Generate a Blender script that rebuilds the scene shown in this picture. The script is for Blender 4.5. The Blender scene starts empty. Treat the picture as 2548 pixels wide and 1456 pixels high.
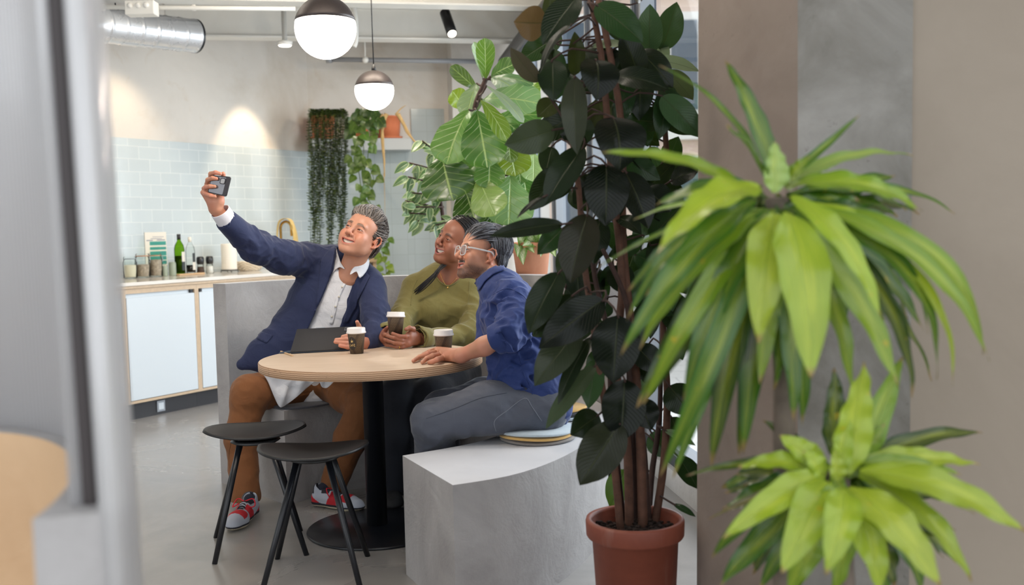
import bpy, math, random
import numpy as np
from mathutils import Vector, Matrix
from mathutils.bvhtree import BVHTree
random.seed(7)
rng = np.random.default_rng(11)
C = bpy.context.scene.collection
SC = bpy.context.scene
PI = math.pi

# ------------------------------------------------------------ camera
W, H, F = 2548, 1456, 2477.0
CAMZ = 1.28
PITCH, ROLL = math.radians(3.67), math.radians(1.36)
_f = np.array([0, math.cos(PITCH), -math.sin(PITCH)])
_r0 = np.array([1.0, 0, 0]); _u0 = np.array([0, math.sin(PITCH), math.cos(PITCH)])
_r = math.cos(ROLL) * _r0 - math.sin(ROLL) * _u0
_u = math.cos(ROLL) * _u0 + math.sin(ROLL) * _r0
cam_data = bpy.data.cameras.new('camera'); cam = bpy.data.objects.new('camera', cam_data); C.objects.link(cam)
cam.matrix_world = Matrix(((_r[0], _u[0], -_f[0], 0), (_r[1], _u[1], -_f[1], 0), (_r[2], _u[2], -_f[2], CAMZ), (0, 0, 0, 1)))
cam_data.sensor_width = 36.0; cam_data.lens = 36.0 * F / W
cam_data.clip_start = 0.05; cam_data.clip_end = 200
cam_data.dof.use_dof = True; cam_data.dof.focus_distance = 4.3; cam_data.dof.aperture_fstop = 2.4
SC.camera = cam

# ------------------------------------------------------------ view and world
SC.view_settings.view_transform = 'Standard'; SC.view_settings.look = 'None'
SC.view_settings.gamma = 1.0; SC.view_settings.use_curve_mapping = False
SC.view_settings.exposure = 0.25
SC.cycles.max_bounces = 8; SC.cycles.diffuse_bounces = 4; SC.cycles.glossy_bounces = 4
SC.cycles.transmission_bounces = 6; SC.cycles.transparent_max_bounces = 12
SC.cycles.sample_clamp_indirect = 4.0; SC.cycles.caustics_reflective = False; SC.cycles.caustics_refractive = False
world = bpy.data.worlds.new('world'); SC.world = world; world.use_nodes = True
_bg = world.node_tree.nodes['Background']
_bg.inputs['Color'].default_value = (0.92, 0.96, 1.0, 1); _bg.inputs['Strength'].default_value = 1.5

def area_light(name, loc, target, sx, sy, power, color=(1, 1, 1)):
    l = bpy.data.lights.new(name, 'AREA'); l.shape = 'RECTANGLE'; l.size = sx; l.size_y = sy
    l.energy = power; l.color = color
    o = bpy.data.objects.new(name, l); C.objects.link(o); o.location = loc
    o.rotation_euler = (Vector(target) - Vector(loc)).to_track_quat('-Z', 'Y').to_euler()
    return o

# daylight falls in through the window front on the right and the open shopfront behind the camera
area_light('window_daylight', (2.3, 6.0, 2.0), (-1.2, 5.2, 0.9), 4.6, 2.6, 210, (0.90, 0.95, 1.0))

# ------------------------------------------------------------ pixel helpers
def at(px, py, Y):
    d = _f * F + (px - W / 2) * _r - (py - H / 2) * _u
    t = Y / d[1]
    return np.array([d[0] * t, Y, CAMZ + d[2] * t])
def onz(px, py, z=0.0):
    d = _f * F + (px - W / 2) * _r - (py - H / 2) * _u
    t = (z - CAMZ) / d[2]
    return np.array([d[0] * t, d[1] * t, z])
def mpp(Y): return Y / F

# ------------------------------------------------------------ object helpers
def link(name, me, parent=None):
    o = bpy.data.objects.new(name, me); C.objects.link(o)
    if parent is not None: o.parent = parent
    return o
def thing(name, label, cat, loc=(0, 0, 0), rotz=0.0, group=None):
    o = bpy.data.objects.new(name, None); C.objects.link(o)
    o.empty_display_size = 0.1
    o.location = tuple(float(v) for v in loc); o.rotation_euler = (0, 0, rotz)
    o['label'] = label; o['category'] = cat
    if group: o['group'] = group
    return o
def tag(o, label, cat, group=None, kind=None):
    o['label'] = label; o['category'] = cat
    if group: o['group'] = group
    if kind: o['kind'] = kind
    return o
def struct(o, label=None, cat=None):
    o['kind'] = 'structure'
    if label: o['label'] = label
    if cat: o['category'] = cat
    return o
def root_matrix(p):
    ms = []
    while p is not None:
        ms.append(Matrix.Translation(p.location) @ p.rotation_euler.to_matrix().to_4x4() @ Matrix.Diagonal((*p.scale, 1))); p = p.parent
    m = Matrix.Identity(4)
    for k in reversed(ms): m = m @ k
    return m
def dup(root, loc=None, rotz=None, label=None, group=None):
    def cp(o, par):
        c = o.copy(); C.objects.link(c); c.parent = par
        for ch in [x for x in bpy.data.objects if x.parent == o and x != c]: cp(ch, c)
        return c
    r = cp(root, None)
    if loc is not None: r.location = tuple(float(v) for v in loc)
    if rotz is not None: r.rotation_euler = (0, 0, rotz)
    if label: r['label'] = label
    if group: r['group'] = group
    return r

def nrm(v):
    v = np.asarray(v, float); n = np.linalg.norm(v); return v / n if n > 1e-12 else v
def frame(z, hint=(0, 0, 1)):
    z = nrm(z); h = np.asarray(hint, float)
    if abs(np.dot(z, nrm(h))) > 0.98: h = np.array([0, 1.0, 0])
    x = nrm(np.cross(h, z)); y = np.cross(z, x)
    return x, y, z

class MB:
    def __init__(s): s.v = []; s.f = []; s.m = []; s.uv = []; s.c = []; s.mi = 0; s.col = (1, 1, 1); s.sm = []; s.smooth = True
    def add(s, vs, fs, uvs=None, cols=None):
        b = len(s.v)
        s.v += [tuple(map(float, p)) for p in vs]
        s.uv += [tuple(u) for u in uvs] if uvs is not None else [(0.0, 0.0)] * len(vs)
        s.c += [tuple(c) for c in cols] if cols is not None else [s.col] * len(vs)
        for f in fs: s.f.append(tuple(b + i for i in f)); s.m.append(s.mi); s.sm.append(s.smooth)
        return s
    def box(s, lo, hi, M=None, bev=0.0):
        x0, y0, z0 = lo; x1, y1, z1 = hi
        if x0 > x1: x0, x1 = x1, x0
        if y0 > y1: y0, y1 = y1, y0
        if z0 > z1: z0, z1 = z1, z0
        sm = s.smooth; s.smooth = False
        if bev <= 0:
            vs = [(x0,y0,z0),(x1,y0,z0),(x1,y1,z0),(x0,y1,z0),(x0,y0,z1),(x1,y0,z1),(x1,y1,z1),(x0,y1,z1)]
            fs = [(0,3,2,1),(4,5,6,7),(0,1,5,4),(1,2,6,5),(2,3,7,6),(3,0,4,7)]
        else:
            b = min(bev, (x1-x0)/2.01, (y1-y0)/2.01, (z1-z0)/2.01)
            vs = []; idx = {}
            for i, x in enumerate((x0, x1)):
                for j, y in enumerate((y0, y1)):
                    for k, z in enumerate((z0, z1)):
                        sx, sy, sz = (1-2*i)*b, (1-2*j)*b, (1-2*k)*b
                        idx[i,j,k,'x'] = len(vs); vs.append((x, y+sy, z+sz))
                        idx[i,j,k,'y'] = len(vs); vs.append((x+sx, y, z+sz))
                        idx[i,j,k,'z'] = len(vs); vs.append((x+sx, y+sy, z))
            fs = []
            q = [(0,0),(1,0),(1,1),(0,1)]
            for i in (0,1):
                a = [idx[i,u,w,'x'] for u, w in q]; fs.append(a if i else a[::-1])
                a = [idx[u,i,w,'y'] for u, w in q]; fs.append(a[::-1] if i else a)
                a = [idx[u,w,i,'z'] for u, w in q]; fs.append(a if i else a[::-1])
            for a_ in (0,1):
                for b_ in (0,1):
                    fs.append([idx[0,a_,b_,'y'], idx[1,a_,b_,'y'], idx[1,a_,b_,'z'], idx[0,a_,b_,'z']])
                    fs.append([idx[a_,0,b_,'x'], idx[a_,1,b_,'x'], idx[a_,1,b_,'z'], idx[a_,0,b_,'z']])
                    fs.append([idx[a_,b_,0,'x'], idx[a_,b_,1,'x'], idx[a_,b_,1,'y'], idx[a_,b_,0,'y']])
                    for k in (0,1): fs.append([idx[a_,b_,k,'x'], idx[a_,b_,k,'y'], idx[a_,b_,k,'z']])
            # orient outward
            cx = np.array([(x0+x1)/2,(y0+y1)/2,(z0+z1)/2]); out = []
            for f in fs:
                p = [np.array(vs[t]) for t in f]; n = np.cross(p[1]-p[0], p[2]-p[0])
                out.append(f if np.dot(n, sum(p)/len(p)-cx) > 0 else f[::-1])
            fs = out
        if M is not None: vs = [tuple(M @ Vector(p)) for p in vs]
        s.add(vs, fs); s.smooth = sm; return s
    def lathe(s, prof, c=(0,0,0), n=32, M=None, caps=True, arc=None):
        vs = []; fs = []; m = len(prof)
        for i in range(n):
            a = 2*PI*i/n
            for r, z in prof: vs.append((c[0]+r*math.cos(a), c[1]+r*math.sin(a), c[2]+z))
        for i in range(n):
            j = (i+1) % n
            for k in range(m-1): fs.append((i*m+k, j*m+k, j*m+k+1, i*m+k+1))
        if caps:
            if prof[0][0] > 1e-6: fs.append([i*m for i in range(n)][::-1])
            if prof[-1][0] > 1e-6: fs.append([i*m+m-1 for i in range(n)])
        if M is not None: vs = [tuple(M @ Vector(p)) for p in vs]
        uv = [(i/n, k/(m-1)) for i in range(n) for k in range(m)]
        return s.add(vs, fs, uv)
    def tube(s, pts, rad, n=10, caps=True, flat=1.0, hint=(0,0,1)):
        P = [np.asarray(p, float) for p in pts]; m = len(P)
        R = rad if hasattr(rad, '__len__') else [rad]*m
        T = [nrm(P[min(i+1,m-1)]-P[max(i-1,0)]) for i in range(m)]
        x, y, _ = frame(T[0], hint); vs = []; fs = []
        for i in range(m):
            x = nrm(x - np.dot(x, T[i])*T[i]); y = np.cross(T[i], x)
            for k in range(n):
                a = 2*PI*k/n; vs.append(P[i]+R[i]*(math.cos(a)*x+flat*math.sin(a)*y))
        for i in range(m-1):
            for k in range(n):
                l = (k+1) % n; fs.append((i*n+k, i*n+l, (i+1)*n+l, (i+1)*n+k))
        if caps: fs.append(list(range(n))[::-1]); fs.append([(m-1)*n+k for k in range(n)])
        uv = [(k/n, i/max(1,m-1)) for i in range(m) for k in range(n)]
        return s.add(vs, fs, uv)
    def ball(s, c, r, nu=20, nv=12, M=None):
        r = r if hasattr(r, '__len__') else (r, r, r)
        vs = [(c[0], c[1], c[2]-r[2])]; fs = []
        for j in range(1, nv):
            t = PI*j/nv - PI/2
            for i in range(nu):
                a = 2*PI*i/nu; vs.append((c[0]+r[0]*math.cos(t)*math.cos(a), c[1]+r[1]*math.cos(t)*math.sin(a), c[2]+r[2]*math.sin(t)))
        vs.append((c[0], c[1], c[2]+r[2])); L = len(vs)-1
        for i in range(nu):
            k = (i+1) % nu; fs.append((0, 1+k, 1+i)); fs.append((L, L-nu+i, L-nu+k))
            for j in range(nv-2): fs.append((1+j*nu+i, 1+j*nu+k, 1+(j+1)*nu+k, 1+(j+1)*nu+i))
        if M is not None: vs = [tuple(M @ Vector(p)) for p in vs]
        return s.add(vs, fs)
    def prism(s, poly, z0, z1, smooth=False):
        n = len(poly); sm = s.smooth; s.smooth = smooth
        a = sum(poly[i][0]*poly[(i+1)%n][1]-poly[(i+1)%n][0]*poly[i][1] for i in range(n))
        if a < 0: poly = poly[::-1]
        vs = [(p[0], p[1], z0) for p in poly]+[(p[0], p[1], z1) for p in poly]
        fs = [(i, (i+1)%n, n+(i+1)%n, n+i) for i in range(n)]
        s.add(vs, fs); s.smooth = False
        s.add([], []); b = len(s.v)-2*n
        s.f.append(tuple(b+i for i in range(n))[::-1]); s.m.append(s.mi); s.sm.append(False)
        s.f.append(tuple(b+n+i for i in range(n))); s.m.append(s.mi); s.sm.append(False)
        s.smooth = sm; return s
    def build(s, name, mats, parent=None, world=True, bevel=0.0, subsurf=0, solid=0.0, wn=False):
        me = bpy.data.meshes.new(name)
        vs = s.v
        if parent is not None and world:
            mi = root_matrix(parent).inverted(); vs = [tuple(mi @ Vector(p)) for p in vs]
        me.from_pydata(vs, [], s.f)
        for m in (mats if isinstance(mats, (list, tuple)) else [mats]): me.materials.append(m)
        me.polygons.foreach_set('material_index', s.m)
        me.polygons.foreach_set('use_smooth', s.sm)
        uvl = me.uv_layers.new(name='UVMap')
        li = np.zeros(len(me.loops), dtype=np.int32); me.loops.foreach_get('vertex_index', li)
        uv = np.array(s.uv, dtype=np.float32)[li]; uvl.data.foreach_set('uv', uv.ravel())
        ca = me.color_attributes.new('Col', 'FLOAT_COLOR', 'POINT')
        cc = np.ones((len(vs), 4), dtype=np.float32); cc[:, :3] = np.array(s.c, dtype=np.float32); ca.data.foreach_set('color', cc.ravel())
        me.validate(); me.update()
        o = link(name, me, parent)
        if bevel > 0:
            b = o.modifiers.new('b', 'BEVEL'); b.width = bevel; b.segments = 2; b.limit_method = 'ANGLE'; b.angle_limit = 0.6
        if solid: b = o.modifiers.new('s', 'SOLIDIFY'); b.thickness = solid; b.offset = 0
        if subsurf: b = o.modifiers.new('u', 'SUBSURF'); b.levels = subsurf; b.render_levels = subsurf
        return o

def spline(pts, n=24, closed=False):
    P = np.array(pts, float); m = len(P); out = []
    segs = m if closed else m-1
    per = max(2, n//segs)
    for i in range(segs):
        if closed: p0, p1, p2, p3 = P[(i-1)%m], P[i], P[(i+1)%m], P[(i+2)%m]
        else: p0, p1, p2, p3 = P[max(i-1,0)], P[i], P[i+1], P[min(i+2,m-1)]
        for k in range(per):
            t = k/per
            out.append(0.5*((2*p1)+(-p0+p2)*t+(2*p0-5*p1+4*p2-p3)*t*t+(-p0+3*p1-3*p2+p3)*t**3))
    if not closed: out.append(P[-1])
    return out

# ------------------------------------------------------------ materials
def srgb(*c):
    if len(c) == 1 and isinstance(c[0], str):
        h = c[0].lstrip('#'); c = [int(h[i:i+2], 16) for i in (0, 2, 4)]
    return tuple((x/255/12.92 if x/255 <= 0.04045 else ((x/255+0.055)/1.055)**2.4) for x in c)
class NT:
    def __init__(s, name):
        s.m = bpy.data.materials.new(name); s.m.use_nodes = True; s.t = s.m.node_tree; s.n = s.t.nodes; s.l = s.t.links
        s.b = s.n['Principled BSDF']; s.out = s.n['Material Output']
    def node(s, typ, **kw):
        n = s.n.new(typ)
        for k, v in kw.items():
            if k.startswith('i_'): n.inputs[k[2:].replace('_', ' ')].default_value = v
            else: setattr(n, k, v)
        return n
    def link(s, a, b): s.l.new(a, b)
    def coord(s, kind='Object', scale=(1,1,1), rot=(0,0,0)):
        if kind == 'World':
            g = s.node('ShaderNodeNewGeometry'); src = g.outputs['Position']
        else: src = s.node('ShaderNodeTexCoord').outputs[kind]
        mp = s.node('ShaderNodeMapping'); mp.inputs['Scale'].default_value = scale; mp.inputs['Rotation'].default_value = rot
        s.link(src, mp.inputs['Vector']); return mp.outputs['Vector']
    def noise(s, vec, scale=5, detail=4, rough=0.55, dist=0.0):
        n = s.node('ShaderNodeTexNoise'); n.inputs['Scale'].default_value = scale; n.inputs['Detail'].default_value = detail
        n.inputs['Roughness'].default_value = rough; n.inputs['Distortion'].default_value = dist
        s.link(vec, n.inputs['Vector']); return n.outputs['Fac']
    def ramp(s, fac, stops):
        r = s.node('ShaderNodeValToRGB'); e = r.color_ramp.elements
        while len(e) < len(stops): e.new(0.5)
        for i, (p, c) in enumerate(stops):
            e[i].position = p; e[i].color = (*c, 1) if len(c) == 3 else c
        s.link(fac, r.inputs['Fac']); return r.outputs['Color']
    def mix(s, fac, a, b, mode='MIX'):
        m = s.node('ShaderNodeMix', data_type='RGBA', blend_type=mode)
        for sock, v in ((m.inputs[0], fac), (m.inputs[6], a), (m.inputs[7], b)):
            if isinstance(v, (int, float)): sock.default_value = v
            elif isinstance(v, tuple): sock.default_value = (*v, 1)
            else: s.link(v, sock)
        return m.outputs[2]
    def math(s, op, a, b=0.0, c=0.0):
        m = s.node('ShaderNodeMath', operation=op)
        for i, v in enumerate((a, b, c)):
            if isinstance(v, (int, float)): m.inputs[i].default_value = v
            else: s.link(v, m.inputs[i])
        return m.outputs[0]
    def bump(s, h, strength=0.3, dist=0.01, chain=None):
        b = s.node('ShaderNodeBump'); b.inputs['Strength'].default_value = strength; b.inputs['Distance'].default_value = dist
        s.link(h, b.inputs['Height'])
        if chain is not None: s.link(chain, b.inputs['Normal'])
        s.link(b.outputs['Normal'], s.b.inputs['Normal']); return b.outputs['Normal']
    def set(s, **kw):
        for k, v in kw.items():
            sock = s.b.inputs[k.replace('_', ' ')]
            if isinstance(v, (int, float)): sock.default_value = v
            elif isinstance(v, tuple): sock.default_value = (*v, 1) if len(v) == 3 else v
            else: s.link(v, sock)
        return s
def plain(name, col, rough=0.5, metal=0.0, nscale=0, namp=0.0, bscale=0, bstr=0.0, bdist=0.002, spec=None, coat=0.0, sheen=0.0):
    t = NT(name)
    if isinstance(col, str): col = srgb(col)
    if nscale:
        f = t.noise(t.coord('Object'), nscale, 4)
        a = tuple(max(0, x*(1-namp)) for x in col); b = tuple(min(1, x*(1+namp)) for x in col)
        t.set(Base_Color=t.ramp(f, [(0.3, a), (0.7, b)]))
    else: t.set(Base_Color=col)
    t.set(Roughness=rough, Metallic=metal)
    if spec is not None: t.b.inputs['Specular IOR Level'].default_value = spec
    if coat: t.b.inputs['Coat Weight'].default_value = coat
    if sheen: t.b.inputs['Sheen Weight'].default_value = sheen; t.b.inputs['Sheen Roughness'].default_value = 0.5
    if bscale: t.bump(t.noise(t.coord('Object'), bscale, 5), bstr, bdist)
    return t.m
# ============================================================ setting
def concrete_mat(name, a, b, rough=0.6, sc=3.0, bstr=0.35, bsc=9, spots=0.0, bd=0.01):
    t = NT(name); v = t.coord('World')
    n1 = t.noise(v, sc, 8, 0.62, 0.6)
    col = t.ramp(n1, [(0.28, a), (0.72, b)])
    if spots:
        n2 = t.noise(v, 22, 6, 0.7)
        col = t.mix(t.ramp(n2, [(0.26, (spots,)*3), (0.36, (0, 0, 0))]), col, tuple(x*0.45 for x in a))
    t.set(Base_Color=col, Roughness=rough)
    h = t.noise(v, bsc, 9, 0.6, 1.4)
    h2 = t.noise(v, 90, 3, 0.6)
    t.bump(t.math('ADD', h, t.math('MULTIPLY', h2, 0.12)), bstr, bd)
    return t.m
def floor_material():
    t = NT('polished_concrete_floor'); v = t.coord('World')
    n = t.noise(v, 1.1, 8, 0.6, 0.8)
    col = t.ramp(n, [(0.3, srgb(140, 136, 133)), (0.7, srgb(164, 160, 156))])
    # fine scuffs
    mp = t.coord('World', (2.0, 9.0, 1), (0, 0, 0.7)); s1 = t.noise(mp, 14, 3, 0.8, 2.5)
    col = t.mix(t.ramp(s1, [(0.62, (0, 0, 0)), (0.75, (0.08,)*3)]), col, srgb(120, 116, 112))
    t.set(Base_Color=col, Roughness=t.math('ADD', t.math('MULTIPLY', n, 0.18), 0.17))
    t.b.inputs['Specular IOR Level'].default_value = 0.6
    t.bump(t.noise(v, 1.6, 2, 0.5), 0.06, 0.02)
    return t.m
def plaster_mat():
    t = NT('limewash_plaster'); v = t.coord('World')
    n = t.noise(v, 0.9, 9, 0.62, 0.5)
    col = t.ramp(n, [(0.32, srgb(205, 196, 184)), (0.5, srgb(220, 214, 206)), (0.7, srgb(228, 222, 214))])
    n2 = t.noise(v, 2.4, 8, 0.7, 1.0)
    col = t.mix(t.ramp(n2, [(0.56, (0, 0, 0)), (0.70, (0.35,)*3)]), col, srgb(200, 178, 152))
    t.set(Base_Color=col, Roughness=0.85); t.bump(t.noise(v, 5, 7, 0.6), 0.2, 0.02)
    return t.m
def tile_mat(name, col, gap, bw=0.2, rh=0.1, off=0.5, rough=0.12, mortar=0.0025):
    t = NT(name); v = t.coord('UV')
    br = t.node('ShaderNodeTexBrick'); br.offset = off; t.link(v, br.inputs['Vector'])
    for k, x in (('Scale', 1.0), ('Brick Width', bw), ('Row Height', rh), ('Mortar Size', mortar), ('Mortar Smooth', 0.3), ('Bias', 0.0)):
        br.inputs[k].default_value = x
    br.inputs['Color1'].default_value = (*col, 1); br.inputs['Color2'].default_value = (*[c*0.95 for c in col], 1); br.inputs['Mortar'].default_value = (*gap, 1)
    t.set(Base_Color=br.outputs['Color'], Roughness=rough)
    n = t.noise(v, 6, 2); hh = t.math('ADD', t.math('MULTIPLY', br.outputs['Fac'], -1.0), t.math('MULTIPLY', n, 0.8))
    t.bump(hh, 0.35, 0.004)
    return t.m

M = {}
M['floor'] = floor_material()
M['plaster'] = plaster_mat()
M['plaster_right'] = concrete_mat('beige_plaster', srgb(146, 134, 120), srgb(164, 152, 138), 0.85, 1.2, 0.15, 4)
M['column_warm'] = concrete_mat('board_cast_concrete_warm', srgb(134, 120, 110), srgb(152, 138, 128), 0.85, 4, 0.3, 30, 0.4, 0.004)
M['column_grey'] = concrete_mat('board_cast_concrete_grey', srgb(104, 100, 92), srgb(168, 166, 162), 0.8, 3.4, 0.3, 20, 1.0, 0.004)
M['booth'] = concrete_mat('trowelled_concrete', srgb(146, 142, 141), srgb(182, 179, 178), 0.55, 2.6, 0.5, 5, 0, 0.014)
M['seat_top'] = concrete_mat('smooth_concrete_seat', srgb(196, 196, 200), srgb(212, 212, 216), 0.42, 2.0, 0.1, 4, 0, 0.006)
M['tan'] = concrete_mat('tan_trowelled_plaster', srgb(196, 160, 122), srgb(212, 178, 140), 0.6, 2.5, 0.5, 6, 0, 0.01)
M['tile'] = tile_mat('pale_blue_glazed_tile', srgb(194, 203, 205), srgb(222, 226, 224))
M['tile_sq'] = tile_mat('pale_blue_square_tile', srgb(182, 190, 190), srgb(168, 174, 172), 0.15, 0.15, 0.0)
M['white_tile'] = tile_mat('white_glazed_tile', srgb(226, 228, 226), srgb(200, 200, 198), 0.2, 0.12, 0.0, 0.1)
M['white_paint'] = plain('white_painted_steel', srgb(238, 236, 230), 0.45, 0, 6, 0.03)
M['deck'] = plain('grey_steel_deck', srgb(190, 188, 184), 0.6, 0, 3, 0.05)
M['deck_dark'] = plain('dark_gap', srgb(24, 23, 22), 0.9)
M['black'] = plain('matt_black', srgb(17, 17, 19), 0.38, 0, 0)
M['black_metal'] = plain('black_powder_coat', srgb(22, 24, 30), 0.32, 0.0, 0, 0, 160, 0.05, 0.001)
M['frame'] = plain('dark_blue_window_frame', srgb(44, 52, 68), 0.35)
M['alu'] = plain('grey_aluminium', srgb(150, 156, 164), 0.35, 0.3)
M['pipe'] = plain('grey_pvc_pipe', srgb(150, 152, 156), 0.4)
M['white_concrete'] = concrete_mat('whitewashed_concrete', srgb(205, 200, 192), srgb(226, 222, 216), 0.85, 3, 0.3, 12)

TW = np.array([0.526, 0.850, 0]); TW = TW/np.linalg.norm(TW)      # direction of the kitchen wall
NW = np.array([TW[1], -TW[0], 0])                                  # into the room
WA = np.array([-3.31, 7.36, 0])
def wl(s, out=0.0, z=0.0): return WA + TW*s + NW*out + np.array([0, 0, z])
_k = at(778, 560, 1.0)[0]; SC_CORNER = (_k*WA[1]-WA[0])/(TW[0]-_k*TW[1])
CORNER = wl(SC_CORNER)
TB = nrm(np.array([1.0, 0.2, 0])); NB = np.array([TB[1], -TB[0], 0])   # back wall direction / into the room
def bw(s, out=0.0, z=0.0): return CORNER + TB*s + NB*out + np.array([0, 0, z])
def bw_px(px, out=0.0):    # distance along the back wall under a photo column
    k = at(px, 560, 1.0)[0]; P = CORNER + NB*out
    return (k*P[1]-P[0])/(TB[0]-k*TB[1])
def wl_px(px, out=0.0):
    k = at(px, 620, 1.0)[0]; P = WA + NW*out
    return (k*P[1]-P[0])/(TW[0]-k*TW[1])
CEIL = 3.2
def quadwall(name, a, b, z0, z1, thick, nrmv, mat, uvscale=1.0):
    """slab from a to b, its room face on the line a-b, thickness behind it"""
    a = np.asarray(a, float)[:2]; b = np.asarray(b, float)[:2]; n = np.asarray(nrmv, float)[:2]
    L = np.linalg.norm(b-a); mb = MB(); mb.smooth = False
    A2 = a-n*thick; B2 = b-n*thick
    vs = [(*a, z0), (*b, z0), (*b, z1), (*a, z1), (*A2, z0), (*B2, z0), (*B2, z1), (*A2, z1)]
    uv = [(0, z0), (L, z0), (L, z1), (0, z1)]*2
    fs = [(0,1,2,3), (5,4,7,6), (4,0,3,7), (1,5,6,2), (3,2,6,7), (4,5,1,0)]
    mb.add(vs, fs, uv)
    return mb.build(name, mat)

mb = MB(); mb.smooth = False
mb.prism([(-8.5, -3.0), (1.85, -3.0), (0.11, 9.5), (0.2, 11.2), (-8.5, 11.2)], -0.12, 0.0); struct(mb.build('floor', M['floor']), 'light grey polished concrete floor with faint scuffs')
# ceiling: ribbed steel deck, ribs run away from the camera
mb = MB(); mb.smooth = False; x = -8.5; p = 0.24
while x < 1.6:
    ye = min(11.2, 3.3+(0.98-x)/0.14) if x < 0.97 else 2.4
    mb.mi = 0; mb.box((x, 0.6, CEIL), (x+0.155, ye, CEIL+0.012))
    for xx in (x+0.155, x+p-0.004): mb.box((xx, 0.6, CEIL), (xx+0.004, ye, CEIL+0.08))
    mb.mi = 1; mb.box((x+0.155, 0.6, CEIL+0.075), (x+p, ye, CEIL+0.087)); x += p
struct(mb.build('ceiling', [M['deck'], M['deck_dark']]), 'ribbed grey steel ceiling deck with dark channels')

struct(quadwall('wall_left', wl(-7.5), wl(SC_CORNER+0.15), 0, CEIL, 0.15, NW, M['plaster']), 'warm white limewashed wall above pale tiles behind the kitchen counter')
struct(quadwall('wall_back', bw(-0.1), bw(2.35), 0, CEIL, 0.15, NB, M['plaster']), 'off white back wall behind the hanging plants')
o = quadwall('trim_1', wl(-7.5, 0.012), wl(SC_CORNER-0.006, 0.012), 0.0, 2.06, 0.011, NW, M['tile']); struct(o, 'pale blue glossy tiles covering the lower kitchen wall')
S1 = bw_px(1030)
o = quadwall('trim_2', bw(0.01, 0.012), bw(S1, 0.012), 0.0, 2.06, 0.011, NB, M['tile_sq']); struct(o, 'pale blue square tiles under the plant shelf')
S2 = bw_px(1112)
o = quadwall('trim_3', bw(S1, 0.014), bw(S2, 0.014), 0.0, 2.47, 0.013, NB, M['tile_sq']); struct(o, 'taller panel of pale blue square tiles right of the plant shelf')
# brown corner strip and whitewashed pillar at the end of the back wall
mb = MB(); mb.smooth = False
s3, s4 = bw_px(1116), bw_px(1250)
pa = bw(s3, 0.0); pb = bw(s4, 0.0)
poly = [tuple(bw(s3+0.03, 0.001)[:2]), tuple(bw(s3+0.03, 0.30)[:2]), tuple(bw(s4+0.1, 0.30)[:2]), tuple(bw(s4+0.1, 0.001)[:2])]
mb.prism(poly, 0, CEIL-0.001); struct(mb.build('column_back', M['white_concrete']), 'whitewashed concrete pillar behind the large leafed fig')

# window front on the right: line through two ground points
WF0 = np.array([0.98, 3.3, 0]); WFD = nrm(np.array([-0.14, 1.0, 0])); WFN = np.array([-WFD[1], WFD[0], 0])   # into the room (-x)
def wf(s, out=0.0, z=0.0): return WF0 + WFD*s + WFN*out + np.array([0, 0, z])
WFL = 6.2
def wfbox(mb, s0, s1, o0, o1, z0, z1):
    P = [wf(s0, o0), wf(s1, o0), wf(s1, o1), wf(s0, o1)]
    mb.prism([tuple(p[:2]) for p in P], z0, z1)
mb = MB(); mb.smooth = False
wfbox(mb, -0.6, WFL, -0.22, 0.03, 0.0, 0.10); struct(mb.build('trim_4', M['white_concrete']), 'low rough concrete kerb under the window front')
struct(quadwall('wall_right', wf(-0.6, 0.0), wf(WFL, 0.0), 2.93, CEIL, 0.2, WFN, M['black']), 'dark header above the window front')
def glass_mat():
    t = NT('clear_window_glass'); n = t.n; n.remove(t.b)
    tr = t.node('ShaderNodeBsdfTransparent'); tr.inputs['Color'].default_value = (0.95, 0.97, 0.98, 1)
    gl = t.node('ShaderNodeBsdfGlossy'); gl.inputs['Roughness'].default_value = 0.02
    fr = t.node('ShaderNodeFresnel'); fr.inputs['IOR'].default_value = 1.45
    mx = t.node('ShaderNodeMixShader'); t.link(t.math('MULTIPLY', fr.outputs[0], 0.25), mx.inputs[0]); t.link(tr.outputs[0], mx.inputs[1]); t.link(gl.outputs[0], mx.inputs[2])
    t.link(mx.outputs[0], t.out.inputs['Surface']); return t.m
M['pane'] = glass_mat()
edges = [-0.55, 2.04, 3.2, 4.5, 5.75, WFL]
for k in range(5):
    a, b = edges[k], edges[k+1]
    w = MB(); w.smooth = False
    for (s0, s1, z0, z1) in ((a, a+0.07, 0.10, 2.93), (b-0.07, b, 0.10, 2.93), (a, b, 0.10, 0.17), (a, b, 2.84, 2.93)): wfbox(w, s0, s1, -0.08, 0.0, z0, z1)
    w.mi = 1
    for (s0, s1, z0, z1) in ((a+0.07, a+0.1, 0.17, 2.84), (b-0.1, b-0.07, 0.17, 2.84), (a+0.07, b-0.07, 0.17, 0.21), (a+0.07, b-0.07, 2.80, 2.84)): wfbox(w, s0, s1, -0.06, 0.015, z0, z1)
    fr = struct(w.build('window_%d' % (k+1), [M['frame'], M['alu']]))
    g = MB(); g.smooth = False; wfbox(g, a+0.07, b-0.07, -0.04, -0.034, 0.17, 2.84)
    g.build('window_pane', M['pane'], fr)
# black roller tube along the window head
mb = MB(); mb.tube([wf(0.4, 0.16, 2.82), wf(WFL-0.1, 0.16, 2.82)], 0.055, 16)
tag(mb.build('blind_roller', M['black']), 'long black roller tube of a blind above the windows', 'blind')

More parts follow.
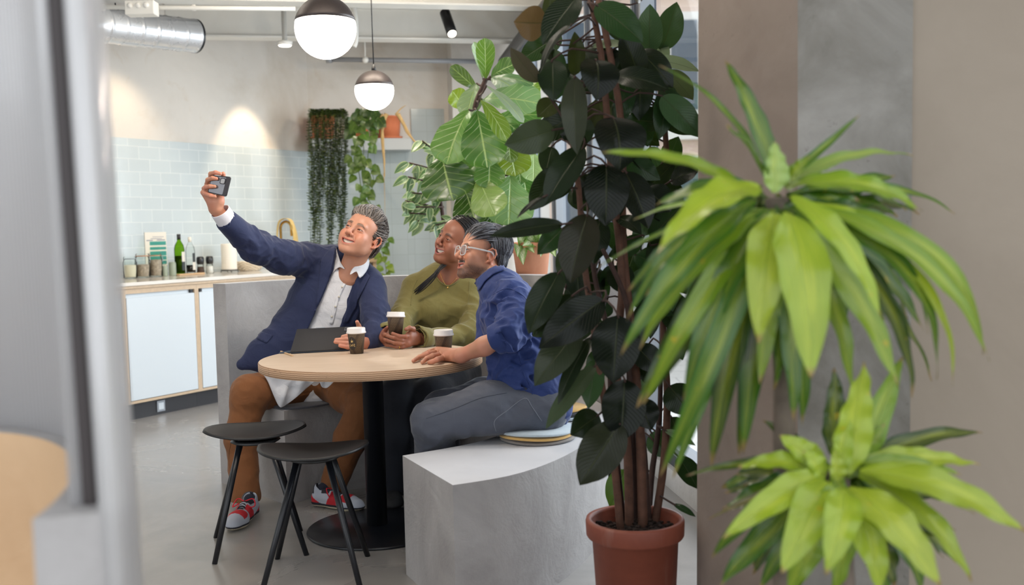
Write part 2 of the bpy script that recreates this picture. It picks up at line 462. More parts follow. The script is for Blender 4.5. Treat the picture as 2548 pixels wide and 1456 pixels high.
# concrete pillar and plaster wall at the right edge (closer to the camera)
A0, A1 = at(1738, 20, 3.05), at(1734, 1440, 3.05)
B0 = at(1985, 20, 2.62); B1 = at(1985, 1440, 2.62)
D0 = at(2272, 20, 2.44); D1 = at(2262, 1440, 2.44)
def colbox(name, mats, P0, P1, back):
    """leaning quad prism faces through photo corners: P0 list of tops, P1 list of bottoms"""
    mb = MB(); mb.smooth = False; n = len(P0); top = []; bot = []
    for a, b in zip(P0, P1):
        d = (a-b)/(a[2]-b[2]); top.append(b+d*(CEIL-b[2])); bot.append(b+d*(0-b[2]))
    tb = [(*(p[:2]+back), p[2]) for p in top]; bb = [(*(p[:2]+back), p[2]) for p in bot]
    for i in range(n-1):
        mb.mi = min(i, len(mats)-1); mb.add([bot[i], bot[i+1], top[i+1], top[i]], [(0, 1, 2, 3)])
    mb.mi = 0
    mb.add([bb[0], bot[0], top[0], tb[0]], [(0, 1, 2, 3)]); mb.mi = len(mats)-1
    mb.add([bot[-1], bb[-1], tb[-1], top[-1]], [(0, 1, 2, 3)]); mb.add([bb[0], bb[-1], tb[-1], tb[0]], [(0, 3, 2, 1)])
    return mb.build(name, mats)
struct(colbox('column_right', [M['column_warm'], M['column_grey']], [A0, B0, D0], [A1, B1, D1], np.array([0.14, 0.42])), 'square rough cast concrete pillar beside the window')
struct(quadwall('wall_right_front', D0[:2]+np.array([-0.02, 0.030]), (D0[0]+3.2, D0[1]-0.9), 0, CEIL, 0.15, nrm(np.array([-0.27, -0.96])), M['plaster_right']), 'plain beige plaster wall at the right')

# ceiling beams: white steel I beams parallel to the back wall
def ibeam(name, y_at, zb, label):
    s0 = None; P0 = np.array([-2.5, y_at, 0])
    # start on the kitchen wall
    A = np.array([[TB[0], -TW[0]], [TB[1], -TW[1]]]); t = np.linalg.solve(A, (WA-P0)[:2]); a = P0+TB*t[0]
    A = np.array([[TB[0], -WFD[0]], [TB[1], -WFD[1]]]); t = np.linalg.solve(A, (WF0-P0)[:2]); b = P0+TB*t[0]
    mb = MB(); mb.smooth = False; h = CEIL-zb-0.03
    for (o0, o1, z0, z1) in ((-0.075, 0.075, zb, zb+0.014), (-0.006, 0.006, zb+0.014, zb+h-0.014), (-0.075, 0.075, zb+h-0.014, zb+h)):
        pts = [a+NB*o0, b+NB*o0, b+NB*o1, a+NB*o1]; mb.prism([tuple(q[:2]) for q in pts], z0, z1)
    return struct(mb.build(name, M['white_paint']), label)
ibeam('beam_rear', 8.29, 2.90, 'white steel ceiling beam near the back wall')
ibeam('beam_front', 6.95, 2.90, 'white steel ceiling beam nearer the camera')
ibeam('beam_near', 5.5, 2.90, 'white steel ceiling beam over the booth')

# outside: pavement and a pale building across the street
M['pave'] = tile_mat('pale_paving', srgb(196, 194, 190), srgb(170, 168, 164), 0.6, 0.4, 0.5, 0.8, 0.01)
mb = MB(); mb.smooth = False
mb.add([(-6, -3, -0.14), (40, -3, -0.14), (40, 45, -0.14), (-6, 45, -0.14)], [(0, 1, 2, 3)], [(-6, -3), (40, -3), (40, 45), (-6, 45)])
struct(mb.build('pavement', M['pave']), 'pale street paving outside the windows')
M['facade'] = plain('pinkish_render', srgb(222, 196, 180), 0.8, 0, 1, 0.06)
M['facade_w'] = plain('pale_render', srgb(236, 232, 226), 0.8)
M['dark_glass'] = plain('dark_window_glass', srgb(70, 84, 98), 0.15)
bld = thing('building', 'pale pink and cream street building seen through the window front', 'building', (5.5, 26, -0.14))
mb = MB(); mb.smooth = False; mb.box((-8, 24, -0.14), (26, 34, 15)); mb.build('facade', M['facade'], bld)
for i in range(11):
    for j in range(4):
        x = -6.5+i*2.6; z = 0.6+j*3.4
        f = MB(); f.smooth = False; f.box((x-0.12, 23.88, z-0.12), (x+1.42, 24.0, z+2.3)); w = f.build('window', M['facade_w'], bld)
        f = MB(); f.smooth = False; f.box((x, 23.84, z), (x+0.62, 23.9, z+2.1)); f.box((x+0.68, 23.84, z), (x+1.3, 23.9, z+2.1)); f.build('pane', M['dark_glass'], w)
for j in range(4):
    f = MB(); f.smooth = False; z = 3.3+j*3.4; f.box((-8, 23.8, z), (26, 24.0, z+0.25)); f.build('cornice', M['facade_w'], bld)
# ============================================================ kitchen run
M['ply'] = plain('birch_plywood_edge', srgb(202, 178, 150), 0.5, 0, 30, 0.08)
M['white_lam'] = plain('white_laminate', srgb(214, 222, 228), 0.35)
M['worktop'] = plain('white_stone_worktop', srgb(226, 218, 208), 0.12, 0, 8, 0.02)
M['kick'] = plain('dark_plinth', srgb(36, 36, 40), 0.4)
WT = 0.9705
PF = np.array([-2.63, 6.94, 0])
S0F = float(np.dot(PF-WA, TW)); OUTF = float(np.dot(PF-WA, NW))
RW = math.atan2(TW[1], TW[0])
def kmat(s, out, z): # local frame: x along the wall, y out of the wall (towards the wall is +y), z up
    p = wl(s, out, z); return p
def cabinet(sa, sb, doors, label, group=None):
    o0 = wl(sa, OUTF); t = thing('base_cabinet', label, 'cabinet', (o0[0], o0[1], 0), RW, group)
    L = sb-sa; d = OUTF-0.03; g = 0.004
    # local: x 0..L, y 0 (front) .. d (wall)
    mb = MB(); mb.smooth = False
    mb.box((0, 0.0, 0.12), (0.018, d, 0.925)); mb.box((L-0.018, 0.0, 0.12), (L, d, 0.925))
    mb.box((0.018, 0.0, 0.12), (L-0.018, d, 0.138)); mb.box((0.018, 0.0, 0.89), (L-0.018, d, 0.925)); mb.box((0.018, d-0.01, 0.138), (L-0.018, d, 0.89))
    mb.build('carcass', M['ply'], t, world=False)
    mb = MB(); mb.smooth = False; mb.box((0.0, 0.05, 0.0), (L, 0.07, 0.12)); mb.build('plinth', M['kick'], t, world=False)
    mb = MB(); mb.smooth = False
    mb.box((0.018+g, -0.002, 0.138+g), (L-0.018-g, 0.016, 0.862)); mb.build('door', M['white_lam'], t, world=False, bevel=0.0015)
    mb = MB(); mb.smooth = False; mb.box((0.02, 0.02, 0.855), (L-0.02, 0.03, 0.89)); mb.build('finger_pull', M['white_lam'], t, world=False)
    mb = MB(); mb.smooth = False; x = 0.03 if doors == 'l' else L-0.055
    mb.box((x, 0.002, 0.864), (x+0.022, 0.018, 0.889)); mb.build('latch', M['black'], t, world=False)
    return t
cs = [S0F-2.3, S0F-1.7, S0F-1.05, S0F-0.10, S0F+0.538, S0F+1.113, S0F+1.70, S0F+2.0]
labs = ['white fronted plywood base cabinet hidden left of the polycarbonate screen', 'white fronted plywood base cabinet partly behind the screen', 'white base cabinet seen through the translucent screen',
        'wide white fronted plywood cabinet fully in view beside the screen, below the glass jars', 'white cabinet just left of the booth wall, under the pepper mills',
        'white plywood cabinet behind the booth wall, under the paper roll', 'narrow white cabinet in the wall corner, behind the man in the blazer']
for k in range(2, 7): cabinet(cs[k], cs[k+1]-0.001, 'r' if k == 3 else 'l', labs[k], 'kitchen base cabinets')
# worktop: white slab on a plywood rail, turning along the back wall
mb = MB(); mb.smooth = False
a = wl(cs[2], OUTF+0.02); b = wl(2.36, OUTF+0.02); c2 = wl(2.36, 0.03); d = wl(cs[2], 0.03)
mb.prism([tuple(p[:2]) for p in (a, b, c2, d)], 0.945, WT-0.0005)
mb.mi = 1; a2 = wl(cs[2], OUTF+0.01); b2 = wl(2.36, OUTF+0.01)
mb.prism([tuple(p[:2]) for p in (a2, b2, c2, d)], 0.925, 0.945)
tag(mb.build('worktop', [M['worktop'], M['ply']], bevel=0.002), 'long white kitchen worktop edged with pale plywood below the tiled wall', 'worktop')
# socket in the plinth
def on_front(px, z, out): 
    k = at(px, 1000, 1.0)[0]; P = WA + NW*(OUTF+out)
    s = (k*P[1]-P[0])/(TW[0]-k*TW[1]); return wl(s, OUTF+out, z), s
p, s = on_front(399, 0.06, -0.05)
t = thing('power_socket', 'small grey power socket set in the black plinth under the wide cabinet', 'socket', p, RW)
mb = MB(); mb.smooth = False; mb.box((-0.035, -0.008, -0.04), (0.035, 0.001, 0.04)); mb.build('cover', M['alu'], t, world=False, bevel=0.002)
mb = MB(); mb.smooth = False; mb.box((-0.022, -0.010, -0.024), (0.022, -0.008, 0.024)); mb.build('insert', M['white_lam'], t, world=False)

def on_top(px, py):   # a spot on the worktop, some way off the tiles
    return wl(wl_px(px, 0.24), 0.24, WT)
M['clear'] = None
def clear_glass(name, tint, rough=0.02, amt=0.35, ior=1.45):
    t = NT(name); t.n.remove(t.b)
    tr = t.node('ShaderNodeBsdfTransparent'); tr.inputs['Color'].default_value = (*tint, 1)
    gl = t.node('ShaderNodeBsdfGlossy'); gl.inputs['Roughness'].default_value = rough; gl.inputs['Color'].default_value = (0.95, 0.95, 0.95, 1)
    lw = t.node('ShaderNodeLayerWeight'); lw.inputs['Blend'].default_value = amt
    mx = t.node('ShaderNodeMixShader'); t.link(lw.outputs['Fresnel'], mx.inputs[0]); t.link(tr.outputs[0], mx.inputs[1]); t.link(gl.outputs[0], mx.inputs[2])
    t.link(mx.outputs[0], t.out.inputs['Surface']); return t.m
M['clear'] = clear_glass('clear_jar_glass', (0.95, 0.97, 0.96), amt=0.10)
M['green_glass'] = clear_glass('green_bottle_glass', (0.40, 0.62, 0.10), amt=0.12)
M['oil'] = plain('olive_oil', srgb(58, 66, 8), 0.1)
M['flour'] = plain('cream_flour', srgb(226, 214, 190), 0.9)
M['nuts'] = plain('pale_nuts', srgb(178, 158, 140), 0.8, 0, 60, 0.35)
M['copper'] = plain('copper_lid', srgb(206, 150, 118), 0.3, 0.6)
M['sage'] = plain('sage_ceramic', srgb(150, 160, 142), 0.5)
M['paper'] = plain('white_paper', srgb(236, 228, 214), 0.9)
M['teal'] = plain('teal_print', srgb(64, 150, 138), 0.7)
M['grey_print'] = plain('grey_print', srgb(150, 150, 160), 0.7)
M['wood'] = plain('light_wood', srgb(206, 172, 132), 0.5, 0, 40, 0.1)
M['mill_black'] = plain('black_plastic', srgb(24, 24, 26), 0.3)
M['salt'] = plain('white_salt', srgb(230, 226, 220), 0.8)
M['pepper'] = plain('pepper_corns', srgb(70, 52, 42), 0.8, 0, 90, 0.4)
M['brass'] = plain('brass', srgb(200, 160, 82), 0.2, 0.9)
M['yellow_cloth'] = plain('mustard_cloth', srgb(206, 178, 116), 0.9, 0, 8, 0.08)
M['wicker'] = plain('pale_wicker', srgb(214, 200, 178), 0.8, 0, 20, 0.15)
M['label_w'] = plain('bottle_label_white', srgb(216, 210, 198), 0.6)
M['label_d'] = plain('bottle_label_dark', srgb(40, 46, 48), 0.6)
def jar(px, py, r, h, fill, label, group=None, fh=0.6, lid='copper', nm='glass_jar'):
    p = on_top(px, py); t = thing(nm, label, 'jar', (p[0], p[1], WT), 0, group)
    mb = MB(); mb.lathe([(r*0.9, 0.0), (r, 0.006), (r, h*0.72), (r*0.86, h*0.84), (r*0.86, h*0.9), (r*0.83, h*0.9), (r*0.83, h*0.84), (r*0.96, h*0.71), (r*0.96, 0.008), (0, 0.008)], n=28); mb.build('glass', M['clear'], t, world=False)
    mb = MB(); n = 28; mb.lathe([(r*0.92, 0.012), (r*0.94, 0.02), (r*0.94, h*fh*0.95), (r*0.8, h*fh), (0, h*fh*1.02)], n=n); mb.build('contents', fill, t, world=False)
    if fill is M['nuts']:
        for k in range(40):
            pass
    mb = MB(); mb.lathe([(r*0.9, h*0.9), (r*0.9, h*0.96), (r*0.84, h), (0, h)], n=28); mb.build('lid', M['clear'], t, world=False)
    mb = MB(); mb.lathe([(r*0.88, h*0.885), (r*0.93, h*0.895), (r*0.93, h*0.915), (r*0.88, h*0.92)], n=28, caps=False); mb.build('seal_ring', M[lid], t, world=False)
    mb = MB(); mb.tube([(r*0.93, 0, h*0.9), (r*1.12, 0, h*0.8), (r*1.06, 0, h*0.62), (r*0.99, 0, h*0.66)], 0.0022, 6); mb.build('clasp', M['alu'], t, world=False)
    return t
jar(321, 687, 0.052, 0.165, M['flour'], 'glass clip jar of cream flour nearest the screen on the worktop', fh=0.62, lid='alu')
jar(353, 684, 0.055, 0.185, M['nuts'], 'glass clip jar half full of pale husks, middle of three jars', fh=0.55)
jar(385, 682, 0.052, 0.185, M['nuts'], 'glass clip jar of light nuts beside the small sage canister', fh=0.72)
def canister(px, py, r, h, label, knob):
    p = on_top(px, py); t = thing('canister', label, 'canister', (p[0], p[1], WT))
    mb = MB(); mb.lathe([(r*0.96, 0), (r, 0.004), (r, h-0.004), (r*0.97, h)], n=24); mb.build('body', M['sage'], t, world=False)
    mb = MB(); mb.lathe([(r*0.9, h), (r*0.92, h+0.008), (0, h+0.01)], n=24)
    if knob: mb.ball((0, 0, h+0.026), 0.017, 14, 8)
    mb.build('lid', M['clear'] if knob else M['sage'], t, world=False)
canister(407, 679, 0.024, 0.08, 'small sage green canister with a round glass stopper', True)
canister(427, 677, 0.028, 0.10, 'taller sage green canister left of the olive oil bottle', False)
def bottle(px, py, r, h, glass, fill, fh, label, cap, lab_col, ry=0.0):
    p = on_top(px, py); t = thing('glass_bottle', label, 'bottle', (p[0], p[1], WT+0.014), RW)
    nk = 0.30*r; sh = h*0.62
    pr = [(r*0.92, 0), (r, 0.006), (r, sh), (r*0.85, sh+0.03), (nk*1.3, sh+0.065), (nk, sh+0.08), (nk, h*0.93)]
    mb = MB(); mb.lathe(pr, n=28); mb.build('glass', glass, t, world=False)
    mb = MB(); mb.lathe([(r*0.9, 0.006), (r*0.93, fh*h)], n=24); mb.build('liquid', fill, t, world=False)
    mb = MB(); mb.lathe([(nk*1.25, h*0.86), (nk*1.25, h), (0, h)], n=18); mb.build('cap', cap, t, world=False)
    # wrapped label on the room side
    mb = MB(); n = 10; vs = []; fs = []; rr = r*1.012
    for z in (h*0.08, h*0.3, h*0.55):
        for k in range(n+1):
            a = -PI/2-0.75+1.5*k/n + 0.5; vs.append((rr*math.cos(a), rr*math.sin(a), z))
    for j in range(2):
        for k in range(n): fs.append((j*(n+1)+k, j*(n+1)+k+1, (j+1)*(n+1)+k+1, (j+1)*(n+1)+k))
    mb.add(vs, fs[:n]); mb.mi = 1; mb.f += [tuple(f) for f in fs[n:]]; mb.m += [1]*n; mb.sm += [True]*n
    mb.build('paper_label', lab_col, t, world=False)
# wooden board under the bottles
pb_ = on_top(466, 674)
t = thing('wooden_board', 'small light wooden serving board under the two bottles', 'board', (pb_[0], pb_[1], WT), RW)
mb = MB(); mb.smooth = False; mb.box((-0.13, -0.05, 0), (0.13, 0.05, 0.013)); mb.build('board', M['wood'], t, world=False, bevel=0.005)
bottle(446, 672, 0.040, 0.315, M['green_glass'], M['oil'], 0.45, 'tall green glass olive oil bottle with a black cap', M['mill_black'], [M['label_d'], M['label_w']])
bottle(473, 671, 0.036, 0.29, M['clear'], plain('dark_vinegar', srgb(24, 18, 16), 0.1), 0.22, 'clear glass vinegar bottle with a pale stopper, nearly empty', M['paper'], [M['label_w'], M['label_d']])
def mill(px, py, fill, label):
    p = on_top(px, py); t = thing('spice_mill', label, 'mill', (p[0], p[1], WT))
    mb = MB(); mb.lathe([(0.030, 0), (0.032, 0.004), (0.024, 0.078)], n=24); mb.build('glass', M['clear'], t, world=False)
    mb = MB(); mb.lathe([(0.029, 0.004), (0.0245, 0.06)], n=20); mb.build('contents', fill, t, world=False)
    mb = MB(); mb.lathe([(0.024, 0.078), (0.029, 0.085), (0.031, 0.11), (0.029, 0.135), (0.020, 0.142), (0, 0.142)], n=24); mb.build('grinder_top', M['mill_black'], t, world=False)
mill(497, 671, M['pepper'], 'black topped glass pepper mill, left of the salt mill')
mill(520, 670, M['salt'], 'black topped glass salt mill filled with white salt')
p = on_top(569, 667)
t = thing('paper_towel_roll', 'white kitchen paper roll upright on a black wire stand', 'paper roll', (p[0], p[1], WT))
mb = MB(); mb.lathe([(0.0, 0.02), (0.062, 0.02), (0.064, 0.03), (0.064, 0.235), (0.060, 0.24), (0.02, 0.24), (0.02, 0.2)], n=36); mb.build('roll', M['paper'], t, world=False)
mb = MB(); mb.lathe([(0.072, 0.012), (0.074, 0.016), (0.070, 0.02), (0.0, 0.018)], n=30)
for k in range(4):
    a = k*PI/2+0.5; mb.tube([(0.068*math.cos(a), 0.068*math.sin(a), 0.014), (0.072*math.cos(a), 0.072*math.sin(a), 0.0)], 0.003, 6)
mb.build('stand', M['black'], t, world=False)
# woven bowl
p = on_top(618, 664); t = thing('wicker_bowl', 'low pale woven wicker basket beside the paper roll', 'basket', (p[0], p[1], WT))
mb = MB()
for k in range(7):
    z = 0.011+k*0.011; r = 0.075+0.05*math.sin(min(1, (k+1)/7)*PI/2)
    mb.tube([(r*math.cos(a)+0.003*math.sin(9*a), r*math.sin(a), z+0.003*math.sin(14*a+k*PI)) for a in np.linspace(0, 2*PI, 57)], 0.006, 5, caps=False)
mb.lathe([(0.08, 0), (0.08, 0.006), (0, 0.006)], n=24); mb.build('weave', M['wicker'], t, world=False)
# calendar card against the wall
s = wl_px(389, 0.02); p = wl(s, 0.016, 1.18)
t = thing('wall_card', 'printed sheet with teal stripes taped on the tiles above the jars', 'poster', p, RW)
mb = MB(); mb.smooth = False; mb.box((-0.105, -0.002, -0.14), (0.105, 0.0, 0.14)); mb.build('sheet', M['paper'], t, world=False)
mb = MB(); mb.smooth = False
for z0, z1, x0 in ((0.035, 0.065, -0.06), (-0.002, 0.02, -0.06), (-0.05, -0.015, -0.06), (-0.085, -0.055, -0.06), (-0.12, -0.092, -0.06)):
    mb.box((x0, -0.003, z0), (0.098, -0.002, z1))
mb.mi = 1; mb.box((-0.09, -0.003, 0.07), (-0.03, -0.002, 0.078)); mb.box((-0.05, -0.003, 0.085), (0.06, -0.002, 0.09)); mb.box((-0.03, -0.003, 0.10), (0.08, -0.002, 0.104)); mb.box((0.01, -0.003, 0.072), (0.09, -0.002, 0.08))
mb.build('print', [M['teal'], M['grey_print']], t, world=False)
# brass tap with a cloth hung over it
p = on_top(700, 662); t = thing('brass_tap', 'arched brass kitchen tap on a black base near the corner', 'tap', (p[0], p[1], WT))
mb = MB(); pts = [(0, 0, 0.03), (0, 0, 0.36)] + [(-0.0+0.055*(1-math.cos(a)), -0.03*(1-math.cos(a)), 0.36+0.06*math.sin(a)) for a in np.linspace(0.2, PI, 9)] + [(0.11, -0.06, 0.29)]
mb.tube(pts, 0.012, 12); mb.build('spout', M['brass'], t, world=False)
mb = MB(); mb.lathe([(0.024, 0), (0.024, 0.03), (0.014, 0.034), (0.014, 0.05)], n=20); mb.build('base', M['black'], t, world=False)
t2 = thing('cleaning_cloth', 'crumpled mustard cloth draped over the brass tap', 'cloth', (p[0], p[1], WT+0.07))
mb = MB(); vs = []; fs = []; nu, nv = 14, 16
for j in range(nv+1):
    for i in range(nu+1):
        u = i/nu-0.5; v = j/nv*2-1; a = v*1.7
        x = 0.055+0.088*math.sin(a)*(1+0.25*u) + 0.008*math.sin(9*u+2*v); z = 0.378-0.085*(1-math.cos(a))-max(0, abs(v)-0.45)*0.22 - 0.03*max(0, v-0.3)
        y = -0.03+u*0.11*(1-0.3*abs(v)) + 0.014*math.sin(7*u+5*v)-0.02*v
        vs.append((x, y, z))
for j in range(nv):
    for i in range(nu): fs.append((j*(nu+1)+i, j*(nu+1)+i+1, (j+1)*(nu+1)+i+1, (j+1)*(nu+1)+i))
mb.add(vs, fs); mb.build('fabric', M['yellow_cloth'], t2, world=False, solid=0.004, subsurf=1)
# glass tumblers near the corner
for k, (px, py, lb) in enumerate(((826, 646, 'left one of two clear tumblers on the worktop corner'), (846, 645, 'right one of two clear tumblers on the worktop corner'))):
    p = on_top(px, py+12); t = thing('glass_tumbler', lb, 'glass', (wl(2.0+0.14*k, 0.25)[0], wl(2.0+0.14*k, 0.25)[1], WT), 0, 'clear tumblers')
    mb = MB(); mb.lathe([(0.03, 0), (0.038, 0.13), (0.035, 0.13), (0.028, 0.008), (0, 0.008)], n=20); mb.build('glass', M['clear'], t, world=False)
# wooden ledge on the back wall
s0, s1 = bw_px(872), bw_px(948)
t = thing('wall_ledge', 'pale wooden ledge on the tiled back wall behind the man in the blazer', 'shelf', bw(s0, 0.02, 0.99), math.atan2(TB[1], TB[0]))
mb = MB(); mb.smooth = False; L = s1-s0; mb.box((0, -0.22, 0), (L, 0, 0.055)); mb.build('board', M['wood'], t, world=False, bevel=0.01)
mb = MB(); mb.smooth = False; mb.box((L-0.1, -0.16, -0.14), (L-0.07, 0, 0)); mb.box((0.07, -0.16, -0.14), (0.1, 0, 0)); mb.build('bracket', M['wood'], t, world=False)

# ============================================================ ceiling services
M['duct'] = None
t_ = NT('galvanised_duct'); v = t_.coord('World'); t_.set(Base_Color=srgb(222, 224, 228), Metallic=0.55, Roughness=t_.math('ADD', t_.math('MULTIPLY', t_.noise(v, 3, 5), 0.25), 0.15)); t_.bump(t_.noise(v, 4, 3), 0.25, 0.02); M['duct'] = t_.m
A = at(215, 58, 6.9); B = at(485, 90, 7.6); dv = nrm(B-A); L = np.linalg.norm(B-A)
t = thing('ventilation_duct', 'round galvanised spiral duct hanging at the top left', 'duct', A)
mb = MB(); pts = []; rr = []; n = 120
for i in range(n+1):
    u = i/n; pts.append(A+dv*L*u); ph = (u*7.2) % 1.0; rr.append(0.122+(0.004 if ph < 0.10 else 0))
mb.tube(pts, rr, 40, caps=False); mb.build('duct_pipe', M['duct'], t)
mb = MB(); mb.tube([B-dv*0.012, B+dv*0.004], 0.127, 40, caps=False); mb.tube([B-dv*0.25, B-dv*0.245], 0.11, 30); mb.build('end_ring', M['black_metal'], t)
mb = MB(); x, y, z = frame(dv)
mb.smooth = False
q = A+dv*L*0.60-np.array([0, 0, 0.115]); 
sidev = nrm(np.cross(dv, (0, 0, 1)))
mb.add([q+dv*a*0.28+sidev*b*0.045+np.array([0, 0, c]) for c in (0.0, 0.02) for a, b in ((-1, -1), (1, -1), (1, 1), (-1, 1))], [(0, 1, 2, 3), (4, 7, 6, 5), (0, 4, 5, 1), (1, 5, 6, 2), (2, 6, 7, 3), (3, 7, 4, 0)])
mb.build('air_grille', M['alu'], t)
hp = at(287, 45, 7.05)
t = thing('duct_hanger', 'black beam clamp and wire holding the silver duct', 'bracket', (hp[0], hp[1], hp[2]))
mb = MB(); mb.smooth = False; mb.box((hp[0]-0.035, hp[1]-0.03, 2.93), (hp[0]+0.035, hp[1]+0.03, 3.05)); mb.tube([(hp[0], hp[1], 2.96), (hp[0]+0.01, hp[1], hp[2]+0.02)], 0.005, 6)
mb.build('clamp', M['black'], t)
mb = MB(); mb.tube([hp+np.array([-0.05, -0.01, -0.08]), hp+np.array([0.0, 0, 0.0]), hp+np.array([0.03, 0.0, -0.06])], 0.005, 6); mb.tube([hp+np.array([-0.075, -0.02, -0.03]), hp+np.array([0.06, -0.02, -0.03])], 0.007, 6); mb.build('wire_loop', M['alu'], t)
# surface conduit with a junction box on the front beam
yb = 6.75
p = at(355, 22, 6.6)
t = thing('junction_box', 'white junction box with three round glands beside the silver duct', 'electrical box', p)
mb = MB(); mb.smooth = False; mb.box(p+np.array([-0.10, -0.05, -0.045]), p+np.array([0.09, 0.05, 0.045])); mb.build('box', M['white_paint'], t, bevel=0.006)
for k in range(3):
    mb = MB(); mb.ball(p+np.array([-0.062+k*0.052, -0.052, 0.012]), 0.019, 14, 8); mb.build('gland', M['white_paint'], t)
q0 = at(250, 18, 6.6); q1 = at(735, 22, 6.85)
mb = MB(); mb.tube([q0, q1], 0.014, 10)
for px in (255, 385, 482): c_ = at(px, 19, 6.62+(px-250)/485*0.25); mb.tube([c_-np.array([0.012, 0, 0]), c_+np.array([0.012, 0, 0])], 0.021, 10)
tag(mb.build('conduit', M['white_paint']), 'thin white electrical conduit running from the junction box along the ceiling', 'conduit')
# grey pipe on the back wall
q0 = at(812, 148, 9.2); q1 = at(1195, 153, 9.35)
t = thing('water_pipe', 'grey horizontal plastic pipe high on the back wall', 'pipe', q0)
mb = MB(); mb.tube([q0, q1], 0.022, 12); mb.tube([q0-np.array([0.0, 0, 0]), q0+np.array([0.05, 0, 0])], 0.034, 12); mb.build('pipe', M['pipe'], t)
mb = MB(); h = at(909, 149, 9.2); mb.tube([h+np.array([0, 0, -0.01]), np.array([h[0], h[1], CEIL])], 0.006, 6); mb.ball(h, 0.03, 12, 8); mb.build('pipe_clip', M['white_paint'], t)

# ============================================================ lamps
def emis(name, col, st):
    t = NT(name); t.set(Base_Color=(0.9, 0.88, 0.89), Roughness=0.4); t.b.inputs['Emission Color'].default_value = (*col, 1); t.b.inputs['Emission Strength'].default_value = st; return t.m
M['globe'] = emis('lit_opal_glass', (1.0, 0.90, 0.78), 4.2)
M['spot_lit'] = emis('lit_spot_lens', (1.0, 0.86, 0.66), 9)
M['cap'] = plain('dark_bronze_cap', srgb(66, 58, 56), 0.4, 0.3, 120, 0.1)
def pendant(px, py, Y, r, label):
    p = at(px, py, Y); t = thing('pendant_lamp', label, 'pendant lamp', p, 0, 'half dark globe pendants')
    zc = 0.22*r
    pr = []
    for k in range(17):
        a = -PI/2+(PI/2+math.asin(0.22))*k/16; pr.append((r*math.cos(a), r*math.sin(a)))
    mb = MB(); mb.lathe(pr, n=40, caps=False); mb.build('opal_globe', M['globe'], t, world=False)
    pr = []; R = r*1.015
    for k in range(13):
        a = math.asin(0.22)+(PI/2-math.asin(0.22))*k/12; pr.append((max(0.0, R*math.cos(a)), R*math.sin(a)))
    pr.insert(0, (pr[0][0]-0.004, pr[0][1]))
    mb = MB(); mb.lathe(pr, n=40, caps=False); mb.build('metal_cap', M['cap'], t, world=False)
    mb = MB(); mb.lathe([(0.016, R-0.003), (0.014, R+0.012), (0.008, R+0.035), (0.004, R+0.04)], n=16); mb.build('cord_grip', M['black'], t, world=False)
    mb = MB(); mb.tube([(0, 0, R+0.03), (-0.004, 0, CEIL-p[2]-0.03)], 0.0035, 8); mb.build('cord', M['black'], t, world=False)
    mb = MB(); mb.lathe([(0.05, CEIL-p[2]-0.03), (0.05, CEIL-p[2]-0.001)], n=24); mb.build('ceiling_rose', M['black'], t, world=False)
    l = bpy.data.lights.new('pendant_glow', 'POINT'); l.energy = 16; l.color = (1, 0.86, 0.7); l.shadow_soft_size = r
    lo = bpy.data.objects.new('pendant_glow', l); C.objects.link(lo); lo.parent = t; lo.location = (0, 0, -r*1.02-0.02); l.shadow_soft_size = 0.05
pendant(810, 70, 4.12, 0.125, 'large looking globe pendant over the table, nearer the camera')
pendant(931.5, 225, 6.45, 0.125, 'globe pendant hanging further back on a long cord')
# black track spot under the rear beam
p0, p1 = at(1107, 32, 8.1), at(1125, 84, 7.95)
t = thing('spotlight', 'black cylindrical spotlight tilted down from the ceiling', 'spotlight', p0)
mb = MB(); mb.tube([p0, p1], 0.042, 24); mb.build('housing', M['black'], t)
SPD = dv = nrm(p1-p0); SPP = p1; mb = MB(); mb.tube([p1-dv*0.002, p1+dv*0.003], 0.034, 20); mb.build('lens', M['spot_lit'], t)
mb = MB(); mb.tube([p0+np.array([0.01, 0, 0.1]), (p0+p1)/2], 0.012, 8); mb.tube([(p0[0]+0.01, p0[1], p0[2]+0.08), (p0[0]+0.01, p0[1], CEIL)], 0.012, 8); mb.build('stem', M['black'], t)
# small lit downlight by the kitchen wall, and its light on the wall
p = at(709, 113, 7.9)
t = thing('downlight', 'small glowing white downlight under the rear beam', 'downlight', p)
mb = MB(); mb.lathe([(0.055, 0.0), (0.06, 0.03), (0.02, 0.035), (0.02, CEIL-p[2])], n=24); mb.build('housing', M['white_paint'], t, world=False)
mb = MB(); mb.lathe([(0.045, -0.006), (0.05, 0.0), (0, 0.0)], n=24); mb.build('lens', M['spot_lit'], t, world=False)
def spot(loc, tgt, power, ang, blend=0.6, col=(1, 0.78, 0.52), r=0.03):
    l = bpy.data.lights.new('spot_beam', 'SPOT'); l.energy = power; l.spot_size = math.radians(ang); l.spot_blend = blend; l.color = col; l.shadow_soft_size = r
    o = bpy.data.objects.new('spot_beam', l); C.objects.link(o); o.location = tuple(loc); o.rotation_euler = (Vector(tgt)-Vector(loc)).to_track_quat('-Z', 'Y').to_euler(); return o
sw = wl_px(622)
spot(wl(sw-0.05, 0.42, 2.85), wl(sw+0.02, 0.0, 1.4), 42, 58, 0.5)
sw = wl_px(300)
spot(wl(sw, 0.5, 2.9), wl(sw, 0.0, 1.6), 22, 75, 0.8)

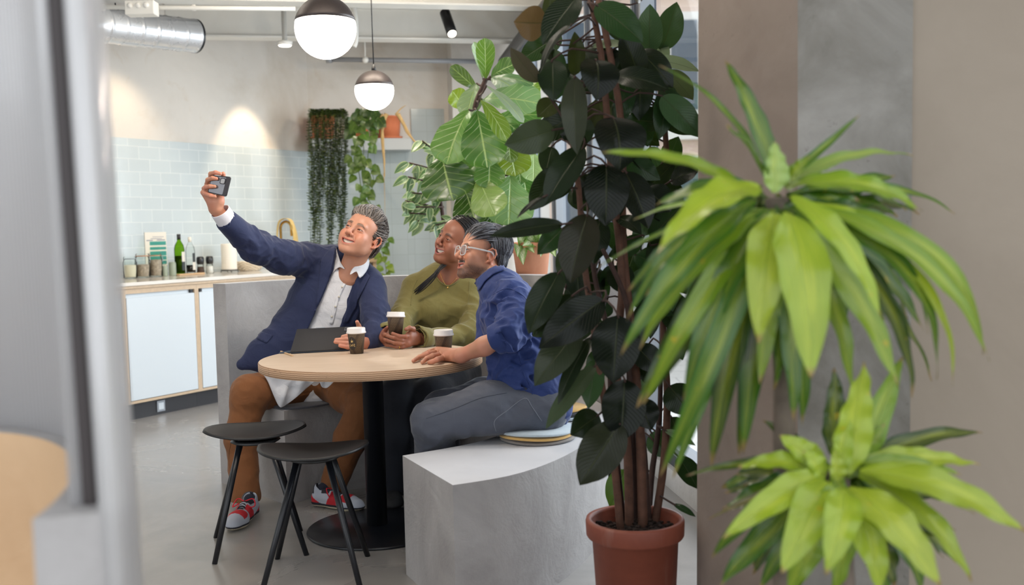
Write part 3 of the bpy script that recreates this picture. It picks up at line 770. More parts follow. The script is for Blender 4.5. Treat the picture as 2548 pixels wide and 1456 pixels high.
# unseen fill lamps, added to brighten booth and ceiling; light down and up
def added_fill_lamp(x, y, L, down, up, label):
    t = thing('added_fill_lamp', label, 'added fill lamp', (x, y, 2.93), math.radians(11), 'added fill lamps')
    mb = MB(); mb.smooth = False; mb.box((-L/2, -0.04, 0), (L/2, 0.04, 0.05)); mb.build('housing', M['white_paint'], t, world=False, bevel=0.004)
    mb = MB(); mb.smooth = False; mb.box((-L/2+0.02, -0.03, -0.004), (L/2-0.02, 0.03, -0.0005)); mb.build('diffuser', M['globe'], t, world=False)
    for sx in (-1, 1): mb = MB(); mb.tube([(sx*L*0.4, 0, 0.05), (sx*L*0.4, 0, CEIL-2.93)], 0.002, 6); mb.build('cable', M['black'], t, world=False)
    for pw, rx, zz in ((down, 0.0, -0.01), (up, PI, 0.06)):
        l = bpy.data.lights.new('added_fill_light', 'AREA'); l.shape = 'RECTANGLE'; l.size = L; l.size_y = 0.12; l.energy = pw; l.color = (1.0, 0.90, 0.78)
        o = bpy.data.objects.new('added_fill_light', l); C.objects.link(o); o.parent = t; o.location = (0, 0, zz); o.rotation_euler = (rx, 0, 0)
added_fill_lamp(-0.9, 3.0, 2.4, 3, 62, 'added unseen fill lamp over the stools, above the frame')
added_fill_lamp(-2.6, 4.6, 2.4, 3, 26, 'added unseen fill lamp over the kitchen aisle, above the frame')
added_fill_lamp(-0.9, 6.1, 1.6, 4, 140, 'added unseen fill lamp behind the booth, above the frame')

spot(SPP+SPD*0.03, at(960, 330, 9.2), 34, 80, 0.9, (1, 0.86, 0.68))
spot(at(709, 122, 7.9), at(709, 122, 7.9)+np.array([-0.1, 0.2, -1.5]), 16, 110, 0.9, (1, 0.88, 0.72))
mb = MB(); q_ = at(868, 26, 8.0); q_[2] = CEIL; mb.tube(spline([q_, at(882, 32, 8.0), at(885, 60, 8.0), at(885, 100, 8.0), at(880, 116, 8.0)], 20), 0.022, 12)
tag(mb.build('bent_pipe', M['white_paint']), 'short white bent pipe on the rear beam behind the large pendant globe', 'pipe')
# ============================================================ booth
BC = np.array([-0.60, 4.45])     # centre of the round booth
def pol(r, a): return np.array([BC[0]+r*math.cos(a), BC[1]+r*math.sin(a)])
# backrest wall: from the left end round the back to the right end (angles, counter-clockwise is +)
aL = math.atan2(5.06-BC[1], -1.49-BC[0]); aR = math.atan2(4.42-BC[1], 0.43-BC[0])
def ringmesh(name, inner, outer, z0, z1, mats, endm=0):
    """strip solid between two polylines; mats: 0 sides, 1 top"""
    n = len(inner); mb = MB()
    seg = [np.linalg.norm(outer[i]-outer[max(i-1, 0)]) for i in range(n)]
    def side(P, flip, mi):
        nz = 6; vs = [(P[i][0], P[i][1], z0+(z1-z0)*k/nz) for i in range(n) for k in range(nz+1)]; fs = []
        for i in range(n-1):
            for k in range(nz):
                a = i*(nz+1)+k; q = (a, a+nz+1, a+nz+2, a+1); fs.append(q[::-1] if flip else q)
        mb.mi = mi; mb.smooth = True; mb.add(vs, fs)
    side(inner, False, 0); side(outer, True, 0)
    mb.smooth = False; mb.mi = 1
    mb.add([(*p, z1) for p in inner]+[(*p, z1) for p in outer], [(i, i+1, n+i+1, n+i) for i in range(n-1)])
    mb.add([(*p, z0) for p in inner]+[(*p, z0) for p in outer], [(i, n+i, n+i+1, i+1) for i in range(n-1)])
    mb.mi = 0
    for i, fl in ((0, True), (n-1, False)):
        q = [(*inner[i], z0), (*outer[i], z0), (*outer[i], z1), (*inner[i], z1)]
        mb.add(q, [(0, 1, 2, 3) if fl else (3, 2, 1, 0)])
    return mb
angs = np.linspace(aL, aR, 64)
inner = [pol(1.03, a) for a in angs]; outer = [pol(1.125, a) for a in angs]
mb = ringmesh('booth_wall', inner, outer, 0.0, 1.035, None)
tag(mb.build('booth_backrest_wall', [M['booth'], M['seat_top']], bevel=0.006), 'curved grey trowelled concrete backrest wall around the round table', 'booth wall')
# seat ring inside the wall; it leaves the wall at the right front and ends in a free block
a0 = math.atan2(4.66-BC[1], -1.10-BC[0])
inn = [np.array([-1.085, 4.635])] + [pol(0.50, a) for a in np.linspace(math.radians(150), math.radians(20), 26)]
inn += [p[:2] for p in spline([pol(0.50, math.radians(14)), (-0.02, 4.30), (-0.03, 4.05), (-0.17, 3.83), (-0.42, 3.645)], 20)]
out = [np.array([-1.45, 5.02])] + [pol(1.022, a) for a in np.linspace(math.radians(140), math.radians(8), 26)]
out += [p[:2] for p in spline([pol(1.022, math.radians(2)), (0.37, 4.10), (0.245, 3.72), (0.115, 3.47), (-0.03, 3.30), (-0.208, 3.20)], 20)]
def resample(P, n):
    P = np.array([p[:2] for p in P]); d = np.r_[0, np.cumsum(np.linalg.norm(np.diff(P, axis=0), axis=1))]
    u = np.linspace(0, d[-1], n); return [np.array([np.interp(t, d, P[:, 0]), np.interp(t, d, P[:, 1])]) for t in u]
inn = resample(inn, 60); out = resample(out, 60)
mb = ringmesh('seat', inn, out, 0.0, 0.45, None)
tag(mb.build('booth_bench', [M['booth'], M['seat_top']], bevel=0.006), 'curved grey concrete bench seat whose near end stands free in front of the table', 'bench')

# round plywood table
TC = np.array([-0.605, 4.225])
def ply_mat():
    t = NT('birch_ply_top'); v = t.coord('World')
    n = t.noise(t.coord('World', (1.2, 9, 1)), 4, 5, 0.6, 0.4)
    t.set(Base_Color=t.ramp(n, [(0.3, srgb(198, 174, 150)), (0.7, srgb(212, 190, 168))]), Roughness=0.42); return t.m
def ply_edge():
    t = NT('ply_edge_layers'); v = t.coord('World', (1.5, 1.5, 1)); sep = t.node('ShaderNodeSeparateXYZ'); t.link(v, sep.inputs[0])
    w = t.node('ShaderNodeTexWave', wave_type='BANDS', bands_direction='Z'); w.inputs['Scale'].default_value = 42; w.inputs['Distortion'].default_value = 1.2; w.inputs['Detail'].default_value = 3
    t.link(v, w.inputs['Vector']); n = t.noise(v, 14, 4, 0.7, 1.0)
    c = t.ramp(w.outputs['Color'], [(0.2, srgb(150, 112, 82)), (0.6, srgb(206, 170, 136))])
    t.set(Base_Color=t.mix(t.ramp(n, [(0.62, (0, 0, 0)), (0.72, (0.6,)*3)]), c, srgb(96, 64, 46)), Roughness=0.55); return t.m
M['ply_top'] = ply_mat(); M['ply_edge'] = ply_edge()
t = thing('round_table', 'round birch plywood table on a black column in the middle of the booth', 'table', (TC[0], TC[1], 0))
mb = MB(); mb.smooth = False; R = 0.472
mb.mi = 0; mb.lathe([(0, 0.75), (R-0.003, 0.75)], n=96, caps=False); mb.mi = 1; mb.smooth = True; mb.lathe([(R-0.003, 0.75), (R, 0.747), (R, 0.716), (R-0.003, 0.713)], n=96, caps=False); mb.smooth = False; mb.lathe([(R-0.003, 0.713), (0, 0.713)], n=96, caps=False)
mb.build('tabletop', [M['ply_top'], M['ply_edge']], t, world=False)
mb = MB(); mb.lathe([(0.044, 0.02), (0.044, 0.706), (0.12, 0.708), (0.12, 0.712)], n=40); mb.build('pole', M['black_metal'], t, world=False)
mb = MB(); mb.lathe([(0.295, 0.0), (0.30, 0.003), (0.30, 0.008), (0.295, 0.012), (0.09, 0.016), (0.05, 0.024)], n=72); mb.build('base', M['black_metal'], t, world=False)

# stools
M['stool'] = plain('black_moulded_seat', srgb(26, 25, 26), 0.42, 0.0, 0, 0, 220, 0.06, 0.0008)
def stool_seat():
    mb = MB(); nr, na = 16, 64; vs = []; fs = []
    def P(q, a):
        # half moon: x half width 0.20, round side towards -y, nearly straight side towards +y
        c, s_ = math.cos(a), math.sin(a)
        ex = 0.205*np.sign(c)*abs(c)**0.80
        ey = (-0.195*abs(s_)**1.0 if s_ < 0 else 0.105*abs(s_)**1.25)
        x = ex*q; y = ey*q
        z = 0.466 + 0.66*x*x + 0.15*max(0, -y)**1.5*0 - 0.012*(1-q*q) + (0.55*max(0, y-0.0)**2*0) + 0.25*y*y
        return x, y, z
    for i in range(nr+1):
        for k in range(na): vs.append(P(i/nr, 2*PI*k/na))
    for i in range(nr):
        for k in range(na):
            l = (k+1) % na; fs.append((i*na+k, (i+1)*na+k, (i+1)*na+l, i*na+l))
    mb.add(vs, fs); return mb
def make_stool(loc, rot, label, feet):
    t = thing('stool', label, 'stool', (loc[0], loc[1], 0), rot, 'black half moon stools')
    stool_seat().build('seat', M['stool'], t, world=False, solid=0.011)
    mb = MB(); mb.lathe([(0.0, 0.436), (0.09, 0.437), (0.10, 0.443), (0.085, 0.4515)], n=32, caps=False); mb.build('seat_mount', M['stool'], t, world=False)
    mi = root_matrix(t).inverted()
    for (fx, fy), (tx, ty) in feet:
        a = np.array([fx, fy, 0.0]); b = np.array(tuple(root_matrix(t) @ Vector((tx, ty, 0.452))))
        mb = MB(); mb.tube([a, a+(b-a)*0.5, b], [0.0105, 0.0115, 0.0125], 14); mb.build('leg', M['black_metal'], t)
    return t
fB = [onz(651, 1478)[:2], onz(899, 1474)[:2], onz(690, 1391)[:2], onz(915, 1384)[:2]]
cB = sum(fB)/4; 
make_stool(cB+np.array([0.0, 0.02]), math.radians(3), 'black half moon stool nearest the camera, in front of the table column', list(zip([tuple(p) for p in fB], [(-0.055, -0.04), (0.055, -0.04), (-0.055, 0.05), (0.055, 0.05)])))
fA = [onz(534, 1404)[:2], onz(763, 1382)[:2], onz(537, 1338)[:2], onz(748, 1321)[:2]]
cA = sum(fA)/4
make_stool(cA+np.array([0.0, 0.0]), math.radians(190), 'black half moon stool by the left bench end, behind the nearer stool', list(zip([tuple(p) for p in fA], [(0.055, 0.05), (-0.055, 0.05), (0.055, -0.04), (-0.055, -0.04)])))

# felt cushions stacked on the bench
def felt(name, col): return plain(name, col, 0.95, 0, 40, 0.06, 300, 0.3, 0.001, sheen=0.3)
def cushion(c, r, z0, th, mat, label, seed, group='round felt seat cushions'):
    t = thing('seat_cushion', label, 'cushion', (c[0], c[1], z0), 0, group)
    mb = MB(); n = 64; pr = [(0, 0.0), (r*0.97, 0.0), (r, th*0.3), (r, th*0.7), (r*0.97, th), (0, th)]
    mb.lathe(pr, n=n); q = []
    rs = np.random.default_rng(seed); ph = rs.random(3)*6
    for v in mb.v:
        a = math.atan2(v[1], v[0]); d = math.hypot(v[0], v[1])/r
        q.append((v[0], v[1], v[2]+d*d*0.002*(math.sin(3*a+ph[0])+1)))
    mb.v = q; mb.build('felt', mat, t, world=False)
M['felt_grey'] = felt('brown_grey_felt', srgb(122, 116, 112)); M['felt_yellow'] = felt('mustard_felt', srgb(200, 160, 92)); M['felt_blue'] = felt('pale_blue_felt', srgb(176, 188, 196)); M['felt_dark'] = felt('charcoal_felt', srgb(56, 56, 62))
cc = onz(1338, 1090, 0.452)
cushion(cc, 0.150, 0.4505, 0.010, M['felt_grey'], 'brown grey felt cushion at the bottom of the stack under the man in blue', 1)
cushion(cc+np.array([-0.004, 0.0, 0]), 0.150, 0.466, 0.010, M['felt_yellow'], 'mustard felt cushion in the middle of the stack under the man in blue', 2)
cushion(cc+np.array([-0.002, 0.0, 0]), 0.150, 0.4815, 0.011, M['felt_blue'], 'pale blue felt cushion on top of the stack under the man in blue', 3)
c3 = onz(1368, 1055, 0.452)+np.array([0.06, 0.16, 0])
cushion(c3, 0.13, 0.4505, 0.012, M['felt_blue'], 'pale felt cushion lying behind the man in blue, lowest of three', 4)
cushion(c3+np.array([0.0, 0.01, 0]), 0.13, 0.468, 0.012, M['felt_dark'], 'charcoal felt cushion in the small stack behind the man in blue', 5)
cushion(c3+np.array([-0.01, 0.0, 0]), 0.12, 0.485, 0.012, M['felt_yellow'], 'mustard felt cushion topping the small stack behind the man in blue', 6)
cL = onz(800, 1008, 0.452)+np.array([-0.1, 0.05, 0])
cushion(cL, 0.16, 0.4505, 0.012, M['felt_dark'], 'dark felt cushion under the man in the navy blazer', 7)

# coffee cups
def cup_mat():
    t = NT('kraft_cup_print'); v = t.coord('UV'); sep = t.node('ShaderNodeSeparateXYZ'); t.link(v, sep.inputs[0])
    u, w = sep.outputs[0], sep.outputs[1]
    tri = t.math('PINGPONG', t.math('MULTIPLY', w, 2.0), 0.5)
    big = t.math('FLOOR', t.math('MULTIPLY', u, 7.0))
    lines = t.math('FRACT', t.math('ADD', t.math('MULTIPLY', u, 46.0), t.math('MULTIPLY', tri, 12.0)))
    fac = t.math('LESS_THAN', lines, 0.22)
    gate = t.math('GREATER_THAN', t.math('FRACT', t.math('ADD', t.math('MULTIPLY', u, 5.0), t.math('MULTIPLY', tri, 1.3))), 0.25)
    t.set(Base_Color=t.mix(t.math('MULTIPLY', fac, gate), srgb(78, 66, 56), srgb(146, 128, 98)), Roughness=0.65); return t.m
M['cup'] = cup_mat(); M['lid'] = plain('white_plastic_lid', srgb(232, 228, 226), 0.35); M['emblem_dark'] = plain('dark_emblem', srgb(40, 32, 28), 0.6); M['emblem_gold'] = plain('gold_print', srgb(206, 176, 112), 0.5)
def coffee_cup(p, label, tilt=None, emblem=None):
    t = thing('coffee_cup', label, 'cup', p, 0, 'takeaway coffee cups')
    if tilt is not None: t.rotation_euler = tilt
    mb = MB(); mb.lathe([(0.0, 0.004), (0.026, 0.004), (0.0285, 0.0), (0.0385, 0.092)], n=48, caps=False)
    # uv v along height
    mb.build('cup', M['cup'], t, world=False)
    mb = MB(); mb.lathe([(0.0385, 0.088), (0.0425, 0.089), (0.0435, 0.092), (0.0420, 0.096), (0.0405, 0.098), (0.0400, 0.110), (0.0385, 0.113), (0.0355, 0.1125), (0.034, 0.109), (0, 0.1085)], n=48); mb.build('lid', M['lid'], t, world=False)
    if emblem is not None:
        def on_cup(x, z, lift):   # x arc offset, z height
            r = 0.0285+(z/0.092)*0.010+lift; a = emblem+x/r; return (r*math.cos(a), r*math.sin(a), z)
        mb = MB(); vs = []; fs = []; nr, na = 5, 30
        for i in range(nr+1):
            for k in range(na): vs.append(on_cup(0.0205*i/nr*math.cos(2*PI*k/na), 0.047+0.0285*i/nr*math.sin(2*PI*k/na), 0.0005))
        for i in range(nr):
            for k in range(na): l = (k+1) % na; fs.append((i*na+k, (i+1)*na+k, (i+1)*na+l, i*na+l))
        mb.add(vs, fs); mb.build('emblem', M['emblem_dark'], t, world=False)
        mb = MB()
        def quad(x0, z0, x1, z1):
            n = 4; v = []; 
            for k in range(n+1): x = x0+(x1-x0)*k/n; v += [on_cup(x, z0, 0.0010), on_cup(x, z1, 0.0010)]
            mb.add(v, [(2*k, 2*k+2, 2*k+3, 2*k+1) for k in range(n)])
        def stroke(pts, w=0.0016):
            for (xa, za), (xb, zb) in zip(pts[:-1], pts[1:]):
                d = np.array([xb-xa, zb-za]); L = np.linalg.norm(d); nn = np.array([-d[1], d[0]])/max(L, 1e-9)*w/2
                mb.add([on_cup(xa-nn[0], za-nn[1], 0.0010), on_cup(xb-nn[0], zb-nn[1], 0.0010), on_cup(xb+nn[0], zb+nn[1], 0.0010), on_cup(xa+nn[0], za+nn[1], 0.0010)], [(0, 1, 2, 3)])
        # small cup symbol with steam
        mb.add([on_cup(x, z, 0.0010) for x, z in ((-0.005, 0.060), (0.005, 0.060), (0.0045, 0.054), (0.002, 0.051), (-0.002, 0.051), (-0.0045, 0.054))], [(0, 5, 4, 3, 2, 1)])
        stroke([(0.005, 0.059), (0.0075, 0.058), (0.0065, 0.055), (0.0045, 0.055)], 0.001); stroke([(-0.001, 0.062), (0.001, 0.065), (-0.001, 0.068)], 0.0012); stroke([(-0.007, 0.0495), (0.007, 0.0495)], 0.001)
        x = -0.0145; h = 0.0085; z = 0.034; w = 0.0058
        stroke([(x+w, z+h*0.85), (x+w*0.5, z+h), (x, z+h*0.6), (x, z+h*0.4), (x+w*0.5, z), (x+w, z+h*0.15)])          # C
        x += 0.0078; stroke([(x, z), (x+w/2, z+h), (x+w, z)]); stroke([(x+w*0.2, z+h*0.35), (x+w*0.8, z+h*0.35)])       # A
        x += 0.0078; stroke([(x, z), (x, z+h), (x+w, z+h)]); stroke([(x, z+h*0.55), (x+w*0.8, z+h*0.55)])               # F
        x += 0.0078; stroke([(x+w, z), (x, z), (x, z+h), (x+w, z+h)]); stroke([(x, z+h*0.5), (x+w*0.8, z+h*0.5)]); stroke([(x+w*0.3, z+h*1.15), (x+w*0.7, z+h*1.4)], 0.0014)   # E acute
        stroke([(-0.013, z-0.002), (0.015, z-0.002)], 0.0006)
        mb.build('printed_text', M['emblem_gold'], t, world=False)
    return t
pc = onz(888, 879, 0.751)
coffee_cup((pc[0], pc[1], 0.7505), 'paper coffee cup with a round cafe emblem, in front of the tablet', emblem=math.atan2(-pc[1], -pc[0])-0.62)
pc3 = onz(1104, 889, 0.751)+np.array([0, 0.03, 0])
coffee_cup((pc3[0], pc3[1], 0.7505), 'paper coffee cup standing behind the hand of the man in blue')
CUP2 = at(984, 838, 4.50)
coffee_cup(tuple(CUP2), 'paper coffee cup held tilted in both hands by the woman', tilt=(math.radians(-4), math.radians(4), 0.4))

# tablet in a folio case, propped on the table
M['folio'] = plain('black_folio', srgb(24, 24, 28), 0.65, 0, 0, 0, 400, 0.15, 0.0006)
M['folio_edge'] = plain('slate_blue_edge', srgb(58, 72, 90), 0.4)
bl, br_ = onz(722, 878, 0.7560), onz(868, 870, 0.7560)
ex = nrm(br_-bl); up = at(739, 821, 4.53)-bl; ht = float(np.linalg.norm(up)); up = nrm(up); nn = nrm(np.cross(ex, up))
wd = float(np.linalg.norm(br_-bl))
t = thing('tablet', 'black folio cased tablet propped on the table and held by the man in the blazer', 'tablet', bl)
def slab(mb, x0, y0, x1, y1, z0, z1):
    vs = [bl+ex*x+up*y+nn*z for z in (z0, z1) for x, y in ((x0, y0), (x1, y0), (x1, y1), (x0, y1))]
    mb.add(vs, [(0, 3, 2, 1), (4, 5, 6, 7), (0, 1, 5, 4), (1, 2, 6, 5), (2, 3, 7, 6), (3, 0, 4, 7)])
sg = 1 if nn[1] < 0 else -1   # towards the camera
mb = MB(); mb.smooth = False; slab(mb, 0, 0, wd, ht, *( (0.001, 0.005) if sg > 0 else (-0.005, -0.001))); mb.build('folio_cover', M['folio'], t, bevel=0.0015)
mb = MB(); mb.smooth = False; slab(mb, 0.002, 0.002, wd-0.002, ht+0.003, *( (-0.008, 0.001) if sg > 0 else (-0.001, 0.008))); mb.build('body', M['folio_edge'], t, bevel=0.002)
mb = MB(); mb.smooth = False; slab(mb, wd-0.040, ht-0.036, wd-0.008, ht-0.008, *( (0.005, 0.0075) if sg > 0 else (-0.0075, -0.005))); cm = mb.build('camera_block', plain('tablet_camera_grey', srgb(86, 88, 92), 0.3), t, bevel=0.002)
mb = MB()
for x in (wd-0.031, wd-0.018): c_ = bl+ex*x+up*(ht-0.022)+nn*sg*0.0076; mb.tube([c_, c_+nn*sg*0.001], 0.005, 16)
mb.build('camera_lens', M['mill_black'], cm)
mb = MB(); mb.smooth = False; slab(mb, 0.085, ht-0.001, 0.125, ht+0.0045, *( (-0.007, 0.0052) if sg > 0 else (-0.0052, 0.007))); mb.build('clasp', plain('pale_clasp', srgb(150, 156, 164), 0.4), t)
q = onz(700, 868, 0.7512); q2 = onz(728, 858, 0.7512)
mb = MB(); mb.smooth = False; back = np.array([0.0, 0.11, 0]); P = [bl+np.array([-0.055, 0.02, 0]), bl+ex*wd*0.9+np.array([0.0, 0.02, 0]), bl+ex*wd*0.9+back, bl+np.array([-0.03, 0.09, 0])]
mb.prism([tuple(p[:2]) for p in P], 0.7504, 0.756); mb.build('folio_flap', M['folio_edge'], t, bevel=0.001)
# wooden stir sticks
t = thing('stir_stick', 'pale flat wooden stick lying at the left edge of the table', 'stick', onz(710, 881, 0.7504))
mb = MB(); mb.smooth = False
for (a, b, z) in (((699, 876), (728, 887), 0.7504), ((700, 881), (716, 880), 0.7504)):
    A, B = onz(*a, 0.75), onz(*b, 0.75); d = nrm(B-A); sd = np.array([-d[1], d[0], 0])*0.004
    mb.prism([tuple((p)[:2]) for p in (A-sd, B-sd, B+sd, A+sd)], z, z+0.005 if a[0] == 699 else z+0.003)
    break
mb.build('stick', M['wood'], t, bevel=0.001)

# ============================================================ left foreground: second booth and the polycarbonate screen
ZR = 0.965
inn2 = [onz(*p, ZR) for p in ((80, 1292), (120, 1262), (158, 1222), (183, 1180), (181, 1143), (150, 1112), (95, 1090), (0, 1076), (-200, 1066))]
out2 = [onz(*p, ZR) for p in ((256, 1275), (262, 1240), (262, 1200), (255, 1160), (240, 1118), (205, 1082), (140, 1060), (0, 1044), (-200, 1036))]
i2 = resample(spline(inn2, 40), 50); o2 = resample(spline(out2, 40), 50)
mb = ringmesh('w', [p for p in i2][::-1], [p for p in o2][::-1], 0.0, ZR, None)
n_ = 0
mb2 = mb
# inner side faces use the tan plaster
nfi = (50-1)*6
for k in range(nfi): mb2.m[k] = 2
tag(mb2.build('front_booth_wall', [M['booth'], M['booth'], M['tan']], bevel=0.004), 'curved concrete booth wall with a tan inner side at the lower left', 'booth wall')
# tan seat inside that booth
cA_ = sum(i2[-12:])/12
seatp = [p for p in resample([p[:2] for p in i2], 30)]
ctr = np.array([-1.3, 1.15])
seat_out = [p+ (ctr-p)/np.linalg.norm(ctr-p)*0.012 for p in seatp]; seat_in = [p+(ctr-p)/np.linalg.norm(ctr-p)*0.30 for p in seatp]
mb = ringmesh('s', seat_in[::-1], seat_out[::-1], 0.0, 0.45, None)
tag(mb.build('front_booth_bench', [M['tan'], M['tan']]), 'tan plastered bench inside the near booth at the lower left', 'bench')
def poly_mat():
    t = NT('multiwall_polycarbonate'); t.n.remove(t.b); v = t.coord('UV', (1, 1, 1))
    sep = t.node('ShaderNodeSeparateXYZ'); t.link(v, sep.inputs[0])
    fl = t.math('PINGPONG', t.math('MULTIPLY', sep.outputs[0], 90.0), 0.5)
    tr = t.node('ShaderNodeBsdfTransparent'); tr.inputs['Color'].default_value = (0.92, 0.93, 0.95, 1)
    tl = t.node('ShaderNodeBsdfTranslucent'); tl.inputs['Color'].default_value = (0.96, 0.95, 0.95, 1)
    df = t.node('ShaderNodeBsdfDiffuse'); df.inputs['Color'].default_value = (0.92, 0.91, 0.91, 1)
    gl = t.node('ShaderNodeBsdfGlossy'); gl.inputs['Roughness'].default_value = 0.22; gl.inputs['Color'].default_value = (0.9, 0.9, 0.92, 1)
    b = t.node('ShaderNodeBump'); b.inputs['Strength'].default_value = 0.5; b.inputs['Distance'].default_value = 0.004; t.link(fl, b.inputs['Height'])
    for n in (tl, df, gl): t.link(b.outputs[0], n.inputs['Normal'])
    m1 = t.node('ShaderNodeMixShader'); m1.inputs[0].default_value = 0.5; t.link(tl.outputs[0], m1.inputs[1]); t.link(df.outputs[0], m1.inputs[2])
    m2 = t.node('ShaderNodeMixShader'); m2.inputs[0].default_value = 0.22; t.link(m1.outputs[0], m2.inputs[1]); t.link(gl.outputs[0], m2.inputs[2])
    m3 = t.node('ShaderNodeMixShader'); t.link(t.math('ADD', t.math('MULTIPLY', fl, 0.30), 0.62), m3.inputs[0]); t.link(tr.outputs[0], m3.inputs[1]); t.link(m2.outputs[0], m3.inputs[2])
    t.link(m3.outputs[0], t.out.inputs['Surface']); return t.m
M['poly'] = poly_mat()
t = thing('polycarbonate_screen', 'tall curved translucent polycarbonate screen with a dark post at the left edge', 'screen', (o2[0][0], o2[0][1], 0))
def sheet(base, tops, name, z0, z1, th=0.010):
    mb = MB(); n = len(base); L = np.r_[0, np.cumsum([np.linalg.norm(base[i+1][:2]-base[i][:2]) for i in range(n-1)])]
    vs = []; uv = []
    for i in range(n):
        vs += [(base[i][0], base[i][1], z0), (tops[i][0], tops[i][1], z1)]; uv += [(L[i], 0), (L[i], 1)]
    mb.add(vs, [(2*i, 2*i+2, 2*i+3, 2*i+1) for i in range(n-1)], uv); return mb.build(name, M['poly'], t, solid=th)
mid = [(a+b)/2 for a, b in zip(i2, o2)]
lean = at(136, 0, 1.19)-at(232, 1262, 1.19)
lean_s = lean[:2]/lean[2]
zt = 2.4
sheet([p for p in mid[2:]], [p+lean_s*(zt-ZR)*0.6 for p in mid[2:]], 'inner_sheet', ZR+0.001, zt)
# outer sheet, outside of the wall down to the floor: silhouettes at the right
gb = [onz(*p, ZR) for p in ((250, 1276), (300, 1262), (326, 1225), (326, 1180), (300, 1130), (250, 1080), (180, 1050), (90, 1034), (-20, 1030), (-200, 1022))]
gs = resample(spline(gb, 50), 60)
lr = at(258, 0, 1.3)-at(355, 1456, 1.3); lrs = lr[:2]/lr[2]
sheet([p+lrs*(0.0-ZR) for p in gs], [p+lrs*(zt-ZR) for p in gs], 'outer_sheet', 0.002, zt)
P0, P1 = at(140, -60, 1.17), at(232, 1262, 1.17)
d = (P0-P1)/(P0[2]-P1[2]); P0 = P1+d*(zt-P1[2]); P1 = P1+d*(ZR+0.002-P1[2])
mb = MB(); mb.smooth = False; w = 0.0066
vs = [q+np.array([a*w, b*0.012, 0]) for q in (P1, P0) for a, b in ((-1, -1), (1, -1), (1, 1), (-1, 1))]
mb.add(vs, [(0, 3, 2, 1), (4, 5, 6, 7), (0, 1, 5, 4), (1, 2, 6, 5), (2, 3, 7, 6), (3, 0, 4, 7)]); mb.build('post', plain('dark_bronze_post', srgb(52, 44, 44), 0.45), t)
M['screw'] = plain('steel_screw', srgb(110, 120, 135), 0.3, 0.8)
for (px, py) in ((222, 466), (247, 841), (268, 1195), (194, 78)):
    c_ = at(px, py, 1.20); mb = MB(); mb.ball(c_, 0.0032, 10, 6); mb.build('screw', M['screw'], t)
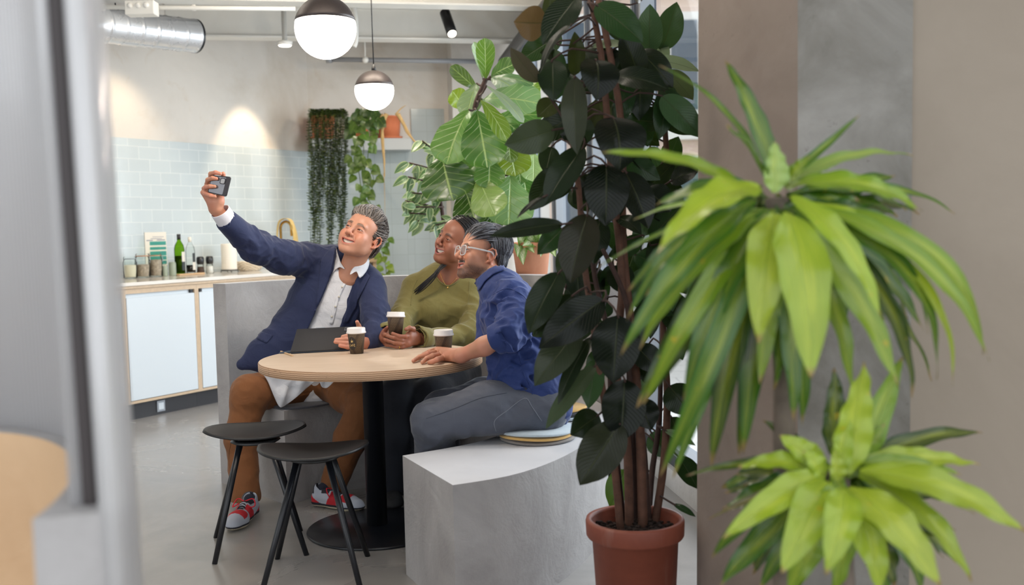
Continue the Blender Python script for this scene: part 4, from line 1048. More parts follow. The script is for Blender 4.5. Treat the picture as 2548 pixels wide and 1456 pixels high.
# ============================================================ plants
def leaf_mat(name, rough=0.3, vein=(0.6, 0.75, 0.4), vw=0.025, vmix=0.6, side=9.0, sidemix=0.25, trans=0.25, coat=0.3, varieg=None, bumpd=0.002, under=None, spec=0.5):
    t = NT(name); at_ = t.node('ShaderNodeAttribute', attribute_name='Col')
    v = t.coord('UV'); sep = t.node('ShaderNodeSeparateXYZ'); t.link(v, sep.inputs[0]); u, w = sep.outputs[0], sep.outputs[1]
    au = t.math('ABSOLUTE', t.math('SUBTRACT', u, 0.5))
    mid = t.ramp(au, [(0.0, (1, 1, 1)), (vw, (0.6,)*3), (vw*1.8, (0, 0, 0))])
    # side veins run forward from the midrib
    sv = t.math('FRACT', t.math('SUBTRACT', t.math('MULTIPLY', w, side), t.math('MULTIPLY', au, side*0.55)))
    svm = t.ramp(sv, [(0.0, (1, 1, 1)), (0.07, (0.1,)*3), (0.12, (0, 0, 0)), (0.90, (0, 0, 0)), (1.0, (1, 1, 1))])
    n = t.noise(t.coord('World'), 9, 3)
    base = t.mix(t.math('MULTIPLY', n, 0.35), at_.outputs['Color'], t.mix(0.5, at_.outputs['Color'], (0.0, 0.02, 0.0)))
    if varieg == 'dracaena':
        st = t.noise(t.coord('UV', (9, 0.9, 1)), 3.2, 4, 0.6)
        cen = t.ramp(au, [(0.0, (1, 1, 1)), (0.3, (0.35,)*3), (0.46, (0, 0, 0))])
        rr = t.ramp(st, [(0.42, (0, 0, 0)), (0.60, (1, 1, 1))])
        base = t.mix(t.math('MULTIPLY', cen, rr), base, t.mix(0.45, at_.outputs['Color'], srgb(218, 220, 70)))
        tip = t.ramp(w, [(0.93, (0, 0, 0)), (0.97, (1, 1, 1))])
        base = t.mix(t.math('MULTIPLY', tip, 0.8), base, srgb(160, 120, 84))
        sp = t.noise(t.coord('World'), 26, 2); base = t.mix(t.ramp(sp, [(0.70, (0, 0, 0)), (0.76, (0.7,)*3)]), base, srgb(196, 168, 30))
    if varieg == 'cream':
        n2 = t.noise(t.coord('UV', (3, 2, 1)), 5, 4, 0.7); cen = t.ramp(au, [(0.1, (1, 1, 1)), (0.36, (0, 0, 0))])
        base = t.mix(t.math('MULTIPLY', t.ramp(n2, [(0.4, (0, 0, 0)), (0.52, (1, 1, 1))]), cen), base, srgb(226, 232, 200))
    if varieg == 'rim':
        base = t.mix(t.ramp(au, [(0.33, (0, 0, 0)), (0.42, (0.8,)*3)]), base, srgb(190, 200, 150))
    col = t.mix(t.math('MULTIPLY', svm, sidemix), base, vein)
    col = t.mix(t.math('MULTIPLY', mid, vmix), col, vein)
    if under is not None:
        g = t.node('ShaderNodeNewGeometry'); col = t.mix(t.math('MULTIPLY', g.outputs['Backfacing'], 0.75), col, t.mix(0.5, col, under))
    t.set(Base_Color=col, Roughness=rough); t.b.inputs['Coat Weight'].default_value = coat; t.b.inputs['Specular IOR Level'].default_value = spec; t.b.inputs['Coat Roughness'].default_value = 0.18
    h = t.math('ADD', t.math('MULTIPLY', svm, -0.6), t.math('MULTIPLY', mid, -1.0)); t.bump(h, 0.6, bumpd)
    tl = t.node('ShaderNodeBsdfTranslucent'); t.link(t.mix(0.35, col, srgb(150, 200, 60)), tl.inputs['Color'])
    mx = t.node('ShaderNodeMixShader'); mx.inputs[0].default_value = trans; t.link(t.b.outputs[0], mx.inputs[1]); t.link(tl.outputs[0], mx.inputs[2]); t.link(mx.outputs[0], t.out.inputs['Surface'])
    return t.m
SHAPES = {
    'oval': lambda v: (math.sin(PI*min(1, v**0.86))**0.66)*(1-0.35*max(0, v-0.8)/0.2),
    'ovate': lambda v: (math.sin(PI*v**0.70)**0.85),
    'fiddle': lambda v: (0.30+0.70*v**0.7)*(math.sin(PI*v**1.25)**0.42 if 0 < v < 1 else 0)*1.12,
    'strap': lambda v: (min(1, (v+0.02)*3.4)**0.7)*(1-v**2.6)**0.9 if v < 1 else 0.0,
    'heart': lambda v: (math.sin(PI*v**0.55)**0.8 if 0 < v < 1 else 0),
}
def leaf(mb, base, tip, width, normal, bend=0.12, fold=0.18, shape='oval', nl=12, nw=6, col=(0.05, 0.12, 0.03), rip=0.0, ripf=5.0, ph=0.0, curl=0.0, twist=0.0, stalk=0.0, pin=0.0):
    base = np.asarray(base, float); tip = np.asarray(tip, float); d = tip-base; L = np.linalg.norm(d); d = d/L
    n = np.asarray(normal, float); n = nrm(n-np.dot(n, d)*d); s = np.cross(d, n); f = SHAPES[shape]
    vs = []; uv = []; ts = []
    for j in range(nl+1):
        v = j/nl; c = base+d*L*v+n*bend*L*(4*v*(1-v))-n*curl*L*max(0, v-0.7)**2*8
        w = width/2*max(f(v), 0.0); a = twist*(v-0.5); S = s*math.cos(a)+n*math.sin(a); N = n*math.cos(a)-s*math.sin(a)
        if v > 0.965: w = max(w, 0.0)
        for i in range(nw+1):
            u = i/nw*2-1
            h = fold*abs(u)*w + rip*width*abs(u)**1.5*math.sin(ripf*2*PI*v+ph+(1.3 if u > 0 else 0)) + 0.10*w*(abs(u)**2)*0
            vs.append(c+S*u*w+N*h); uv.append((0.5+u/2, v))
    fs = []
    for j in range(nl):
        for i in range(nw):
            a = j*(nw+1)+i; fs.append((a, a+1, a+nw+2, a+nw+1))
    mb.add(vs, fs, uv, [col]*len(vs))
def colvar(c, k=0.15, r=None):
    r = r or random; m = 1+r.uniform(-k, k); return tuple(max(0, x*m*(1+r.uniform(-k, k)*0.4)) for x in c)
TOCAM = np.array([0, -1.0, 0])
M['soil'] = plain('dark_potting_bark', srgb(52, 38, 32), 0.95, 0, 60, 0.5, 70, 1.0, 0.02)
M['terra'] = None
def terra_mat(name, a, b, rough=0.55):
    t = NT(name); v = t.coord('Object'); n = t.noise(v, 7, 7, 0.65, 0.5)
    n2 = t.noise(t.coord('Object', (6, 6, 1.2)), 2.2, 5, 0.6)
    c = t.ramp(n, [(0.3, a), (0.7, b)]); c = t.mix(t.ramp(n2, [(0.62, (0, 0, 0)), (0.80, (0.22,)*3)]), c, srgb(188, 168, 160))
    t.set(Base_Color=c, Roughness=rough); t.bump(t.noise(v, 30, 4), 0.1, 0.004); return t.m
M['terra_dark'] = terra_mat('dark_terracotta', srgb(122, 62, 46), srgb(140, 74, 55))
M['terra'] = terra_mat('orange_terracotta', srgb(196, 106, 66), srgb(210, 122, 82), 0.75)
M['terra_pale'] = terra_mat('pale_terracotta', srgb(206, 140, 108), srgb(220, 156, 124), 0.7)
M['bark'] = plain('brown_stem_bark', srgb(92, 62, 48), 0.8, 0, 30, 0.3, 60, 0.4, 0.003)
M['bark_dark'] = plain('dark_brown_stem', srgb(62, 42, 36), 0.8, 0, 30, 0.3, 60, 0.4, 0.003)
M['bark_grey'] = plain('grey_brown_cane', srgb(112, 100, 90), 0.85, 0, 20, 0.25, 40, 0.4, 0.004)

# ---------- big rubber plant in front of the window
M['rubber_leaf'] = leaf_mat('rubber_plant_leaf', 0.22, srgb(64, 70, 44), 0.014, 0.6, 16, 0.06, 0.05, 0.10, under=srgb(56, 56, 34), spec=0.16)
pc = onz(1584, 1565, 0.0); PH = 0.36; PR = 0.146
t = thing('rubber_plant', 'tall dark leafed rubber plant in a brown terracotta pot beside the free bench end', 'potted plant', (pc[0], pc[1], 0))
mb = MB(); mb.lathe([(PR*0.80, 0), (PR*0.82, 0.004), (PR*0.93, PH-0.062), (PR*1.03, PH-0.056), (PR*1.055, PH-0.05), (PR*1.065, PH-0.008), (PR*1.05, PH), (PR*0.95, PH), (PR*0.93, PH-0.01), (PR*0.90, PH-0.06)], n=64); mb.build('pot', M['terra_dark'], t, world=False)
mb = MB(); n = 24; mb.lathe([(PR*0.93, PH-0.05), (PR*0.6, PH-0.04), (0, PH-0.035)], n=n, caps=False)
r_ = random.Random(3)
for k in range(260):
    a = r_.uniform(0, 2*PI); q = PR*0.9*math.sqrt(r_.random()); s_ = r_.uniform(0.004, 0.011)
    mb.ball((q*math.cos(a), q*math.sin(a), PH-0.042+r_.uniform(0, 0.012)), (s_, s_*r_.uniform(0.4, 1), s_*0.5), 6, 4)
mb.build('soil', M['soil'], t, world=False)
def z6(x, y): return 1200+x*0.5534, 650+y*0.5536
def z5(x, y): return 1200+x*0.5219, y*0.522
stems = [([(1545, 1300), (1530, 1170), (1505, 1010), (1478, 820), (1452, 640), (1440, 470), (1420, 330)], 3.10, 3.0, 0.010),
         ([(1566, 1302), (1560, 1100), (1532, 900), (1548, 700), (1520, 420), (1500, 170), (1468, -10)], 3.14, 3.12, 0.012),
         ([(1580, 1296), (1575, 1120), (1566, 940), (1560, 760), (1500, 620)], 3.2, 3.05, 0.009),
         ([(1600, 1310), (1592, 1060), (1572, 830), (1550, 600), (1545, 300), (1490, 0)], 3.12, 3.2, 0.013),
         ([(1622, 1302), (1604, 1130), (1588, 950), (1600, 760)], 3.2, 3.3, 0.008),
         ([(1640, 1300), (1652, 1150), (1660, 980), (1650, 800), (1660, 560), (1655, 320), (1632, 170)], 3.2, 3.4, 0.011),
         ([(1552, 1290), (1540, 1200), (1522, 1010), (1512, 830), (1480, 690), (1468, 560)], 3.2, 3.15, 0.009),
         ([(1630, 1290), (1622, 1180), (1640, 1050), (1645, 900), (1652, 700)], 3.25, 3.36, 0.009)]
for P, ya, yb, r in stems:
    # every stem stands in the soil
    k = len(P); pts = [at(x, y, ya+(yb-ya)*i/(k-1)) for i, (x, y) in enumerate(P)]
    b = pts[0]; dx = np.array([b[0]-pc[0], b[1]-pc[1]]); dl = np.linalg.norm(dx)
    if dl > PR*0.75: dx = dx/dl*PR*0.75
    pts[0] = np.array([pc[0]+dx[0], pc[1]+dx[1], PH-0.07]); pts = spline(pts, 30)
    mb = MB(); mb.tube(pts, [r*(1.25-0.5*i/len(pts)) for i in range(len(pts))], 10); mb.build('stem', M['bark'] if r > 0.0095 else M['bark_dark'], t)
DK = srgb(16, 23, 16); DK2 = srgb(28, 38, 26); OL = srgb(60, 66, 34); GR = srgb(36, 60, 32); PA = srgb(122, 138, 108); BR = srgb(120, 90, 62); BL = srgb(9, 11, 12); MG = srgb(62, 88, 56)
# base, tip, width (photo pixels), colour, depth, (normal tilt x, z), bend, fold, tip depth offset
RL = []
def A5(b, tp, w, c, Y, nx=0.0, nz=0.2, bend=0.06, fold=0.15, dy=0.0): RL.append((z5(*b), z5(*tp), w*0.522, c, Y, nx, nz, bend, fold, dy))
def A6(b, tp, w, c, Y, nx=0.0, nz=0.2, bend=0.06, fold=0.15, dy=0.0): RL.append((z6(*b), z6(*tp), w*0.5535, c, Y, nx, nz, bend, fold, dy))
A5((300, 110), (150, 105), 145, BR, 3.05, -0.2, -0.4); A5((335, 200), (318, -60), 95, OL, 3.1, 0.3, 0)
A5((458, -20), (288, 215), 135, DK2, 2.95, -0.2, 0.3); A5((432, 112), (275, 352), 50, DK, 2.9, -0.8, 0.5, 0.12)
A5((272, 392), (134, 226), 84, srgb(78, 70, 56), 3.0, -0.3, -0.5); A5((335, 285), (340, 482), 125, DK2, 3.0, -0.2, 0.3)
A5((300, 245), (398, 352), 85, GR, 3.2); A5((440, 362), (440, 150), 85, OL, 3.15, 0.4, 0)
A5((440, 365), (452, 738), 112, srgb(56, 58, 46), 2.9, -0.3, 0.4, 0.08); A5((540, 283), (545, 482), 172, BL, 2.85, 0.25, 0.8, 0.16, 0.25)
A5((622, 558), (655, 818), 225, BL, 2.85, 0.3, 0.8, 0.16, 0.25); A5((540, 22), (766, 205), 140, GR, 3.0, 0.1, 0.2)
A5((796, 262), (800, 18), 112, MG, 3.35, -0.1, 0.1); A5((852, 242), (928, 8), 118, MG, 3.4, 0.2, 0.1)
A5((520, 222), (686, 214), 52, PA, 3.2, 0, 0.8); A5((622, 365), (892, 430), 118, DK, 2.95, 0.1, 0.5, 0.10)
A5((345, 618), (106, 690), 142, srgb(58, 66, 50), 2.9, -0.1, -0.2); A5((482, 700), (298, 982), 135, DK2, 2.95, -0.3, 0.3)
A5((372, 800), (225, 1005), 120, DK2, 3.1); A5((300, 935), (164, 1042), 32, BL, 2.9, -0.5, 0.7)
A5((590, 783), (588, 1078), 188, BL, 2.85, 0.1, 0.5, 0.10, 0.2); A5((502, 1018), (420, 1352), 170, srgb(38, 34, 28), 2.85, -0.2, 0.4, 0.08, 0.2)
A5((388, 1068), (33, 1128), 84, DK, 2.8, 0, 0.5, 0.05); A5((384, 1088), (262, 1214), 92, GR, 3.0)
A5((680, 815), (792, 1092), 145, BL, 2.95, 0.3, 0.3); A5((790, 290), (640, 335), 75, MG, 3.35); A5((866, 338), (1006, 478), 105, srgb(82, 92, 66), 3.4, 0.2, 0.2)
A5((806, 286), (1036, 342), 78, PA, 3.35, 0, 0.7); A5((880, 505), (1030, 600), 112, MG, 3.4, 0.2, 0.4); A5((860, 590), (672, 570), 92, GR, 3.3)
A5((880, 775), (936, 650), 88, GR, 3.4); A5((900, 790), (1030, 762), 64, DK2, 3.35); A5((895, 865), (1036, 812), 96, BL, 3.2, 0.1, 0.7)
A5((722, 522), (606, 470), 84, MG, 3.3); A5((835, 590), (745, 520), 84, GR, 3.35); A5((560, 478), (545, 650), 112, OL, 3.2)
A5((480, 560), (486, 700), 90, DK2, 3.15); A5((500, 690), (370, 640), 80, DK, 3.1); A5((360, 270), (275, 250), 60, DK2, 3.2)
A5((590, 240), (640, 330), 90, DK2, 3.2); A5((470, 230), (540, 330), 90, DK2, 3.2); A5((770, 420), (680, 500), 110, GR, 3.35)
A5((345, 480), (262, 560), 90, OL, 3.05); A5((420, 300), (350, 480), 70, GR, 3.2); A5((520, 500), (520, 640), 90, OL, 3.2)
A5((470, 850), (560, 980), 110, DK, 3.15); A5((430, 900), (510, 1010), 100, DK2, 3.2); A5((780, 900), (900, 1010), 130, DK, 3.15)
A5((850, 900), (960, 960), 110, DK, 3.25); A5((330, 700), (300, 830), 90, DK2, 3.15); A5((420, 820), (330, 960), 90, DK, 3.15)
A5((640, 1040), (760, 1120), 80, DK2, 3.1, 0.2, 0.7, 0.15); A5((600, 1060), (690, 1230), 90, GR, 3.25); A5((560, 1040), (530, 1260), 110, DK, 3.1)
A5((400, 330), (420, 420), 60, GR, 3.2); A5((740, 560), (790, 700), 100, GR, 3.35); A5((700, 840), (790, 800), 60, DK2, 3.3); A5((830, 200), (880, 300), 70, PA, 3.42)
A5((800, 700), (850, 830), 80, MG, 3.42); A5((480, 440), (400, 400), 70, DK2, 3.1); A5((370, 40), (440, 100), 90, OL, 3.2); A5((760, 0), (700, -60), 70, srgb(92, 84, 70), 3.3)
A5((480, 1160), (540, 1290), 70, GR, 3.3); A5((560, 1280), (510, 1400), 90, MG, 3.3); A5((640, 1270), (560, 1370), 70, GR, 3.25)
A6((348, 48), (208, 328), 135, DK2, 2.9, -0.3, 0.2); A6((412, 150), (240, 330), 84, DK, 2.9, -0.2, 0.4); A6((548, 172), (254, 392), 150, BL, 2.8, -0.1, 0.4, 0.10)
A6((440, 300), (234, 562), 140, srgb(56, 62, 48), 2.85, -0.3, 0.2); A6((492, 338), (340, 646), 74, DK2, 2.85, -0.6, 0.3); A6((512, 466), (284, 756), 84, srgb(66, 78, 58), 2.9, -0.5, 0.3)
A6((510, 440), (478, 664), 96, MG, 3.05, -0.2, 0.3); A6((610, 242), (588, 548), 195, BL, 2.8, 0, 0.3, 0.08); A6((640, 530), (622, 816), 178, BL, 2.82, 0.1, 0.2, 0.08)
A6((622, 722), (438, 1008), 178, srgb(40, 42, 30), 2.78, -0.1, 0.1, 0.05); A6((524, 690), (396, 782), 118, DK2, 2.9, -0.2, 0.1)
A6((828, 300), (902, 446), 86, MG, 3.3, 0.3, 0.2); A6((738, 408), (756, 576), 92, DK2, 3.25); A6((840, 560), (940, 690), 130, DK2, 3.2); A6((760, 770), (850, 880), 110, MG, 3.3)
A6((880, 878), (968, 1024), 92, GR, 3.25, 0.3, 0.4); A6((690, 800), (676, 942), 74, MG, 3.3); A6((640, 935), (575, 1108), 105, srgb(92, 130, 52), 3.35)
A6((850, 700), (900, 830), 90, DK2, 3.3); A6((700, 620), (760, 760), 120, BL, 3.0); A6((560, 180), (520, 260), 80, GR, 3.2); A6((690, 380), (800, 500), 110, DK, 3.1)
A6((500, 60), (540, 200), 100, MG, 3.3); A6((590, 20), (660, 150), 110, DK2, 3.2); A6((820, 760), (960, 830), 40, PA, 3.2, 0.1, 0.8); A6((860, 1092), (960, 1150), 30, GR, 3.1, 0, 0.8)
r_ = random.Random(21)
for k in range(62):     # inner leaves further back in the crown
    y = r_.uniform(20, 960); cx = 1500+r_.uniform(-110, 190)*(1 if y < 800 else 0.6); L = r_.uniform(85, 150); a = r_.uniform(-1.1, 1.1)+(0 if r_.random() < 0.85 else PI)
    RL.append(((cx, y), (cx+math.sin(a)*L, y+math.cos(a)*L), r_.uniform(42, 66), r_.choice([DK, DK2, DK, GR] if cx < 1600 else [DK2, GR, MG]), r_.uniform(3.16, 3.42), r_.uniform(-.4, .4), r_.uniform(-.1, .5), 0.08, 0.15, 0.0))
mb = MB(); r_ = random.Random(5)
for (b, tp, w, c, Y, nx, nz, bend, fold, dy) in RL:
    B, T = at(*b, Y+0.03), at(*tp, Y-0.02+dy)
    n = nrm(np.array([nx+r_.uniform(-.12, .12), -1.0, nz+r_.uniform(-.1, .1)]))
    leaf(mb, B, T, w*mpp(Y)*1.14, n, bend, fold, 'oval', 16, 8, colvar(c, 0.10, r_), rip=0.012, ripf=2.5, ph=r_.uniform(0, 6))
    # petiole towards the nearest stem
mb.mi = 1
allst = []
for P, ya, yb, r in stems:
    k = len(P); allst += spline([at(x, y, ya+(yb-ya)*i/(k-1)) for i, (x, y) in enumerate(P)], 40)
allst = np.array(allst)
for (b, tp, w, c, Y, nx, nz, bend, fold, dy) in RL:
    B = at(*b, Y+0.03); T = at(*tp, Y-0.02+dy); cand = allst[allst[:, 2] < B[2]+0.08]
    if not len(cand): cand = allst
    q = cand[np.argmin(np.linalg.norm(cand-B, axis=1))]; dd = nrm(B-T)
    L = np.linalg.norm(q-B)
    if L < 0.35: mb.tube(spline([q, q*0.4+B*0.6+dd*0.03, B, B-dd*0.01], 8), [0.0034]*9 if False else 0.0032, 6)
mb.build('foliage', [M['rubber_leaf'], M['bark_dark']], t)

# ---------- dracaena in the right foreground
M['drac_leaf'] = leaf_mat('dracaena_leaf', 0.36, srgb(150, 176, 60), 0.03, 0.25, 3, 0.0, 0.26, 0.5, varieg='dracaena')
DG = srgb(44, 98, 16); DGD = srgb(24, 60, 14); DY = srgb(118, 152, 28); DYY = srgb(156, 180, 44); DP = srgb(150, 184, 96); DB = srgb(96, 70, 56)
D4 = []
def q4(b, tp, w, c, nz=0.3, bend=0.12, yb=1.82, dy=-0.1): D4.append(((1480+b[0]*0.481, 100+b[1]*0.481), (1480+tp[0]*0.481, 100+tp[1]*0.481), w*0.481, c, nz, bend, yb, dy))
def q5(b, tp, w, c, nz=0.3, bend=0.12, yb=1.80, dy=-0.1): D4.append(((1480+b[0]*0.481, 756+b[1]*0.481), (1480+tp[0]*0.481, 756+tp[1]*0.481), w*0.481, c, nz, bend, yb, dy))
q4((945, 600), (668, 100), 92, DG, 0.2, 0.10, 1.85, 0.05); q4((760, 440), (330, 130), 42, DG, 0.6, 0.14, 1.9, 0.0); q4((900, 760), (680, 440), 120, DG, 0.5, 0.05)
q4((745, 610), (684, 770), 50, DGD, 0.2, 0.05, 1.9, 0); q4((560, 790), (15, 585), 84, DY, 0.5, 0.12, 1.8, -0.05); q4((850, 760), (318, 1110), 175, DYY, 0.5, 0.14, 1.75, -0.15)
q4((950, 720), (1375, 380), 44, DG, 0.4, -0.06, 1.85, 0.05); q4((930, 790), (925, 520), 120, DP, 0.1, 0.04, 1.78, 0); q4((990, 700), (1645, 600), 80, DP, 0.7, 0.10, 1.9, 0.1)
q4((1040, 700), (1690, 885), 130, DY, 0.6, 0.14, 1.82, 0.0); q4((1080, 760), (1610, 885), 90, DG, 0.6, 0.12, 1.9, 0.1); q4((1340, 640), (1865, 900), 56, DG, 0.5, 0.12, 1.95, 0.1)
q4((1080, 790), (1485, 1450), 110, DYY, 0.4, 0.16, 1.75, -0.1); q4((1080, 880), (1475, 1420), 130, DG, 0.4, 0.10, 1.8, 0); q4((930, 900), (845, 1570), 185, DYY, 0.4, 0.12, 1.75, -0.12)
q4((1030, 920), (1115, 1760), 225, DYY, 0.4, 0.12, 1.72, -0.14); q4((1350, 860), (1790, 1240), 92, DYY, 0.5, 0.10, 1.8, 0); q4((1450, 860), (2040, 1660), 100, DY, 0.5, 0.18, 1.8, -0.05)
q4((1420, 1010), (1775, 1150), 44, DP, 0.5, 0.08, 1.9, 0.1); q4((1440, 1180), (1810, 1310), 48, DG, 0.5, 0.12, 1.9, 0.1); q4((1230, 1260), (1570, 1800), 150, DY, 0.4, 0.10, 1.78, -0.08)
q4((730, 820), (130, 1640), 120, DG, 0.4, 0.20, 1.8, -0.1); q4((680, 960), (560, 1700), 140, DG, 0.2, 0.10, 1.85, 0); q4((540, 1010), (310, 1720), 110, DGD, 0.3, 0.10, 1.85, 0)
q4((420, 920), (170, 1300), 100, DG, 0.4, 0.14, 1.85, 0); q4((480, 880), (200, 930), 40, DP, 0.7, 0.10, 1.9, 0); q4((150, 940), (10, 1180), 34, DG, 0.5, 0.08, 1.8, 0)
q4((700, 900), (760, 1350), 120, DGD, 0.2, 0.1, 1.95, 0.05); q4((860, 860), (700, 1300), 120, DGD, 0.3, 0.1, 1.95, 0.05); q4((1000, 860), (1300, 1200), 100, DGD, 0.4, 0.1, 2.0, 0.05)
q4((940, 820), (1050, 1120), 90, DG, 0.3, 0.1, 1.85, 0); q4((1100, 720), (1260, 640), 70, DG, 0.6, 0.1, 1.95, 0.05); q4((880, 800), (560, 900), 90, DG, 0.6, 0.1, 1.9, 0)
q4((1000, 740), (1110, 600), 80, DY, 0.5, 0.05, 1.8, -0.02); q4((960, 840), (640, 1180), 110, DGD, 0.4, 0.1, 1.95, 0); q4((1120, 820), (1420, 1130), 80, DP, 0.5, 0.1, 1.9, 0)
q4((1250, 1200), (1700, 1500), 90, DG, 0.4, 0.12, 1.9, 0); q4((1400, 1180), (1680, 1450), 80, DG, 0.4, 0.12, 1.9, 0.05)
q5((820, 165), (560, 260), 110, DG, 0.5, 0.10, 1.9, 0); q5((590, 320), (212, 545), 165, DGD, 0.5, 0.10, 1.85, -0.05); q5((380, 470), (400, 915), 100, DG, 0.3, 0.08, 1.85, -0.05)
q5((830, 100), (925, 445), 125, DG, 0.3, 0.1, 1.85, 0); q5((990, 180), (1075, 630), 120, DG, 0.3, 0.1, 1.85, 0); q5((900, 380), (745, 790), 140, DGD, 0.3, 0.1, 1.85, 0)
q5((840, 290), (490, 600), 56, DB, 0.4, 0.06, 1.85, 0); q5((1300, 100), (1745, 400), 100, DGD, 0.4, 0.1, 2.0, 0.1); q5((1310, 880), (1400, 300), 165, DYY, 0.0, -0.04, 1.75, -0.02)
q5((1430, 830), (1595, 270), 120, DY, 0.1, -0.05, 1.8, 0.05); q5((1260, 900), (1310, 540), 90, DYY, 0.1, 0.03, 1.75, 0); q5((1180, 700), (1240, 330), 110, DGD, 0.1, 0.03, 1.9, 0)
q5((1430, 800), (2005, 670), 96, DGD, 0.6, 0.10, 1.9, 0.1); q5((1440, 790), (1990, 835), 110, DYY, 0.6, 0.08, 1.8, 0); q5((1440, 790), (1895, 885), 84, DY, 0.5, 0.08, 1.78, 0)
q5((1480, 860), (2235, 1190), 165, DYY, 0.6, 0.12, 1.72, -0.08); q5((1560, 880), (1965, 1090), 100, DYY, 0.5, 0.10, 1.75, -0.05); q5((1620, 940), (1945, 1440), 140, DYY, 0.4, 0.14, 1.75, -0.05)
q5((1330, 970), (1790, 1470), 185, DYY, 0.4, 0.12, 1.7, -0.12); q5((1290, 960), (1195, 1405), 160, DYY, 0.4, 0.18, 1.68, -0.1); q5((1180, 940), (960, 1400), 185, DYY, 0.4, 0.14, 1.72, -0.1)
q5((1020, 910), (655, 1220), 135, DYY, 0.5, 0.14, 1.75, -0.08); q5((1010, 900), (735, 850), 104, DYY, 0.5, 0.18, 1.78, 0); q5((1120, 860), (950, 680), 120, DYY, 0.3, 0.10, 1.78, 0)
q5((1180, 900), (1080, 760), 100, DYY, 0.3, 0.1, 1.75, 0); q5((740, 750), (470, 890), 56, DGD, 0.5, 0.12, 1.85, 0); q5((740, 870), (600, 1320), 96, DG, 0.4, 0.30, 1.8, 0)
q5((910, 1080), (640, 1470), 140, DG, 0.4, 0.1, 1.8, 0); q5((1120, 1090), (1000, 1500), 160, DY, 0.4, 0.1, 1.7, 0); q5((1320, 1060), (1480, 1500), 165, DYY, 0.4, 0.12, 1.7, -0.05)
q5((1480, 980), (1870, 1340), 110, DGD, 0.4, 0.1, 1.9, 0); q5((1540, 1080), (1700, 1500), 130, DG, 0.4, 0.1, 1.85, 0); q5((880, 1090), (850, 1480), 110, DG, 0.4, 0.1, 1.85, 0)
q5((1220, 880), (1300, 1000), 70, DY, 0.3, 0.05, 1.75, 0); q5((1360, 860), (1700, 790), 90, DG, 0.5, 0.1, 1.88, 0); q5((1260, 920), (1240, 760), 80, DYY, 0.2, 0.05, 1.74, 0)
q5((1150, 880), (860, 600), 80, DGD, 0.3, 0.1, 1.9, 0); q5((1300, 900), (1500, 620), 100, DY, 0.2, 0.05, 1.82, 0); q5((1220, 940), (1480, 1240), 120, DG, 0.4, 0.1, 1.8, 0)
q5((1220, 940), (1060, 1240), 110, DG, 0.4, 0.1, 1.8, 0); q5((1240, 960), (1240, 1500), 150, DY, 0.4, 0.1, 1.78, 0); q5((700, 1050), (580, 1120), 40, DB, 0.4, 0.1, 1.85, 0)
r_ = random.Random(33)
D4b = []
for e in D4:     # every blade grows out of one of the two crowns
    b = e[0]; q = min(((1925, 500), (2095, 1172)), key=lambda c: math.hypot(b[0]-c[0], b[1]-c[1])+(200 if c[1] > 1000 and b[1] < 1080 else 0)); d_ = math.hypot(b[0]-q[0], b[1]-q[1])
    D4b.append(((q[0]+(b[0]-q[0])*min(1, 45/d_), q[1]+(b[1]-q[1])*min(1, 45/d_)),)+e[1:] if d_ > 1 else e)
D4 = D4b
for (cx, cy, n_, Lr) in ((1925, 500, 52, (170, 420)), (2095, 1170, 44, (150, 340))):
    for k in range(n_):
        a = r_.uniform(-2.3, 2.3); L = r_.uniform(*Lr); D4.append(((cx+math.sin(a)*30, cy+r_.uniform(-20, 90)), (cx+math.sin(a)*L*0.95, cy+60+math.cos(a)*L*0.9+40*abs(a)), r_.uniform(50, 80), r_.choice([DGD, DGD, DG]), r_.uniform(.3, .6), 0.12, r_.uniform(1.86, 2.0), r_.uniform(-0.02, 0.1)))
for (tx, ty, w, c, bd) in ((1640, 1190, 54, DG, .26), (1770, 1165, 66, DGD, .16), (1850, 1130, 64, DG, .10), (1600, 1010, 50, DY, .22), (1700, 1010, 60, DG, .16), (1975, 1050, 62, DG, .06), (2120, 1000, 60, DY, .12), (2270, 990, 52, DGD, .24), (2330, 945, 46, DG, .28),
        (2445, 885, 48, DY, .30), (2370, 960, 30, DYY, .30), (1590, 870, 56, DY, .24), (1560, 800, 40, DG, .24), (1680, 900, 64, DGD, .14), (1890, 960, 60, DY, .06), (2200, 850, 60, DYY, .16), (2310, 830, 40, DG, .26), (1760, 900, 56, DG, .10)):
    D4.append(((1925+(tx-1925)*0.06, 520), (tx, ty), w, c, 0.45, bd, r_.uniform(1.80, 1.9), -0.05))
c1, c2 = at(1932, 560, 1.86), at(2085, 1240, 1.84)
dp = np.array([at(2010, 1456, 1.86)[0], 1.90, 0])
t = thing('dracaena', 'large variegated corn plant with arching yellow green leaves in the right foreground', 'potted plant', (dp[0], dp[1], 0))
mb = MB(); r_ = random.Random(9)
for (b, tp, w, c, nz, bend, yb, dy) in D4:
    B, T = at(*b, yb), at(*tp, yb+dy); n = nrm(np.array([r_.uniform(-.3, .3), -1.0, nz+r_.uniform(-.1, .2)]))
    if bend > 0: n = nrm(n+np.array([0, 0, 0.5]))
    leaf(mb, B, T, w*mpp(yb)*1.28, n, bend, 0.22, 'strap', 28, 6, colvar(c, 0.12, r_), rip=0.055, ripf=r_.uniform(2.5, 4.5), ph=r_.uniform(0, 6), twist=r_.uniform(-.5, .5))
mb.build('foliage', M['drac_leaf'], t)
for c_, dx in ((c1, -0.03), (c2, 0.035)):
    mb = MB(); P = spline([(dp[0]+dx, dp[1], 0.20), (dp[0]+dx*1.2, dp[1]+0.0, 0.5), (c_[0]+0.02, c_[1]+0.03, c_[2]-0.25), (c_[0], c_[1], c_[2]+0.05)], 30)
    mb.tube(P, [0.021+0.001*math.sin(k*2.3) for k in range(len(P))], 12); mb.build('cane', M['bark_grey'], t)
